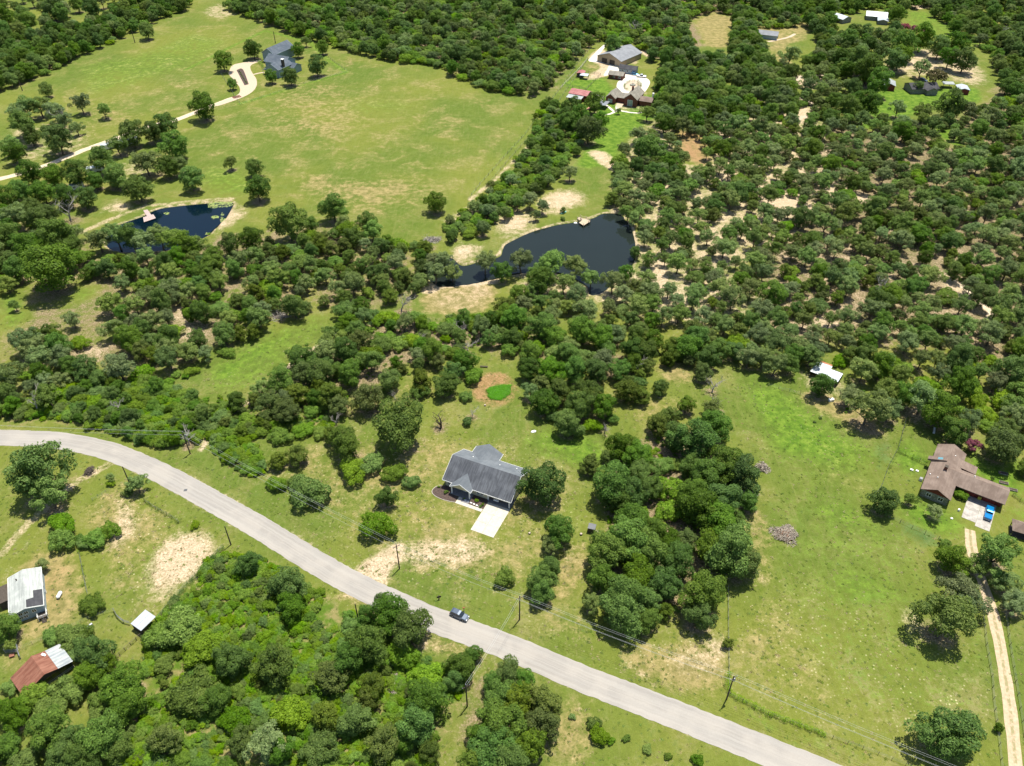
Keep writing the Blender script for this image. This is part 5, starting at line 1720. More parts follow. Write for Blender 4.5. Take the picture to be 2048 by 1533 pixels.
def window(root, x, y, z, w, h, face='-y', name='window', mat=None, frame=None):
    """frame proud of the wall with a pane inside it"""
    s = {'-y': (0, -1), '+y': (0, 1), '-x': (-1, 0), '+x': (1, 0)}[face]
    fr = MB()
    pn = MB()
    if s[0] == 0:
        ya, yb = sorted((y, y + s[1] * .07))
        for b in ((x - w / 2 - .1, z - .1, x - w / 2, z + h + .1), (x + w / 2, z - .1, x + w / 2 + .1, z + h + .1), (x - w / 2, z - .1, x + w / 2, z), (x - w / 2, z + h, x + w / 2, z + h + .1), (x - .04, z, x + .04, z + h)):
            fr.box(b[0], ya, b[1], b[2], yb, b[3])
        ya, yb = sorted((y, y + s[1] * .035))
        pn.box(x - w / 2, ya, z, x + w / 2, yb, z + h)
    else:
        xa, xb = sorted((x, x + s[0] * .07))
        for b in ((y - w / 2 - .1, z - .1, y - w / 2, z + h + .1), (y + w / 2, z - .1, y + w / 2 + .1, z + h + .1), (y - w / 2, z - .1, y + w / 2, z), (y - w / 2, z + h, y + w / 2, z + h + .1), (y - .04, z, y + .04, z + h)):
            fr.box(xa, b[0], b[1], xb, b[2], b[3])
        xa, xb = sorted((x, x + s[0] * .035))
        pn.box(xa, y - w / 2, z, xb, y + w / 2, z + h)
    f = part(name, fr, frame or M_WHITE, root)
    part('pane', pn, mat or M_GLASS, f)
    return f


def vent(root, x, y, z, mat=None):
    part('roof_vent', MB().tube([(x, y, z - .2), (x, y, z + .35)], .14, 8), mat or M_WHITE, root)


# ---- the grey roofed house with the covered parking bay
H1 = thing('family_house', 'cream single storey house with streaked grey shingle roof and front porch gable', 'house', (-19.9, 159.4, 0), math.radians(-24.3))
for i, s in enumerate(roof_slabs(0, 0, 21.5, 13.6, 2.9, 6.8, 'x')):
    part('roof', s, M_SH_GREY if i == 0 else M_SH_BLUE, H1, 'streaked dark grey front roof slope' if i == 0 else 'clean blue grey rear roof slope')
part('gable_wall', attic(0, 0, 21.5, 13.6, 2.9, 6.8, 'x', .5), M_CREAM, H1)
part('wall', MB().box(.5, .9, -.1, 14.2, 13.1, 2.71).box(14.203, 7.2, -.1, 21, 13.1, 2.71), M_CREAM, H1)
f = MB()
for a, b in ((0, 3.3), (9.5, 21.5)):
    f.box(a, -.07, 2.7, b, -.004, 2.97)
f.box(0, 13.604, 2.7, 2.8, 13.67, 2.97).box(11.7, 13.604, 2.7, 21.5, 13.67, 2.97)
for xa, s in ((0, -1), (21.5, 1)):
    for ya in (0, 13.6):
        f.prism([(xa + s * .003, ya, 2.95), (xa + s * .003, 6.8, 6.85), (xa + s * .003, 6.8, 6.6), (xa + s * .003, ya, 2.7)], (s * .07, 0, 0))
part('fascia', f, M_WHITE, H1)
for s in roof_slabs(2.8, 8.5, 11.6, 16.4, 2.9, 5.45, 'y'):
    part('roof', s, M_SH_BLUE, H1, 'blue grey roof of the rear wing')
part('gable_wall', attic(2.8, 8.5, 11.6, 16.4, 2.9, 5.45, 'y', .5), M_CREAM, H1)
part('wall', MB().box(3.3, 13.104, -.1, 11.1, 15.9, 2.71), M_CREAM, H1)
f = MB().box(2.73, 13.68, 2.7, 2.797, 16.4, 2.97).box(11.603, 13.68, 2.7, 11.67, 16.4, 2.97)
part('fascia', f, M_WHITE, H1)
for i, s in enumerate(roof_slabs(3.1, -1.4, 9.7, 4.2, 2.9, 4.9, 'y')):
    part('porch_roof', s, M_SH_BLUE, H1)
part('porch_gable', MB().prism([(3.7, -1.1, 2.72), (9.1, -1.1, 2.72), (9.1, -1.1, 3.05), (6.4, -1.1, 4.7), (3.7, -1.1, 3.05)], (0, .15, 0)), M_CREAM, H1)
f = MB()
for xa in (3.1, 9.7):
    f.prism([(xa, -1.404, 2.95), (6.4, -1.404, 4.95), (6.4, -1.404, 4.7), (xa, -1.404, 2.7)], (0, -.07, 0))
    f.box(xa - (.07 if xa < 5 else -.003), -1.4, 2.7, xa + (-.003 if xa < 5 else .07), -.08, 2.97)
part('porch_fascia', f, M_WHITE, H1)
for x_ in (3.6, 9.2):
    part('porch_post', MB().box(x_ - .16, -1.25, .12, x_ + .16, -.93, 2.73), M_WHITE, H1)
part('porch_floor', MB().box(3.2, -1.5, -.05, 9.6, .895, .12), M_FLOOR, H1)
part('carport_floor', MB().box(14.21, .1, -.05, 21.2, 7.19, .08), M_FLOOR, H1)
part('carport_post', MB().box(20.7, .25, .08, 20.95, .5, 2.71), M_WHITE, H1)
part('carport_wall', MB().box(20.85, 3.6, .08, 20.99, 7.19, 2.7), M_CREAM, H1)
part('corner_post', MB().box(14.0, .62, 0, 14.3, .895, 2.71), M_WHITE, H1)
window(H1, 1.9, .9, 1.0, 1.1, 1.2)
window(H1, 11.0, .9, 1.0, .8, 1.2)
window(H1, 12.1, .9, 1.0, .8, 1.2)
window(H1, 5.0, .9, .9, 1.0, 1.3)
window(H1, 8.2, .9, .9, 1.0, 1.3)
for x_ in (4.8, 9.5):
    window(H1, x_, 15.9, 1, 1.2, 1.2, '+y')
window(H1, .5, 4.5, 1, 1.2, 1.2, '-x')
window(H1, .5, 9.5, 1, 1.2, 1.2, '-x')
dr = part('front_door', MB().box(6.1, .82, .12, 7.1, .9, 2.2), M_WHITE, H1)
part('door_knob', MB().tube([(6.95, .74, 1.15), (6.95, .83, 1.15)], .04, 6), M_STEEL, dr)
vent(H1, 5.0, 9.9, 4.9)
vent(H1, 13.5, 10.0, 4.9)
vent(H1, 18.2, 11.4, 4.1)
# driveway slabs
DW = thing('driveway', 'bright concrete driveway slabs in front of the grey roofed house', 'driveway', (-19.9, 159.4, 0), math.radians(-24.3))
xs_ = (14.4, 17.85, 21.3)
ys_ = (-11.0, -7.4, -3.8, -.02)
for i in range(2):
    for j in range(3):
        part('slab', MB().box(xs_[i] + .02, ys_[j] + .02, -.05, xs_[i + 1] - .02, ys_[j + 1] - .02, .07 + .004 * ((i + j) % 2)), M_DRIVE, DW)
for i in range(4):
    part('walk_slab', MB().box(6.1 + i * 2.05, -4.1, -.05, 8.11 + i * 2.05, -3.0, .065), M_DRIVE, DW)
part('walk_slab', MB().box(6.1, -2.97, -.05, 7.2, -1.53, .065), M_DRIVE, DW)
# planting beds


def poly_block(name, root, pts, z0, z1, mat, label=None):
    return part(name, MB().prism([(p[0], p[1], z0) for p in pts], (0, 0, z1 - z0)), mat, root, label)


BED = thing('mulch_bed', 'dark mulch planting bed with pale curved edging left of the porch', 'flower bed', (-19.9, 159.4, 0), math.radians(-24.3))
bp = [(6.0, -3.9), (4.0, -4.3), (1.5, -4.4), (-.6, -4.0), (-1.8, -3.2), (-2.1, -2.0), (-1.6, -.6), (-.6, .3), (.4, .5), (.4, .85), (3.1, .85), (3.1, -1.6), (5.9, -1.6)]
poly_block('mulch', BED, bp, -.05, .05, M_MULCH)
ed = MB()
ed.tube([(p[0], p[1], .06) for p in resample([(q[0], q[1], 0) for q in bp[:8]], .6)], .085, 5)
part('edging', ed, M_DRIVE, BED)
BED2 = thing('mulch_bed', 'dark mulch bed with stepping stones between porch and driveway', 'flower bed', (-19.9, 159.4, 0), math.radians(-24.3))
poly_block('mulch', BED2, [(9.65, -2.9), (14.35, -2.9), (14.35, .6), (13.9, .85), (9.65, .85)], -.05, .05, M_MULCH)
poly_block('mulch', BED2, [(7.25, -2.95), (9.6, -2.95), (9.6, -1.55), (7.25, -1.55)], -.05, .045, M_FLOOR)
for i in range(6):
    x_, y_ = 8.0 + i * .95, -2.2 - .1 * i
    part('stepping_stone', MB().box(x_, y_, .04, x_ + .6, y_ + .35, .10), M_WHITE, BED2)


def small_plant(parent_root, wx, wy, s, label, kind='S'):
    r_ = thing('bed_plant', label, 'plant', (wx, wy, .04), random.uniform(0, 6))
    r_.scale = (s, s, s)
    c_, t_ = PROTO[kind][1]
    link(bpy.data.objects.new('foliage', c_), r_)
    link(bpy.data.objects.new('stem', t_), r_)
    return r_


def lw(origin, ang, x, y):
    c_, s_ = math.cos(math.radians(ang)), math.sin(math.radians(ang))
    return origin[0] + x * c_ - y * s_, origin[1] + x * s_ + y * c_


O1 = (-19.9, 159.4)
for (x_, y_, s_, lb) in ((-.9, -.7, .5, 'small shrub at the rounded left end of the mulch bed'), (2.0, -1.8, .75, 'reddish shrub in the middle of the left mulch bed'), (11.4, -1.0, .7, 'shrub in the mulch bed below the paired windows'), (13.6, -1.6, .55, 'yellow green shrub beside the driveway corner'), (7.8, -1.7, .35, 'low plant beside the porch step'), (13.3, -2.6, .5, 'low shrub at the front edge of the right mulch bed')):
    small_plant(None, *lw(O1, -24.3, x_, y_), s_, lb)

# ---- brown roofed house
O2, A2 = (115.1, 155.8), -34.1
H2 = thing('brown_roofed_house', 'long brown shingle house with red gable and two garage doors', 'house', (*O2, 0), math.radians(A2))
gable(H2, 0, 0, 8.0, 22.1, 2.9, 4.9, 'y', M_STONE, M_SH_BROWN, None, mg=M_RED)
for s in roof_slabs(4.2, 6.9, 20.7, 14.5, 2.88, 4.86, 'x'):
    part('roof', s, M_SH_BROWN, H2)
part('gable_wall', attic(8.1, 6.9, 20.7, 14.5, 2.88, 4.86, 'x', .5), M_RED, H2)
part('wall', MB().box(7.503, 8.6, -.1, 20.2, 14.0, 2.69), M_RED, H2)
part('lean_to_roof', MB().prism([(7.3, 14.9, 3.2), (11.8, 14.9, 2.7), (11.8, 14.9, 2.58), (7.3, 14.9, 3.08)], (0, 3.6, 0)), M_SH_BROWN, H2)
part('lean_to_wall', MB().box(7.6, 15.0, -.1, 11.5, 18.3, 2.55), M_RED, H2)
part('dormer', MB().prism([(-1.1, 13.3, 3.35), (3.7, 13.3, 5.15), (3.7, 13.3, 3.0), (-1.1, 13.3, 2.9)], (0, 1.5, 0)), M_SH_BROWN, H2)
sk = part('skylight', MB().prism([(1.3, 13.6, 4.28), (2.5, 13.6, 4.73), (2.5, 13.6, 4.65), (1.3, 13.6, 4.2)], (0, .95, 0)), simple('skylight_glass', (.12, .28, .33), .15, 0, .1, 3, spec=.6), H2)
ch = part('chimney', MB().box(3.6, 9.3, 3.5, 4.4, 10.2, 6.0), M_BRICK, H2)
part('chimney_cap', MB().box(3.5, 9.2, 6.003, 4.5, 10.3, 6.1), M_DKWOOD, ch)
for x_, y_, z_ in ((2.9, 5.5, 4.35), (5.3, 17.8, 4.1), (11.5, 11.4, 4.7), (.9, 6.8, 3.4)):
    vent(H2, x_, y_, z_)
M_GDOOR = simple('red_garage_door', (.24, .045, .035), .6, 0, .08, 3)
for a, b in ((10.3, 13.5), (15.6, 18.6)):
    gd = part('garage_door', MB().box(a, 8.5, .02, b, 8.597, 2.35), M_GDOOR, H2)
    for k in range(3):
        part('door_rail', MB().box(a + .1, 8.46, .55 + k * .55, b - .1, 8.497, .6 + k * .55), M_RED, gd)
window(H2, 2.5, .5, 1.0, 1.2, 1.1)
window(H2, 5.6, .5, 1.0, 1.2, 1.1)
window(H2, .5, 4, 1.0, 1.3, 1.1, '-x')
window(H2, .5, 10, 1.0, 1.3, 1.1, '-x')
window(H2, .5, 18, 1.0, 1.3, 1.1, '-x')
gt = MB().box(8.02, 6.83, 2.72, 20.7, 6.895, 2.95)
part('gutter', gt, M_SH_BROWN, H2)
DB = thing('garage_apron', 'weathered grey concrete slabs in front of the red garage doors', 'driveway', (*O2, 0), math.radians(A2))
ysl = (-2.7, .4, 3.6, 7.0)
for j in range(3):
    part('slab', MB().box(12.0, ysl[j] + .02 + (1.3 if j == 0 else 0), -.05, 15.6, ysl[j + 1] - .02, .06), M_DRIVE2, DB)
    part('slab', MB().box(15.64, ysl[j] + .02, -.05, 19.3, ysl[j + 1] - .02, .064), M_DRIVE2, DB)
part('slab', MB().box(10.4, 7.04, -.05, 19.3, 8.45, .06), M_DRIVE2, DB)
for i, (x_, y_) in enumerate(((21.5, 7.9),)):
    px_, py_ = lw(O2, A2, x_, y_)
for (px, py, w, d, h, mat, nm, lb, cat) in (
        (1841, 961, .9, .9, .9, M_WHITE, 'air_conditioner', 'white air conditioner against the left wall of the brown house', 'air conditioner'),
        (1823, 941, .8, .5, .4, M_WHITE, 'cooler_box', 'small white box on the grass left of the brown house, right one', 'box'),
        (1834, 943, .7, .5, .35, M_WHITE, 'cooler_box', 'small white box on the grass nearest the brown house wall', 'box'),
        (1917, 1022, .5, .5, .7, M_WHITE, 'garden_urn', 'white garden ornament at the left corner of the concrete apron', 'ornament'),
        (1958, 999, .9, .6, 1.0, simple('yellow_blue_bin', (.55, .5, .08), .5), 'storage_bin', 'yellow and blue bin in front of the garage', 'bin'),
        (1903, 1038, .5, .5, .3, M_WHITE, 'bird_bath', 'small pale bird bath on the lawn below the brown house', 'ornament')):
    x_, y_ = P(px, py)
    r_ = thing(nm, lb, cat, (x_, y_, 0), math.radians(A2))
    part('body', MB().box(-w / 2, -d / 2, 0, w / 2, d / 2, h * .8), mat, r_)
    part('lid', MB().prism([(-w / 2 - .04, -d / 2 - .04, h * .8 + .003), (w / 2 + .04, -d / 2 - .04, h * .8 + .003), (w * .4, -d * .4, h), (-w * .4, -d * .4, h)], (0, d * .9, 0)), M_STEEL if mat is M_WHITE and nm == 'air_conditioner' else mat, r_)
# raised beds right of the brown house
for px, py, lb in ((2006, 948, 'long grey raised garden bed on the lawn, farthest one'), (2007, 967, 'grey raised garden bed, middle one'), (2025, 981, 'grey raised garden bed nearest the garage wing')):
    x_, y_ = P(px, py)
    r_ = thing('raised_bed', lb, 'garden bed', (x_, y_, 0), math.radians(-20))
    part('frame', MB().box(-1.2, -.5, 0, 1.2, -.42, .4).box(-1.2, .42, 0, 1.2, .5, .4).box(-1.2, -.417, 0, -1.12, .417, .4).box(1.12, -.417, 0, 1.2, .417, .4), M_STONE, r_)
    part('soil', MB().box(-1.117, -.417, 0, 1.117, .417, .33), M_MULCH, r_)
# gazebo
GZB = thing('gazebo', 'square brown hipped roof pavilion at the right edge', 'gazebo', (137.2, 142.3, 0), math.radians(-25))
hw = 2.3
apex = (0, 0, 3.9)
c4 = [(-hw, -hw, 2.4), (hw, -hw, 2.4), (hw, hw, 2.4), (-hw, hw, 2.4)]
for i in range(4):
    a, b = c4[i], c4[(i + 1) % 4]
    m_ = MB()
    m_.v = [a, b, apex, (a[0], a[1], 2.3), (b[0], b[1], 2.3), (0, 0, 3.78)]
    m_.f = [(0, 1, 2), (5, 4, 3), (0, 3, 4, 1), (1, 4, 5, 2), (2, 5, 3, 0)]
    part('roof', m_, M_SH_BROWN, GZB)
for a in (-1, 1):
    for b_ in (-1, 1):
        part('post', MB().box(a * 1.95 - .09, b_ * 1.95 - .09, 0, a * 1.95 + .09, b_ * 1.95 + .09, 2.35), M_DKWOOD, GZB)
part('floor', MB().box(-2.1, -2.1, -.05, 2.1, 2.1, .12), M_DKWOOD, GZB)

# ---- pale blue mobile home at the left edge
O3, A3 = (-121.2, 113.5), 27.0
H3 = thing('mobile_home', 'pale blue home with weathered white roof missing shingles at one corner', 'house', (*O3, 0), math.radians(A3))
gable(H3, 0, 0, 7.7, 12.9, 3.2, 4.4, 'y', M_BLUEW, M_SH_WHITE, M_WHITE, ov=.35)
k3 = 1.2 / 3.85
f = MB()
f.prism([(4.2, .25, 4.4 - .35 * k3 + .012), (7.6, .25, 4.4 - 3.75 * k3 + .012), (7.6, 5.4, 4.4 - 3.75 * k3 + .012), (5.7, 5.4, 4.4 - 1.85 * k3 + .012), (5.7, 3.1, 4.4 - 1.85 * k3 + .012), (4.2, 2.7, 4.4 - .35 * k3 + .012)], (0, 0, .02))
part('bare_roof_patch', f, M_SH_DARK, H3, 'dark patch where the white roof covering is gone')
part('skirting', MB().box(.36, .37, -.1, 7.34, 12.53, .5), M_DKWOOD, H3)
part('roof_pipe', MB().tube([(2.2, 10.5, 3.6), (2.2, 10.5, 4.4)], .16, 8), M_DKWOOD, H3)
for x_ in (2.3, 3.5):
    window(H3, x_, .35, 2.1, .8, .8)
for x_ in (2.0, 3.1):
    window(H3, x_, .35, .9, .8, .7)
window(H3, 5.2, .35, 1.8, .8, .9)
window(H3, 7.35, 4, 1.6, 1.0, .9, '+x')
window(H3, 7.35, 8.5, 1.6, 1.0, .9, '+x')
pr = part('porch', MB().box(5.6, -1.6, .7, 7.6, .34, .85), M_DKWOOD, H3)
rl = MB()
for a, b_ in (((5.6, -1.6), (7.6, -1.6)), ((7.6, -1.6), (7.6, .3)), ((5.6, -1.6), (5.6, -.6))):
    for z_ in (1.3, 1.75):
        rl.tube([(a[0], a[1], z_), (b_[0], b_[1], z_)], .05, 4)
for a in ((5.6, -1.6), (6.6, -1.6), (7.6, -1.6), (7.6, -.6), (7.6, .3), (5.6, -.6)):
    rl.box(a[0] - .05, a[1] - .05, 0, a[0] + .05, a[1] + .05, 1.8)
part('railing', rl, M_WHITE, pr)
for k in range(3):
    part('step', MB().box(6.2, -2.0 - k * .3, 0, 7.2, -1.71 - k * .3, .55 - k * .17), M_DKWOOD, H3)
part('side_shed', MB().box(-2.4, 6.2, -.05, -.06, 11.4, 2.3), M_DKWOOD, H3)
part('side_shed_roof', MB().prism([(-2.6, 6.0, 2.35), (-.04, 6.0, 2.75), (-.04, 6.0, 2.85), (-2.6, 6.0, 2.45)], (0, 5.6, 0)), M_DKWOOD, H3)
# propane tank
x_, y_ = P(120, 1193)
PT = thing('propane_tank', 'small white rounded propane tank on the brown lawn', 'tank', (x_, y_, 0), math.radians(88))
pts = [(-1.05, 0, .62), (-.95, 0, .62), (-.75, 0, .62), (.75, 0, .62), (.95, 0, .62), (1.05, 0, .62)]
part('tank', MB().tube(pts, [.05, .32, .47, .47, .32, .05], 12), M_WHITE, PT, smooth=True)
part('dome', MB().tube([(0, 0, 1.05), (0, 0, 1.22), (0, 0, 1.26)], [.16, .16, .05], 8), M_WHITE, PT)
for s in (-.6, .6):
    part('foot', MB().box(s - .08, -.35, 0, s + .08, .35, .25), M_STEEL, PT)
x_, y_ = P(90, 1186)
WX = thing('white_unit', 'small white box unit beside the right wall of the blue home', 'box', (x_, y_, 0), math.radians(A3))
part('body', MB().box(-.35, -.4, 0, .35, .4, .7), M_WHITE, WX)
part('lid', MB().box(-.4, -.45, .703, .4, .45, .78), M_STEEL, WX)
# ---- rusty barn
OB = (-105.1 , 97.8)
BN = thing('tin_barn', 'old barn with rusty red tin roof and a pale tin lean-to', 'barn', (*OB, 0), math.radians(48))


def slope_panel(root, xa, za, xb, zb, y0, y1, mat, n, name='roof_panel', t=.05, label=None):
    w = (y1 - y0) / n
    for i in range(n):
        o = .012 * (i % 2)
        part(name, MB().prism([(xa, y0 + i * w + .01, za + o), (xb, y0 + i * w + .01, zb + o), (xb, y0 + i * w + .01, zb - t + o), (xa, y0 + i * w + .01, za - t + o)], (0, w - .02, 0)), mat, root, label)


slope_panel(BN, -5.6, 2.3, 0, 4.5, 0, 6.8, M_RUST, 8)
slope_panel(BN, 0.01, 4.5, 2.7, 3.5, 0, 6.8, M_RUST, 8)
slope_panel(BN, 2.72, 3.48, 5.9, 2.7, 0, 6.8, M_TIN, 7, label='pale tin roof panel')
part('ridge_cap', MB().prism([(-.35, -.05, 4.42), (0, -.05, 4.56), (.35, -.05, 4.42), (0, -.05, 4.5)], (0, 6.9, 0)), M_RUST, BN)
wl = MB().box(-5.4, .5, -.1, -5.3, 6.5, 2.3).box(-5.3, 6.4, -.1, 5.5, 6.5, 2.6).box(5.5, .5, -.1, 5.6, 6.39, 2.55)
wl.prism([(-5.3, .6, 2.35), (0, .6, 4.4), (2.6, .6, 3.4), (5.5, .6, 2.7), (5.5, .6, 2.4), (-5.3, .6, 2.0)], (0, .08, 0))
part('wall', wl, M_DKWOOD, BN)
for x_ in (-3.6, -1.4, .8, 2.7, 4.2, 5.4):
    part('post', MB().box(x_ - .08, .3, -.05, x_ + .08, .46, 2.6), M_DKWOOD, BN)
rl = MB()
for z_ in (.6, 1.1):
    rl.tube([(-1.2, .2, z_), (5.6, .2, z_)], .05, 4)
part('rail', rl, M_STEEL, BN)
part('roof_scrap', MB().prism([(1.6, 5.9, 3.98), (2.1, 5.0, 3.84), (2.5, 5.4, 3.7), (2.1, 6.3, 3.86)], (0, 0, .08)), M_WHITE, BN)
x_, y_ = P(25, 1313)
CR = thing('rusty_box', 'small rusty box on the grass beside the pipe pen', 'box', (x_, y_, 0), .4)
part('body', MB().box(-.5, -.4, 0, .5, .4, .45), M_RUST, CR)
part('lid', MB().box(-.55, -.45, .453, .55, .45, .55), M_RUST, CR)
# pipe pen
PN = thing('pipe_pen', 'small grey pipe pen at the left edge below the blue home', 'pen', (0, 0, 0))
cs_ = [P(*p) for p in ((12, 1292), (38, 1306), (42, 1318), (36, 1293), (12, 1307))]
for a, b_ in ((0, 4), (4, 1), (1, 3), (1, 2)):
    rl = MB()
    for z_ in (.5, 1.0, 1.4):
        rl.tube([(*cs_[a], z_), (*cs_[b_], z_)], .05, 4)
    part('rail', rl, M_STEEL, PN)
for c_ in cs_:
    part('post', MB().box(c_[0] - .06, c_[1] - .06, 0, c_[0] + .06, c_[1] + .06, 1.5), M_STEEL, PN)
# small pale roofed shed
S4 = thing('animal_shelter', 'open sided shelter with flat pale metal roof beside the brush', 'shed', (-91.7, 112.5, 0), math.radians(-32))
for i in range(4):
    part('roof_panel', MB().prism([(i * .96, -.1, 2.3 + .012 * (i % 2)), (i * .96 + .94, -.1, 2.3 + .012 * (i % 2)), (i * .96 + .94, 4.3, 2.62 + .012 * (i % 2)), (i * .96, 4.3, 2.62 + .012 * (i % 2))], (0, 0, .05)), simple('grey_flat_metal', (.42, .45, .48), .45, .2, .05, 3) if i == 0 else bpy.data.materials['grey_flat_metal'], S4)
for a in (.1, 3.7):
    for b_ in (.1, 4.0):
        part('post', MB().box(a - .07, b_ - .07, -.05, a + .07, b_ + .07, 2.3 + b_ * .07), M_DKWOOD, S4)
part('wall', MB().box(.2, .05, -.05, 3.6, .12, 1.3).box(.05, .2, -.05, .12, 3.9, 1.9), M_DKWOOD, S4)
x_, y_ = P(295, 1267)
WT = thing('water_trough', 'small white trough beside the open shelter', 'trough', (x_, y_, 0), .6)
part('tub', MB().box(-.5, -.3, 0, .5, -.25, .5).box(-.5, .25, 0, .5, .3, .5).box(-.5, -.247, 0, -.45, .247, .5).box(.45, -.247, 0, .5, .247, .5).box(-.447, -.247, 0, .447, .247, .3), M_WHITE, WT)
part('rim', MB().box(-.53, -.33, .503, .53, -.24, .54).box(-.53, .24, .503, .53, .33, .54), M_STEEL, WT)
x_, y_ = P(177, 1256)
VT = thing('culvert_pipe', 'dark metal pipe lying by the fence corner right of the blue home', 'pipe', (x_, y_, 0), .9)
part('pipe', MB().tube([(-1.1, 0, .4), (1.1, 0, .4)], .4, 12, False), M_STEEL, VT, smooth=True)
part('pipe_band', MB().tube([(-.1, 0, .4), (.1, 0, .4)], .43, 12, False), M_STEEL, VT)
# pump shed in the front yard
S5 = thing('pump_shed', 'small grey flat topped pump shed by the trees right of the driveway', 'shed', (20.4, 142.5, 0), math.radians(-17))
part('wall', MB().box(.08, .08, 0, 1.95, 1.6, 1.75), M_DKWOOD, S5)
part('roof', MB().prism([(0, -.1, 1.78), (2.05, -.1, 1.78), (2.05, 1.75, 1.95), (0, 1.75, 1.95)], (0, 0, .1)), simple('grey_felt', (.15, .155, .165), .8, 0, .1, 3), S5)
part('shelf', MB().box(2.1, .5, .5, 2.9, 1.1, .6).box(2.2, .6, 0, 2.3, .7, .5).box(2.7, .6, 0, 2.8, .7, .5), M_WOOD, S5)

# ---- far brick compound
O6, A6 = (63.3, 455.3), -23.7
H6 = thing('brick_house', 'red brick house with tan gabled roofs and a tall pale window', 'house', (*O6, 0), math.radians(A6))
gable(H6, 0, 0, 8.2, 15, 4.2, 7.4, 'y', M_BRICK, M_SH_TAN)
gable(H6, -11.0, 0, -4.6, 12, 3.2, 5.6, 'y', M_BRICK, M_SH_TAN)
gable(H6, -5.2, 3.5, 0.4, 11, 3.0, 4.8, 'x', M_BRICK, M_SH_TAN)
gable(H6, 7.9, 3.4, 15.8, 11.2, 3.0, 4.6, 'x', M_BRICK, M_SH_BROWN)
M_PALEGL = simple('pale_glass', (.22, .32, .30), .2, 0, .1, 2, spec=.5)
window(H6, 3.9, .5, .4, 2.8, 3.2, mat=M_PALEGL)
window(H6, -7.9, .5, .6, 2.4, 1.9, mat=M_PALEGL)
part('chimney', MB().box(2.1, 8.3, 5, 3.1, 9.3, 8.6), M_BRICK, H6)
part('chimney', MB().box(14.0, 9.6, 2.5, 15.0, 10.6, 6.0), M_WHITE, H6, 'white topped chimney')
H7 = thing('workshop', 'large metal workshop with wide smooth grey roof behind the brick house', 'barn', (54.5, 533.4, 0), math.radians(-41))
gable(H7, 0, 0, 19.3, 24, 3.6, 7.0, 'y', M_TANW, M_SH_SLATE)
part('door', MB().box(4, .42, 0, 8, .497, 3.0), M_DKWOOD, H7)
part('door', MB().box(10, .42, 0, 14, .497, 3.0), M_DKWOOD, H7)
part('side_wall_panel', MB().box(-.002, 1, 0, .49, 12, 3.2), M_TANW, H7)
H8 = thing('guest_cottage', 'small white walled cottage with grey roof by the paved court', 'house', (66.0, 511.0, 0), math.radians(-22))
gable(H8, 0, 0, 11.5, 7.5, 2.8, 4.3, 'x', M_BLUEW, M_SH_DARK)
for x_ in (3, 6, 8.5):
    window(H8, x_, .5, 1, .9, 1.1)
part('door', MB().box(9.6, .42, 0, 10.5, .497, 2.1), M_DKWOOD, H8)
H9 = thing('garage_cottage', 'low outbuilding with brown grey roof left of the white cottage', 'shed', (58.6, 500.5, 0), math.radians(-22))
gable(H9, 0, 0, 9.8, 7.4, 2.6, 4.0, 'x', M_BRICK, M_SH_TAN)
window(H9, 7.5, .5, .9, 1.4, 1.2)
window(H9, 4, .5, .9, 1.0, 1.0)
H10 = thing('horse_shed', 'small pen shed with red roof and a white lean-to', 'shed', (38.6, 500.6, 0), math.radians(-20))
gable(H10, 0, 2.6, 4.6, 8.4, 2.4, 3.1, 'y', M_DKWOOD, M_REDTIN, ov=.3)
part('lean_to_roof', MB().prism([(3.0, -.2, 2.3), (8.0, -.2, 2.3), (8.0, 3.6, 2.6), (3.0, 3.6, 2.6)], (0, 0, .08)), M_WTIN, H10)
for a in (3.2, 7.8):
    for b_ in (0, 3.3):
        part('post', MB().box(a - .1, b_ - .1, 0, a + .1, b_ + .1, 2.3), M_DKWOOD, H10)
H11 = thing('red_roofed_barn', 'barn with faded red tin roof and pale grey lean-to by the brick lawn', 'barn', (32.2, 461.6, 0), math.radians(-27))


def slope_panel_y(root, ya, za, yb, zb, x0, x1, mat, n, t=.06, label=None):
    w = (x1 - x0) / n
    for i in range(n):
        o = .02 * (i % 2)
        part('roof_panel', MB().prism([(x0 + i * w + .02, ya, za + o), (x0 + i * w + .02, yb, zb + o), (x0 + i * w + .02, yb, zb - t + o), (x0 + i * w + .02, ya, za - t + o)], (w - .04, 0, 0)), mat, root, label)


slope_panel_y(H11, -.2, 2.6, 4.2, 3.2, -1.2, 8.2, M_TIN, 6, label='pale grey lean-to roof panel')
slope_panel_y(H11, 3.9, 3.5, 8.6, 4.9, -1.6, 10.2, M_REDTIN, 8)
slope_panel_y(H11, 8.62, 4.9, 12.6, 3.6, -1.6, 10.2, M_REDTIN, 8)
part('wall', MB().box(-1.2, 4.3, -.1, 9.8, 12.2, 3.35).box(-.9, 4.0, -.1, 8, 4.28, 2.9), M_RED, H11)
part('stall_wall', MB().box(-.9, 1.6, -.1, 7.9, 1.7, 1.4), M_DKWOOD, H11)
for a in (-.9, 1.8, 4.6, 7.9):
    part('post', MB().box(a - .1, 0, -.1, a + .1, .2, 2.55), M_DKWOOD, H11)
# ---- blue grey farmhouse in the far meadow
fx, fy = P(534, 147)
H12 = thing('farmhouse', 'rambling two storey blue grey farmhouse in the far left meadow', 'house', (fx, fy, 0), math.radians(-27))


def at_px(px, py, h, ang, origin):
    wx, wy = P(px, py, h)
    dx, dy = wx - origin[0], wy - origin[1]
    c_, s_ = math.cos(-math.radians(ang)), math.sin(-math.radians(ang))
    return dx * c_ - dy * s_, dx * s_ + dy * c_


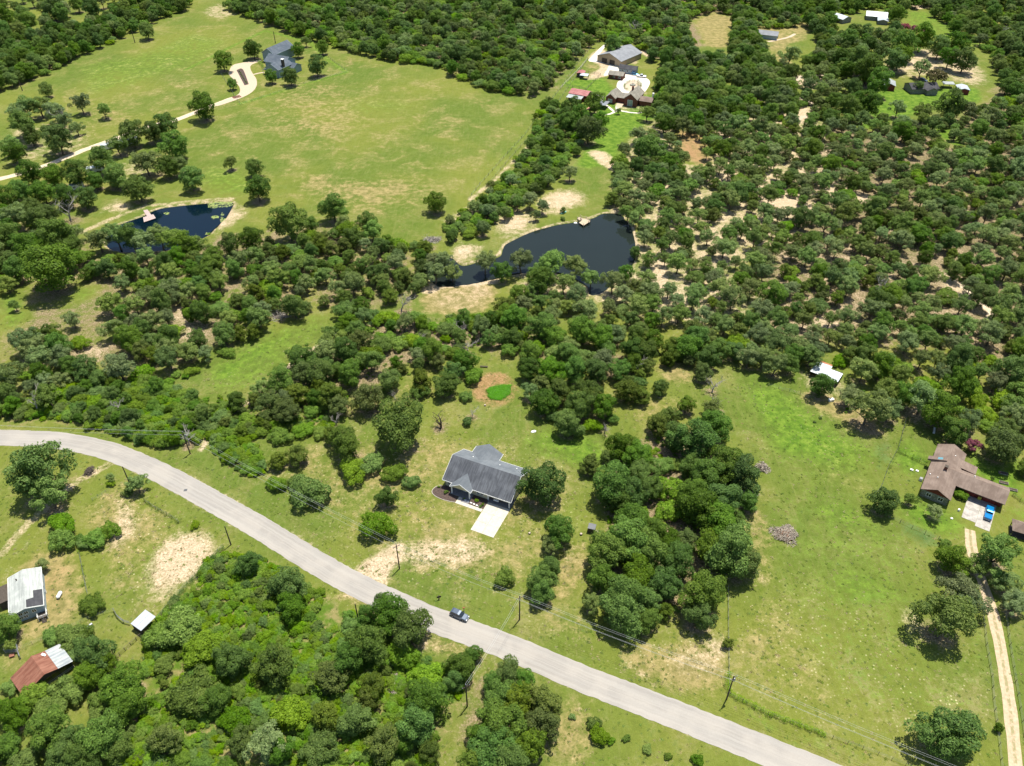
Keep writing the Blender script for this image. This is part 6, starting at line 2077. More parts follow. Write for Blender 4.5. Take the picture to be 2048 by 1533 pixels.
M_BLW = simple('blue_grey_clapboard', (.22, .30, .33), .6, 0, .08, 3)
for (px, py, h, w, d, he, hr, ax) in ((522, 106, 5.5, 11, 20, 5.5, 9.0, 'y'), (527, 121, 5.5, 16, 12, 5.0, 8.2, 'x'), (528, 134, 5.5, 11, 14, 5.0, 8.0, 'y'), (558, 133, 3.4, 11, 9, 3.4, 5.6, 'x')):
    lx, ly = at_px(px, py, h, -27, (fx, fy))
    gable(H12, lx, ly, lx + w, ly + d, he, hr, ax, M_BLW, M_SH_FARM, M_BLUEW)
lx, ly = at_px(528, 134, 5.5, -27, (fx, fy))
for x_ in (2.5, 5.2, 8):
    window(H12, lx + x_, ly + .5, 3.2, 1.0, 1.3)
    window(H12, lx + x_, ly + .5, .9, 1.0, 1.4)
for y_ in (3, 6.5, 10):
    window(H12, lx + .5, ly + y_, 3.0, 1.0, 1.3, '-x')
    window(H12, lx + .5, ly + y_, .8, 1.0, 1.3, '-x')
part('porch_roof', MB().prism([(lx - 3, ly + 1, 2.9), (lx + .4, ly + 1, 3.7), (lx + .4, ly + 1, 3.85), (lx - 3, ly + 1, 3.05)], (0, 14, 0)), M_SH_FARM, H12)
for k in range(5):
    part('porch_post', MB().box(lx - 2.9, ly + 1.2 + k * 3.3, 0, lx - 2.7, ly + 1.4 + k * 3.3, 2.95), M_WHITE, H12)
cx_, cy_ = at_px(566, 128, 7, -27, (fx, fy))
part('chimney', MB().box(cx_ - .7, cy_ - .7, 2, cx_ + .7, cy_ + .7, 9.6), M_DKWOOD, H12)
part('chimney_cap', MB().box(cx_ - .9, cy_ - .9, 9.603, cx_ + .9, cy_ + .9, 9.9), M_WHITE, H12)
# ---- buildings at the top right
H13 = thing('red_shed', 'small dark red shed with pale grey roof', 'shed', (220.1, 480.4, 0), math.radians(-18))
gable(H13, 0, 0, 7.3, 9.5, 3.0, 4.3, 'y', M_RED, M_TIN)
part('door', MB().box(2.4, .42, 0, 4.9, .497, 2.4), M_RED, H13)
H14 = thing('dark_roofed_house', 'dark roofed house half hidden by trees at the far right', 'house', (234.6, 473.4, 0), math.radians(4))
gable(H14, 0, 0, 17, 11, 2.9, 5.0, 'x', M_STONE, M_SH_DARK)
gable(H14, 8, -3, 15, 5, 2.8, 4.4, 'y', M_STONE, M_SH_DARK)
H15 = thing('carport_shed', 'red sided carport with pale metal roof at the far right', 'shed', (262.0, 473.5, 0), math.radians(-12))
gable(H15, 0, 0, 6.5, 8.5, 2.8, 3.6, 'y', M_RED, M_WTIN, ov=.3)
part('side_roof', MB().prism([(-6.5, 9, 2.4), (-.1, 9, 2.6), (-.1, 9, 2.7), (-6.5, 9, 2.5)], (0, 5, 0)), M_TIN, H15)
for a in (-6.3, -3, -.3):
    part('post', MB().box(a - .1, 9.1, 0, a + .1, 9.3, 2.45), M_DKWOOD, H15)
wx_, wy_ = P(1686, 40, 3)
H16 = thing('white_roofed_house', 'white roofed building among trees at the top, left one', 'house', (wx_, wy_, 0), math.radians(30))
gable(H16, 0, 0, 10, 11, 3.0, 4.6, 'y', M_STONE, M_WTIN)
wx_, wy_ = P(1732, 32, 3)
H17 = thing('white_roofed_house', 'larger white roofed building among trees at the top, right one', 'house', (wx_, wy_, 0), math.radians(-18))
gable(H17, 0, 0, 15, 12, 3.0, 5.0, 'x', M_STONE, M_WTIN)
gable(H17, 8, -9, 15.5, 1, 2.6, 3.6, 'y', M_STONE, M_WTIN)
wx_, wy_ = P(1514, 68, 3)
H18 = thing('grey_roofed_cottage', 'cottage with blue grey roof between two small fields at the top', 'house', (wx_, wy_, 0), math.radians(-22))
gable(H18, 0, 0, 14, 10, 2.8, 4.6, 'x', M_BLUEW, M_SH_SLATE)
path('gravel_lane', [(1536, 84), (1556, 80), (1580, 74), (1590, 68)], 2.2, M_GRAVEL, .03, 'short pale lane beside the far cottage')
path('gravel_lane', [(1585, 178), (1592, 160), (1612, 152), (1660, 150)], 4, M_GRAVEL, .03, 'pale sandy lane in the wood left of the red shed')
path('gravel_lane', [(1590, 248), (1600, 235), (1620, 232), (1628, 212), (1600, 195)], 4, M_GRAVEL, .034, 'pale sandy bend of a lane in the right wood')
path('gravel_lane', [(1900, 560), (1935, 580), (1960, 605), (1980, 625), (1975, 645)], 2.5, M_TRACK, .03, 'narrow sandy path in the right wood')
# ---- tin shed at the edge of the right wood
H19 = thing('tin_roofed_shed', 'low shed with bright white tin roof at the edge of the right wood', 'shed', (99.7, 209.8, 0), math.radians(-37))
for i in range(9):
    part('roof_panel', MB().prism([(i * 1.04, -.3, 2.3 + .015 * (i % 2)), (i * 1.04 + 1.02, -.3, 2.3 + .015 * (i % 2)), (i * 1.04 + 1.02, 6.0 if i < 5 else 4.4, 2.75 + .015 * (i % 2)), (i * 1.04, 6.0 if i < 5 else 4.4, 2.75 + .015 * (i % 2))], (0, 0, .05)), M_WTIN, H19)
part('rusty_panel', MB().prism([(0, 6.03, 2.78), (4.9, 6.03, 2.78), (4.9, 6.9, 2.7), (0, 6.9, 2.7)], (0, 0, .05)), simple('orange_rust', (.40, .16, .08), .8, 0, .15, 4), H19)
part('wall', MB().box(.2, 5.4, -.1, 9.2, 5.5, 2.2).box(.15, .1, -.1, .25, 5.39, 2.2).box(9.1, .1, -.1, 9.2, 4.2, 2.2), M_DKWOOD, H19)
for a in (.2, 3.2, 6.2, 9.2):
    part('post', MB().box(a - .07, 0, -.1, a + .07, .14, 2.28), M_DKWOOD, H19)
# ---- trailers under the left grove
for (ax, ay), (bx, by), wd, lb in (((-209.3, 392.5), (-194.3, 402.5), 3.2, 'long white trailer roof under the oaks by the sandy track'), ((-205.8, 364.9), (-199.0, 369.4), 3.0, 'white trailer roof among the left grove, middle one'), ((-205.5, 346.8), (-201.0, 350.5), 2.8, 'small white trailer roof among the left grove, nearest one')):
    an = math.atan2(by - ay, bx - ax)
    L_ = math.hypot(bx - ax, by - ay)
    r_ = thing('white_trailer', lb, 'trailer', (ax, ay, 0), an)
    part('body', MB().box(0, 0, .5, L_, wd, 2.7), M_WHITE, r_)
    part('roof', MB().prism([(-.1, -.1, 2.703), (-.1, wd / 2, 2.95), (-.1, wd + .1, 2.703)], (L_ + .2, 0, 0)), M_WTIN, r_)
    for x_ in (L_ * .4, L_ * .6):
        part('wheel', MB().tube([(x_, -.02, .4), (x_, .25, .4)], .4, 10), M_DKWOOD, r_)
    window(r_, L_ * .25, 0, 1.4, 1.0, .7)
    window(r_, L_ * .75, 0, 1.4, 1.0, .7)
# ------------------------------------------------------------------ VEHICLES
M_TYRE = simple('tyre_rubber', (.02, .02, .02), .8, 0, .1, 5)
M_RIM = simple('alloy', (.45, .46, .47), .3, .7, .05, 5)
M_LAMP = simple('lamp_lens', (.75, .75, .72), .15, 0, .02, 5, spec=.6)
M_TAIL = simple('tail_lens', (.35, .02, .02), .25, 0, .05, 5)


def paint_mat(name, col):
    m, nt, out = new_mat(name)
    b = bsdf(nt, out, col, .28, .35, .5)
    b.inputs['Coat Weight'].default_value = .6
    b.inputs['Coat Roughness'].default_value = .08
    return m


def loft(rings):
    """rings: list of closed point lists of equal length along x"""
    mb = MB()
    n = len(rings[0])
    for r in rings:
        mb.v += [tuple(p) for p in r]
    for i in range(len(rings) - 1):
        for k in range(n):
            mb.f.append((i * n + k, (i + 1) * n + k, (i + 1) * n + (k + 1) % n, i * n + (k + 1) % n))
    mb.f.append(tuple(range(n)))
    e = (len(rings) - 1) * n
    mb.f.append(tuple(e + k for k in range(n))[::-1])
    return mb


def car(name, label, cat, loc, rz, L, W, col, kind='suv'):
    """x runs from tail (0) to nose (L), origin between the rear wheels' outer edge"""
    r_ = thing(name, label, cat, loc, rz)
    pm_ = paint_mat(name + '_paint', col)
    w = W / 2

    def ring(x, zb, zt, k, tuck=.06):
        return [(x, -w * k, zb), (x, -w * k - .0, (zb + zt) * .52), (x, -w * k + tuck, zt - .08), (x, -w * k + tuck + .14, zt), (x, w * k - tuck - .14, zt), (x, w * k - tuck, zt - .08), (x, w * k, (zb + zt) * .52), (x, w * k, zb)]
    if kind == 'suv':
        prof = [(0, .45, .95, .86), (.06, .32, 1.08, .95), (.5, .28, 1.1, 1), (L * .45, .28, 1.06, 1), (L * .70, .28, 1.02, 1), (L * .9, .3, .94, .97), (L * .98, .36, .80, .88), (L, .45, .7, .78)]
        cab = [(.12, 1.05, .82, 1.1), (.35, 1.05, .84, 1.62), (.8, 1.05, .86, 1.74), (L * .45, 1.04, .86, 1.74), (L * .56, 1.03, .84, 1.66), (L * .72, 1.0, .82, 1.04)]
    else:
        prof = [(0, .5, 1.0, .93), (.06, .4, 1.1, .97), (L * .3, .36, 1.1, 1), (L * .5, .36, 1.12, 1), (L * .72, .36, 1.14, 1), (L * .92, .38, 1.08, .97), (L * .985, .42, .95, .9), (L, .5, .8, .82)]
        cab = [(L * .36, 1.08, .84, 1.1), (L * .385, 1.1, .84, 1.72), (L * .45, 1.1, .86, 1.82), (L * .58, 1.1, .86, 1.80), (L * .63, 1.1, .84, 1.70), (L * .72, 1.1, .82, 1.13)]
    part('body', loft([ring(*p) for p in prof]), pm_, r_)
    glass = []
    roof = []
    for x, zb, k, zt in cab:
        glass.append([(x, -w * k - .02, zb), (x, -w * (k - .10), zt - .06), (x, -w * (k - .16), zt - .02), (x, w * (k - .16), zt - .02), (x, w * (k - .10), zt - .06), (x, w * k + .02, zb)])
    part('window_glass', loft(glass), M_GLASS, r_)
    rp = [c for c in cab if c[3] > 1.6]
    rr_ = [[(x, -w * (k - .08), zt - .10), (x, -w * (k - .13), zt), (x, w * (k - .13), zt), (x, w * (k - .08), zt - .10)] for x, zb, k, zt in rp]
    part('roof_panel', loft(rr_), pm_, r_)
    for (xw) in (L * .18, L * .80):
        for s in (-1, 1):
            y0 = s * (w - .22)
            y1 = s * (w + .03)
            ty = part('wheel', MB().tube([(xw, y0, .36), (xw, y1, .36)], .36, 16), M_TYRE, r_)
            part('rim', MB().tube([(xw, y1, .36), (xw, y1 + s * .015, .36)], .22, 10), M_RIM, ty)
            part('arch', MB().tube([(xw, s * (w - .1), .40), (xw, s * (w + .012), .40)], .43, 16), M_TYRE, r_)
    for s in (-1, 1):
        part('headlight', MB().box(L - .14, s * w * .62 - .16, .66, L + .01, s * w * .62 + .16, .84), M_LAMP, r_)
        part('tail_light', MB().box(-.015, s * w * .80 - .09, .72, .1, s * w * .80 + .09, .98), M_TAIL, r_)
        part('mirror', MB().box(L * .66, s * (w + .04) - .09, 1.02, L * .69, s * (w + .04) + .13, 1.2), pm_, r_)
    part('bumper', MB().box(L - .04, -w * .8, .36, L + .06, w * .8, .56), M_STEEL, r_)
    part('bumper', MB().box(-.08, -w * .85, .42, .02, w * .85, .62), M_STEEL, r_)
    if kind == 'suv':
        for s in (-1, 1):
            part('roof_rail', MB().tube([(.7, s * w * .66, 1.76), (L * .5, s * w * .66, 1.76)], .025, 4), M_STEEL, r_)
    else:
        part('bed_cover', MB().box(.08, -w * .86, 1.09, L * .34, w * .86, 1.13), pm_, r_)
        part('bed_gap', MB().box(L * .342, -w * .86, 1.08, L * .36, w * .86, 1.12), M_TYRE, r_)
    return r_


ax, ay = P(902.5, 1226)
bx, by = P(935.5, 1241)
car('parked_suv', 'grey blue sport utility vehicle parked on the verge beside the road', 'car', (ax, ay, 0), math.atan2(by - ay, bx - ax), 4.75, 1.9, (.085, .11, .15), 'suv')
ax, ay = P(1820 + 1030 / 6.724, 860 + 1228 / 6.724)
bx, by = P(1820 + 1070 / 6.724, 860 + 1050 / 6.724)
car('pickup_truck', 'bright blue pickup truck parked on the concrete garage apron', 'pickup', (ax, ay, .07), math.atan2(by - ay, bx - ax), 5.7, 2.0, (.0, .19, .48), 'pickup')
wx_, wy_ = lw(O1, -24.3, 16.5, 5.2)
car('parked_car', 'white car under the parking bay roof of the cream house', 'car', (wx_, wy_, .08), math.radians(-24.3 - 90), 4.5, 1.8, (.75, .75, .73), 'suv')
ax, ay = P(1273, 154)
car('white_van', 'white vehicle parked on the pale court behind the brick house', 'van', (ax, ay, .04), math.radians(-15), 6.0, 2.1, (.75, .75, .73), 'pickup')
ax, ay = P(1262, 150)
car('blue_car', 'light blue car beside the white cottage', 'car', (ax, ay, .04), math.radians(-15), 4.6, 1.8, (.12, .33, .55), 'suv')
ax, ay = P(1470, 226)
TR = thing('camper', 'small white camper in the sandy clearing right of the brick house', 'camper', (ax, ay, 0), math.radians(-8))
part('body', loft([[(x, -1.1, a), (x, -1.1, b), (x, 1.1, b), (x, 1.1, a)] for x, a, b in ((0, .9, 1.8), (.3, .6, 2.6), (4.6, .6, 2.7), (5.2, .9, 1.9))]), M_WHITE, TR)
part('wheel', MB().tube([(2.4, -1.15, .35), (2.4, 1.15, .35)], .35, 10), M_TYRE, TR)
part('stripe', MB().box(.4, -1.12, 1.1, 4.6, -1.103, 1.3), M_STEEL, TR)
ax, ay = P(1839, 161)
car('dark_car', 'dark blue car beside the dark roofed house at the far right', 'car', (ax, ay, .02), math.radians(-50), 4.8, 1.9, (.05, .09, .14), 'suv')

# ------------------------------------------------------------------ POWER POLES AND LINES
M_POLE = simple('pole_timber', (.085, .065, .05), .9, 0, .15, 5)
M_WIRE = simple('bare_wire', (.62, .62, .60), .4, .3, .05, 5)
M_INS = simple('insulator', (.55, .57, .6), .3, 0, .05, 5)
POLES = [((380.5, 908), 8.9, 'tall power pole with transformer beside the roadside thicket', True), ((799, 1138), 9.8, 'dark power pole beside the sandy driveway mouth', False), ((1039, 1240), 9.7, 'power pole between the driveway oaks and the road', False), ((1453, 1399), 9.7, 'leaning looking power pole at the corner of the right meadow fence', False), ((261, 971), 7.6, 'dark pole in the shrubs inside the road curve', False), ((934.5, 1413.5), 9.1, 'power pole on the sandy lane below the road', False), ((462, 1090), 7.5, 'short dark pole at the edge of the brush beside the road', False), ((717, 1242), 7.0, 'dark pole in front of the oak beside the road', False), ((270, 86), 7.9, 'thin pole at the top edge of the far meadow', False), ((551, 87), 7.7, 'thin pole behind the blue grey farmhouse', False), ((45, 182), 6.0, 'thin pole at the left edge of the far meadow', False)]
ppos = []
for (px, py), h, lb, tr in POLES:
    x_, y_ = P(px, py)
    r_ = thing('power_pole', lb, 'pole', (x_, y_, 0), math.radians(30))
    wd = 1.0 if py > 500 else 1.5
    part('pole', MB().tube([(0, 0, -.3), (0, 0, h)], [.19 * wd, .12 * wd], 8), M_POLE, r_)
    if py > 800 and h > 8:
        part('crossarm', MB().box(-.95, -.16, h - .75, .95, -.05, h - .62), M_POLE, r_)
        for q in (-.85, 0, .85):
            part('insulator', MB().tube([(q, -.1 if q else 0, h - .62 if q else h), (q, -.1 if q else 0, h - .38 if q else h + .25)], [.07, .04], 6), M_INS, r_)
    if tr or (px, py) == (1453, 1399):
        part('transformer', MB().tube([(.42, 0, h - 2.3), (.42, 0, h - 2.2), (.42, 0, h - 1.3), (.42, 0, h - 1.2)], [.15, .27, .27, .15], 10), M_STEEL, r_)
    ppos.append((x_, y_, h))


def span(name, label, a, b, offs, sag=.9):
    r_ = thing(name, label, 'power line', (0, 0, 0))
    d = Vector((b[0] - a[0], b[1] - a[1], 0)).normalized()
    nn = Vector((-d.y, d.x, 0))
    for o_, z_ in offs:
        pts = []
        for i in range(15):
            t = i / 14
            p = Vector(a).lerp(Vector(b), t) + nn * o_
            p.z = a[2] + (b[2] - a[2]) * t + z_ - sag * 4 * t * (1 - t)
            pts.append(p)
        part('wire', MB().tube(pts, .017, 4, False), M_WIRE, r_)


A_, C_, D_, E_ = ppos[0], ppos[1], ppos[2], ppos[3]
off4 = [(-.85, -.4), (.85, -.4), (0, .2), (.1, -1.6)]
oA = (*P(-250, 880), 9)
oE = (*P(2150, 1690), 9.7)
span('power_line', 'four thin wires crossing the meadow corner to the lower right', E_, oE, off4)
span('power_line', 'four thin wires between the two poles along the right of the road', D_, E_, off4)
span('power_line', 'thin wires over the front yard between the middle poles', C_, D_, off4[:3])
span('power_line', 'thin wires from the transformer pole over the left yard', A_, C_, off4[:3])
span('power_line', 'thin wires crossing the road curve at the left', oA, A_, off4[:3])
span('power_line', 'thin wires running down the lane below the road', (*P(1039, 1240), 9.2), ppos[5], [(-.2, 0), (.2, 0)])

# ------------------------------------------------------------------ FENCES
M_FPOST = simple('fence_timber', (.16, .13, .10), .9, 0, .15, 5)
M_RAIL = simple('pale_rail', (.55, .50, .42), .8, 0, .08, 5)
FENCES = [
    ('wire fence with dark posts along the left of the sand driveway', [(1962, 1190), (1966, 1236), (1972, 1291), (1983, 1354), (1986, 1399), (1998, 1491), (2004, 1550)], 2.9, 1.35, .09, M_FPOST, 0),
    ('wire fence with dark posts along the right of the sand driveway', [(2004, 1200), (2011, 1236), (2022, 1311), (2031, 1364), (2040, 1419), (2052, 1500)], 2.9, 1.35, .09, M_FPOST, 0),
    ('wire fence with dark posts below the brown house lawn', [(1764, 1028), (1776, 1035), (1824, 1057), (1876, 1079), (1900, 1096)], 2.7, 1.4, .10, M_FPOST, 0),
    ('roadside wire fence along the right meadow', [(1459, 1391), (1536, 1429), (1636, 1466), (1756, 1509), (1811, 1531), (1900, 1572)], 3.4, 1.3, .08, M_FPOST, 0),
    ('wire fence dividing the yard from the right meadow', [(1456, 1175), (1456, 1240), (1457, 1300), (1458, 1391)], 2.6, 1.3, .08, M_FPOST, 0),
    ('vine grown fence on the left of the brown house yard', [(1813, 835), (1796, 898), (1776, 935), (1763, 973), (1752, 990)], 3.0, 1.3, .08, M_FPOST, 0),
    ('dark fence from the meadow to the brown house', [(1796, 903), (1825, 915), (1853, 929)], 2.6, 1.4, .08, M_FPOST, 0),
    ('fence behind the brown house garage', [(2024, 992), (2040, 1002), (2070, 1015)], 2.6, 1.3, .08, M_FPOST, 0),
    ('wire fence along the upper right edge of the right meadow', [(1536, 772), (1600, 790), (1640, 805), (1670, 800), (1700, 812), (1790, 852)], 4.0, 1.2, .08, M_FPOST, 0),
    ('long fence along the right side of the far meadow', [(1190, 86), (1150, 135), (1125, 172), (1085, 225), (1050, 270), (1000, 325), (960, 370), (935, 402)], 5.5, 1.5, .12, M_FPOST, 0),
    ('second long fence beside the overgrown strip', [(1175, 120), (1120, 200), (1070, 262), (1020, 318), (970, 378)], 7.0, 1.4, .11, M_FPOST, 0),
    ('pale rail fence around the pen beside the horse shed', [C3(465, 430), C3(350, 570), C3(170, 760), C3(0, 930)], 5, 1.5, .14, M_RAIL, 1),
    ('dark rail fence on the right of the pen', [C3(480, 660), C3(690, 690), C3(440, 950), C3(100, 880)], 5, 1.5, .14, M_FPOST, 1),
    ('wire fence on the left of the farmhouse drive', [B2(210, 660), B2(330, 850), B2(420, 1000), B2(500, 1110)], 5, 1.3, .13, M_FPOST, 0),
    ('wire fence on the right of the farmhouse yard', [B2(1690, 450), B2(1830, 560), B2(1950, 640)], 4, 1.3, .13, M_FPOST, 0),
    ('thin wire fence below the farmhouse yard', [B2(510, 1090), B2(900, 960), B2(1350, 810), B2(1950, 645)], 6, 1.2, .1, M_FPOST, 0),
    ('pipe fence right of the open sided shelter', [(229, 1223), (236, 1236), (248, 1246), (262, 1250)], 2.2, 1.3, .09, M_STEEL, 1),
    ('dark board fence running down from the open sided shelter', [(285, 1272), (262, 1292), (240, 1312), (232, 1320)], 1.9, 1.3, .12, M_FPOST, 1),
    ('vine grown wire fence inside the road curve', [(290, 1003), (312, 1018), (345, 1036), (360, 1047)], 2.5, 1.3, .1, M_FPOST, 0),
    ('thin wire fence from the left oak to the sandy patch', [(185, 1002), (205, 992), (222, 980)], 2.5, 1.1, .07, M_RAIL, 0),
    ('wire fence on the right of the brown lawn of the blue home', [(160, 1110), (168, 1150), (176, 1190)], 2.5, 1.2, .08, M_FPOST, 0),
    ('wire fence below the brown lawn of the blue home', [(40, 1300), (90, 1278), (140, 1256), (185, 1236), (229, 1222)], 3.0, 1.2, .07, M_STEEL, 0),
    ('boundary wire fence along the edge of the brush', [(447, 1093), (390, 1150), (345, 1202), (315, 1240)], 3.0, 1.1, .06, M_FPOST, 0),
]
for lb, pxs, sp, h, w, mat, rails in FENCES:
    r_ = thing('fence', lb, 'fence', (*P(*pxs[0]), 0))
    ox, oy = P(*pxs[0])
    pts = [P(*p) for p in pxs]
    pm_ = MB().box(-w / 2, -w / 2, -.2, w / 2, w / 2, h).mesh('fence_post', mat)
    rl = MB()
    for (x1, y1), (x2, y2) in zip(pts[:-1], pts[1:]):
        L_ = math.hypot(x2 - x1, y2 - y1)
        n = max(1, int(round(L_ / sp)))
        for i in range(n):
            t = i / n
            q = bpy.data.objects.new('fence_post', pm_)
            link(q, r_)
            q.location = (x1 + (x2 - x1) * t - ox + random.uniform(-.06, .06), y1 + (y2 - y1) * t - oy + random.uniform(-.06, .06), random.uniform(-.12, .05))
            q.rotation_euler = (random.uniform(-.06, .06), random.uniform(-.06, .06), random.uniform(0, 1))
        for z_ in ((.35, .7, 1.1) if not rails else (.5, .95, 1.35)):
            rl.tube([(x1 - ox, y1 - oy, z_), (x2 - ox, y2 - oy, z_)], .045 if rails else .014, 4, False)
    part('rail' if rails else 'fence_wire', rl, mat if rails else M_STEEL, r_)

# hedges and vines grown on fences: one thing per run
def hedge(label, pxs, w, h, kind, step=.8, dens=1.0):
    pts = resample([P(*p) for p in pxs], step)
    rr = random.Random(len(label))
    qs, ts = [], []
    src = [leaf_cloud('V', 900 + i) for i in range(2)] if kind == 'V' else [leaf_cloud('S', 950 + i) for i in range(2)]
    for p in pts:
        if rr.random() > dens:
            continue
        q, t, _, _ = src[rr.randrange(2)]
        n = len(q) // 4
        sel = np.random.default_rng(rr.randrange(99999)).choice(n, min(n, 420), replace=False)
        qq = q.reshape(n, 4, 3)[sel]
        tt = t.reshape(n, 4)[sel]
        c_ = qq.mean(1, keepdims=True)
        a = rr.uniform(0, 6.28)
        s = w * rr.uniform(.7, 1.2)
        hh = h * rr.uniform(.7, 1.3) / .9
        cc = c_ * np.array([s, s, hh])
        lf = (qq - c_) * w * 1.2 + cc
        R2 = np.array([[math.cos(a), -math.sin(a), 0], [math.sin(a), math.cos(a), 0], [0, 0, 1]])
        lf = lf @ R2.T + np.array([p.x + rr.uniform(-.2, .2), p.y + rr.uniform(-.2, .2), 0])
        qs.append(lf.reshape(-1, 3))
        ts.append(tt.ravel())
    me = cloud_mesh('hedge', np.concatenate(qs), np.concatenate(ts), ML[kind])
    o = bpy.data.objects.new('hedge', me)
    link(o)
    tag(o, label, 'hedge')


hedge('bright green vines grown over the roadside fence of the right meadow', [(1457, 1350), (1459, 1385), (1490, 1405), (1536, 1428), (1600, 1452), (1645, 1470)], .95, 1.3, 'V', .9)
hedge('thin vines over the left fence of the brown house yard', [(1815, 838), (1796, 900), (1778, 938)], .6, 1.0, 'V', 1.1, .85)
hedge('dark clipped hedge between the meadow and the brown house', [(1797, 903), (1825, 917), (1853, 931)], .8, 1.5, 'S', .8)
hedge('low hedge running right from the brown house garage', [(2026, 992), (2045, 1004), (2070, 1016)], .8, 1.2, 'S', .9)
hedge('green creeper along the lower wall of the brown house', [(1833, 995), (1848, 1010), (1872, 1019), (1890, 1025)], .6, .9, 'V', .9)
hedge('vines along the wire fence inside the road curve', [(292, 1003), (312, 1018), (345, 1036), (358, 1045)], .7, .9, 'S', 1.2, .8)
hedge('row of weeds along the fence right of the brown lawn', [(157, 1095), (164, 1125), (170, 1160)], .7, .8, 'V', 1.1, .8)
hedge('bramble edge between the sandy patch and the brush', [(445, 1098), (405, 1140), (360, 1190), (325, 1230)], 1.0, 1.0, 'S', 1.2)
hedge('foundation planting along the lower wall of the blue grey farmhouse', [B2(745, 520), B2(800, 590), B2(860, 625)], 1.4, 1.6, 'S', 1.6)
hedge('clipped hedge arc on the left of the oval drive', [C3(1270, 790), C3(1190, 800), C3(1110, 850), C3(1090, 900), C3(1140, 950)], .9, 1.2, 'S', 1.2)
hedge('clipped hedge arc on the right of the oval drive', [C3(1320, 790), C3(1375, 850), C3(1375, 900), C3(1345, 895), C3(1320, 850)], .9, 1.2, 'S', 1.2)
hedge('small shrub clump beside the cottage court', [C3(890, 720), C3(925, 720)], 1.2, 2.2, 'S', 1.0)
sheet('planting_island', [C3(*p) for p in ((1100, 850), (1180, 790), (1280, 770), (1370, 830), (1380, 900), (1300, 980), (1140, 950), (1095, 900))], .045, M_GRAVEL, 'tan gravel island inside the oval drive')
x_, y_ = C3(1240, 860)
FT = thing('fountain', 'small dark garden fountain in the middle of the oval drive', 'fountain', (*P(x_, y_), .04))
part('basin', MB().tube([(0, 0, 0), (0, 0, .5)], [1.6, 1.8], 16), M_STONE, FT)
part('column', MB().tube([(0, 0, .5), (0, 0, 1.5)], [.25, .15], 8), M_STONE, FT)
sheet('gravel_island', [B2(*p) for p in ((430, 620), (470, 602), (520, 612), (590, 790), (590, 815), (545, 828), (520, 790))], .05, M_MULCH, 'long dark planting island in the farmhouse turnaround')
for k in range(9):
    x_, y_ = B2(470 + k * 12, 640 + k * 20)
    small_plant(None, *P(x_, y_), .55, 'low pale plant in the long turnaround island, %s from the house end' % ('first', 'second', 'third', 'fourth', 'fifth', 'sixth', 'seventh', 'eighth', 'ninth')[k])['group'] = 'plants in the farmhouse turnaround island'
x_, y_ = C3(1655, 935)
small_plant(None, *P(x_, y_), 2.6, 'dark square shrub on the lawn right of the oval drive')
CA = thing('cattle_guard', 'dark cattle guard across the farmhouse drive', 'cattle guard', (*P(*B2(430, 985)), .04), math.radians(35))
for k in range(8):
    part('bar', MB().box(-2.4, k * .5 - 2, 0, 2.4, k * .5 - 1.8, .08), M_RUST, CA)

# ------------------------------------------------------------------ POND DECKS, LILY PADS
def plank_deck(root, pts4, n, z, mat, t=.07):
    """planks laid across from edge a-b to edge d-c"""
    a, b, c, d = [Vector((*p, 0)) for p in pts4]
    for i in range(n):
        t0, t1 = (i + .04) / n, (i + .96) / n
        q = [a.lerp(d, t0), b.lerp(c, t0), b.lerp(c, t1), a.lerp(d, t1)]
        dz = random.uniform(-.012, .012)
        part('plank', MB().prism([(p.x, p.y, z + dz) for p in q], (0, 0, t)), mat, root)


DL = thing('pond_dock', 'pale wooden T shaped dock on the deep blue pond', 'dock', (0, 0, 0))
M_DOCK = simple('weathered_pink_boards', (.42, .33, .30), .85, 0, .1, 4)
plank_deck(DL, [(-165.6, 327.8), (-164.0, 328.8), (-160.0, 322.9), (-161.6, 321.8)], 9, .12, M_DOCK)
plank_deck(DL, [(-163.4, 321.4), (-161.4, 316.9), (-157.4, 320.6), (-159.8, 324.2)], 8, .12, M_DOCK)
for px_ in ((-164.8, 327.2), (-162.5, 324.4), (-163.2, 321.2), (-161.3, 317.3), (-157.8, 320.6), (-159.9, 323.8)):
    part('post', MB().box(px_[0] - .1, px_[1] - .1, -1.6, px_[0] + .1, px_[1] + .1, .11), M_DKWOOD, DL)
DR = thing('fishing_deck', 'tan wooden fishing deck with railing on the slate pond', 'dock', (0, 0, 0))
M_DOCK2 = simple('tan_boards', (.46, .37, .26), .85, 0, .1, 4)
plank_deck(DR, [(28.6, 319.6), (30.0, 321.4), (32.6, 318.4), (31.0, 316.6)], 7, .42, M_DOCK2)
plank_deck(DR, [(29.2, 316.0), (31.1, 313.2), (34.6, 317.4), (32.7, 320.0)], 8, .42, M_DOCK2)
for px_ in ((29.3, 315.9), (31.1, 313.4), (34.4, 317.4), (32.7, 319.8), (28.8, 319.5), (30.1, 321.2)):
    part('post', MB().box(px_[0] - .1, px_[1] - .1, -1.6, px_[0] + .1, px_[1] + .1, 1.45), M_DOCK2, DR)
rl = MB()
for a, b_ in (((34.4, 317.4), (32.7, 319.8)), ((32.7, 319.8), (31.3, 319.8)), ((31.3, 319.8), (30.1, 321.2)), ((28.8, 319.5), (30.4, 317.6))):
    rl.tube([(*a, 1.4), (*b_, 1.4)], .07, 4)
    rl.tube([(*a, .95), (*b_, .95)], .05, 4)
part('railing', rl, M_DOCK2, DR)
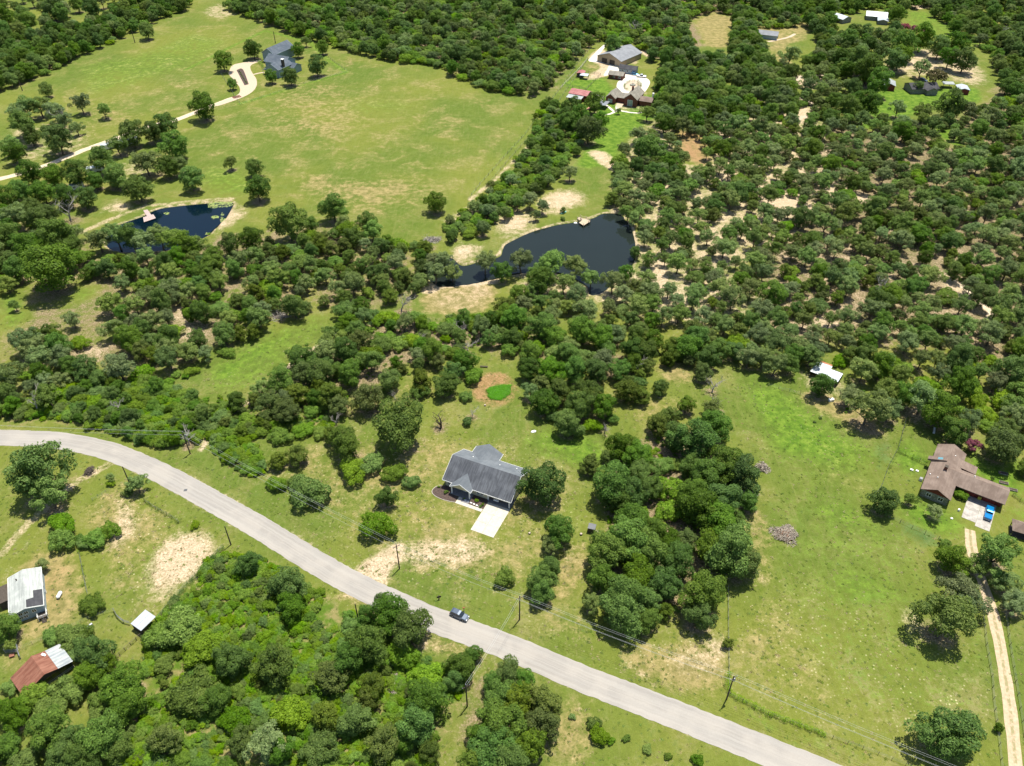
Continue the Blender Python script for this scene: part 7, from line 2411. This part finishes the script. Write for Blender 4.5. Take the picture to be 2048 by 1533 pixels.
for px_, py_, an in ((1162, 441, .5), (1178, 447, 1.2)):
    ch = thing('deck_chair', 'dark chair at the %s end of the fishing deck' % ('bank' if px_ < 1170 else 'water'), 'chair', (*P(px_, py_, .5), .5), an)
    part('seat', MB().box(-.3, -.3, .38, .3, .3, .44), M_DKWOOD, ch)
    part('backrest', MB().box(-.3, .26, .443, .3, .32, .95), M_DKWOOD, ch)
    for a in (-.26, .22):
        for b_ in (-.26, .22):
            part('leg', MB().box(a, b_, 0, a + .05, b_ + .05, .38), M_DKWOOD, ch)
x_, y_ = P(1151, 446)
RK = thing('bank_rock', 'white rock at the waterline left of the fishing deck', 'rock', (x_, y_, -.3))
m_ = MB()
rr = random.Random(5)
rings = []
for zz, r0 in ((0, .55), (.25, .62), (.5, .4), (.6, .15)):
    rings.append([(math.cos(k * .785) * r0 * rr.uniform(.8, 1.2) * 1.4, math.sin(k * .785) * r0 * rr.uniform(.8, 1.2), zz) for k in range(8)])
part('stone', loft([r[::-1] for r in rings]), M_WHITE, RK)
x_, y_ = P(1122, 429)
KY = thing('small_boat', 'pale green boat drawn up on the bank by the small cedar', 'boat', (x_, y_, .05), .7)
part('hull', loft([[(x, -w_, .45), (x, -w_ * .6, 0), (x, w_ * .6, 0), (x, w_, .45)] for x, w_ in ((0, .35), (1, .55), (2.4, .5), (3.3, .05))]), simple('pale_green_hull', (.25, .55, .45), .4, 0, .05, 3), KY)
part('bench', MB().box(1.0, -.45, .46, 1.3, .45, .5), M_WHITE, KY)
# lily pads: countless -> one stuff object
mb = MB()
for cx_, cy_, rx, ry, n in ((440, 408, 26, 6, 420), (452, 404, 14, 4, 160), (333, 426, 5, 2.4, 60), (430, 434, 7, 3.5, 110), (446, 440, 6, 5, 90), (425, 412, 10, 4, 90), (228, 461, 4, 1.5, 24), (415, 466, 4, 3, 30), (444, 430, 3, 6, 40)):
    for i in range(n):
        a, q = random.uniform(0, 6.28), math.sqrt(random.random())
        x_, y_ = P(cx_ + math.cos(a) * q * rx, cy_ + math.sin(a) * q * ry)
        s = random.uniform(.16, .42)
        b = len(mb.v)
        mb.v += [(x_ + math.cos(k * 1.047) * s, y_ + math.sin(k * 1.047) * s, -.33 + random.uniform(0, .05)) for k in range(6)]
        mb.f.append(tuple(range(b, b + 6)))
tag(part('lily_pads', mb, simple('lily_leaf', (.16, .23, .05), .5, 0, .25, 1.2, col2=(.26, .27, .08))), 'pale green lily pads floating at the right end of the blue pond', None, None, 'stuff')

# ------------------------------------------------------------------ BRUSH PILES, SMALL THINGS
def brush_pile(label, px, py, rx, ry, h, mat, n=420, core=None):
    x_, y_ = P(px, py)
    r_ = thing('brush_pile', label, 'brush pile', (x_, y_, 0))
    rr = random.Random(int(px))
    mb = MB()
    for i in range(n):
        a, q = rr.uniform(0, 6.28), math.sqrt(rr.random())
        q *= 1 + .22 * math.sin(3 * a + px) + .15 * math.sin(5 * a + py)
        cx_, cy_ = math.cos(a) * q * rx, math.sin(a) * q * ry
        z_ = h * max(0, 1 - q * q) * rr.uniform(.4, 1) + .1
        b_ = rr.uniform(0, 3.14)
        L_ = rr.uniform(.5, 1.5)
        dz = rr.uniform(-.2, .2)
        mb.tube([(cx_ - math.cos(b_) * L_ / 2, cy_ - math.sin(b_) * L_ / 2, max(.03, z_ - dz)), (cx_, cy_, z_ + .05), (cx_ + math.cos(b_) * L_ / 2, cy_ + math.sin(b_) * L_ / 2, max(.03, z_ + dz))], rr.uniform(.03, .07), 3, False)
    o = part('branches', mb, mat, r_)
    o['kind'] = 'stuff'
    m2 = loft([[(math.cos(k * .628) * rx * s, math.sin(k * .628) * ry * s, z_) for k in range(10)][::-1] for s, z_ in ((.78, -.05), (.6, h * .35), (.3, h * .7), (.1, h * .8))])
    part('core', m2, core or M_DKWOOD, r_)


M_TWIG = simple('grey_twigs', (.36, .31, .25), .9, 0, .2, 5)
brush_pile('large round grey brush pile in the right meadow', 1570, 1070, 3.5, 3.1, 1.3, M_TWIG, 620, simple('red_brown_litter', (.20, .10, .06), .95, 0, .2, 3))
brush_pile('smaller grey brush pile against the oaks by the right meadow', 1524, 937, 2.3, 2.0, 1.1, M_TWIG, 260)
brush_pile('pale branch heap at the foot of the oaks by the meadow', 1496, 992, 2.6, 2.2, 1.2, M_DEADW, 240)
brush_pile('dark mound of brush beside the track inside the road curve', 179, 944, 1.3, 1.9, 1.0, M_BURNT, 160)
brush_pile('low heap of dead branches on the sandy bank left of the slate pond', 866, 480, 4.0, 2.5, .9, M_DEADW, 200)
brush_pile('fallen pale branches on the woodland edge left of the grassy lane', 560, 632, 4, 3, .8, M_DEADW, 160)
brush_pile('fallen tree and dead branches in the brush below the road', 792, 1370, 1.6, 4.2, .8, M_TWIG, 240)
for px, py, rz, s, lb in ((1067, 864, .4, 1.0, 'white stone on the mown grass behind the grey roofed house'), (1662, 802, .3, .9, 'white box on the track by the tin roofed shed'), (1868, 862, 1.1, 0, 'long white trough lying at the woodland edge above the brown roofed house')):
    x_, y_ = P(px, py)
    if s:
        r_ = thing('pale_stone' if s == 1.0 else 'white_box', lb, 'stone' if s == 1.0 else 'box', (x_, y_, 0), rz)
        part('body', loft([[(math.cos(k * 1.047) * q * s, math.sin(k * 1.047) * q * s * .6, z_) for k in range(6)][::-1] for q, z_ in ((1.0, -.05), (.9, .2), (.5, .35))]) if s == 1.0 else MB().box(-.8, -.5, 0, .8, .5, .8), M_WHITE, r_)
    else:
        r_ = thing('white_trough', lb, 'trough', (x_, y_, 0), rz)
        part('tub', MB().box(-1.4, -.3, 0, 1.4, .3, .35), M_WHITE, r_)
        part('rim', MB().box(-1.45, -.35, .353, 1.45, -.27, .4).box(-1.45, .27, .353, 1.45, .35, .4), M_STEEL, r_)
x_, y_ = P(968, 735)
LG = thing('picnic_bench', 'dark low bench on the dirt behind the thicket', 'bench', (x_, y_, 0), -.1)
part('seat', MB().box(-1.3, -.25, .4, 1.3, .25, .48), M_DKWOOD, LG)
for a in (-1.1, 1.0):
    part('leg', MB().box(a, -.2, 0, a + .1, .2, .4), M_DKWOOD, LG)
x_, y_ = P(878, 1199)
MS = thing('notice_post', 'short dark brown post standing in the grass verge above the road', 'post', (x_, y_, 0), .3)
part('post', MB().box(-.12, -.12, -.1, .12, .12, 1.5), M_DKWOOD, MS)
part('board', MB().box(-.55, -.16, .8, .55, -.123, 1.5), M_DKWOOD, MS)
x_, y_ = P(928, 1222)
MB_ = thing('mailbox', 'small rusty mailbox post behind the grey blue vehicle', 'mailbox', (x_, y_, 0), .3)
part('post', MB().box(-.06, -.06, -.1, .06, .06, 1.1), M_DKWOOD, MB_)
part('box', MB().tube([(-.3, 0, 1.25), (.3, 0, 1.25)], .16, 8), simple('rusty_box_paint', (.3, .1, .05), .6), MB_)
for px, py, s, lb, mat in ((1293, 942, 1.0, 'small pale hutch under the hedge between yard and meadow', M_WOOD), (1267, 935, .7, 'small blue grey tub on the grass left of the pale hutch', M_BLUEW), (1059, 1068, .6, 'small dark stump on the lawn right of the driveway', M_DKWOOD), (1162, 1070, .7, 'dark stump by the oak in the front yard', M_DKWOOD), (970, 812, .6, 'dark stump below the round green patch', M_DKWOOD)):
    x_, y_ = P(px, py)
    r_ = thing('hutch' if 'hutch' in lb else 'tub' if 'tub' in lb else 'stump', lb, 'hutch' if 'hutch' in lb else 'tub' if 'tub' in lb else 'stump', (x_, y_, 0), .5)
    part('body', MB().tube([(0, 0, -.05), (0, 0, s * .7)], [s * .6, s * .5], 9), mat, r_)
    part('top', MB().tube([(0, 0, s * .7 + .002), (0, 0, s * .78)], [s * .5, s * .42], 9), M_WOOD if 'tub' not in lb else M_STEEL, r_)
# awnings / parts glimpsed under trees by the brick lawn
x_, y_ = P(1183, 228)
PL = thing('pink_canopy', 'faded pink canopy roof glimpsed between trees below the red roofed barn', 'canopy', (x_, y_, 0), -.5)
part('cover', MB().prism([(-3, -2, 2.4), (0, -2, 3.1), (3, -2, 2.4)], (0, 4.5, 0)), simple('pink_cloth', (.55, .25, .20), .8), PL)
for a in (-2.8, 2.7):
    for b_ in (-1.9, 2.3):
        part('post', MB().box(a, b_, 0, a + .12, b_ + .12, 2.4), M_STEEL, PL)
x_, y_ = P(1206, 216)
PS = thing('grey_canopy', 'grey shade roof at the edge of the lawn path', 'canopy', (x_, y_, 0), -.4)
part('cover', MB().prism([(-2.6, -3, 2.3), (2.6, -3, 2.6), (2.6, -3, 2.7), (-2.6, -3, 2.4)], (0, 7, 0)), M_STEEL, PS)
for a in (-2.4, 2.3):
    for b_ in (-2.8, 3.7):
        part('post', MB().box(a, b_, 0, a + .12, b_ + .12, 2.35), M_DKWOOD, PS)
x_, y_ = P(1735, 166)
RT = thing('red_roofed_hut', 'small hut with faded red roof under the trees left of the red shed', 'hut', (x_, y_, 0), -.3)
gable(RT, -3.5, -3, 3.5, 3, 2.4, 3.6, 'x', M_DKWOOD, M_REDTIN, ov=.3)
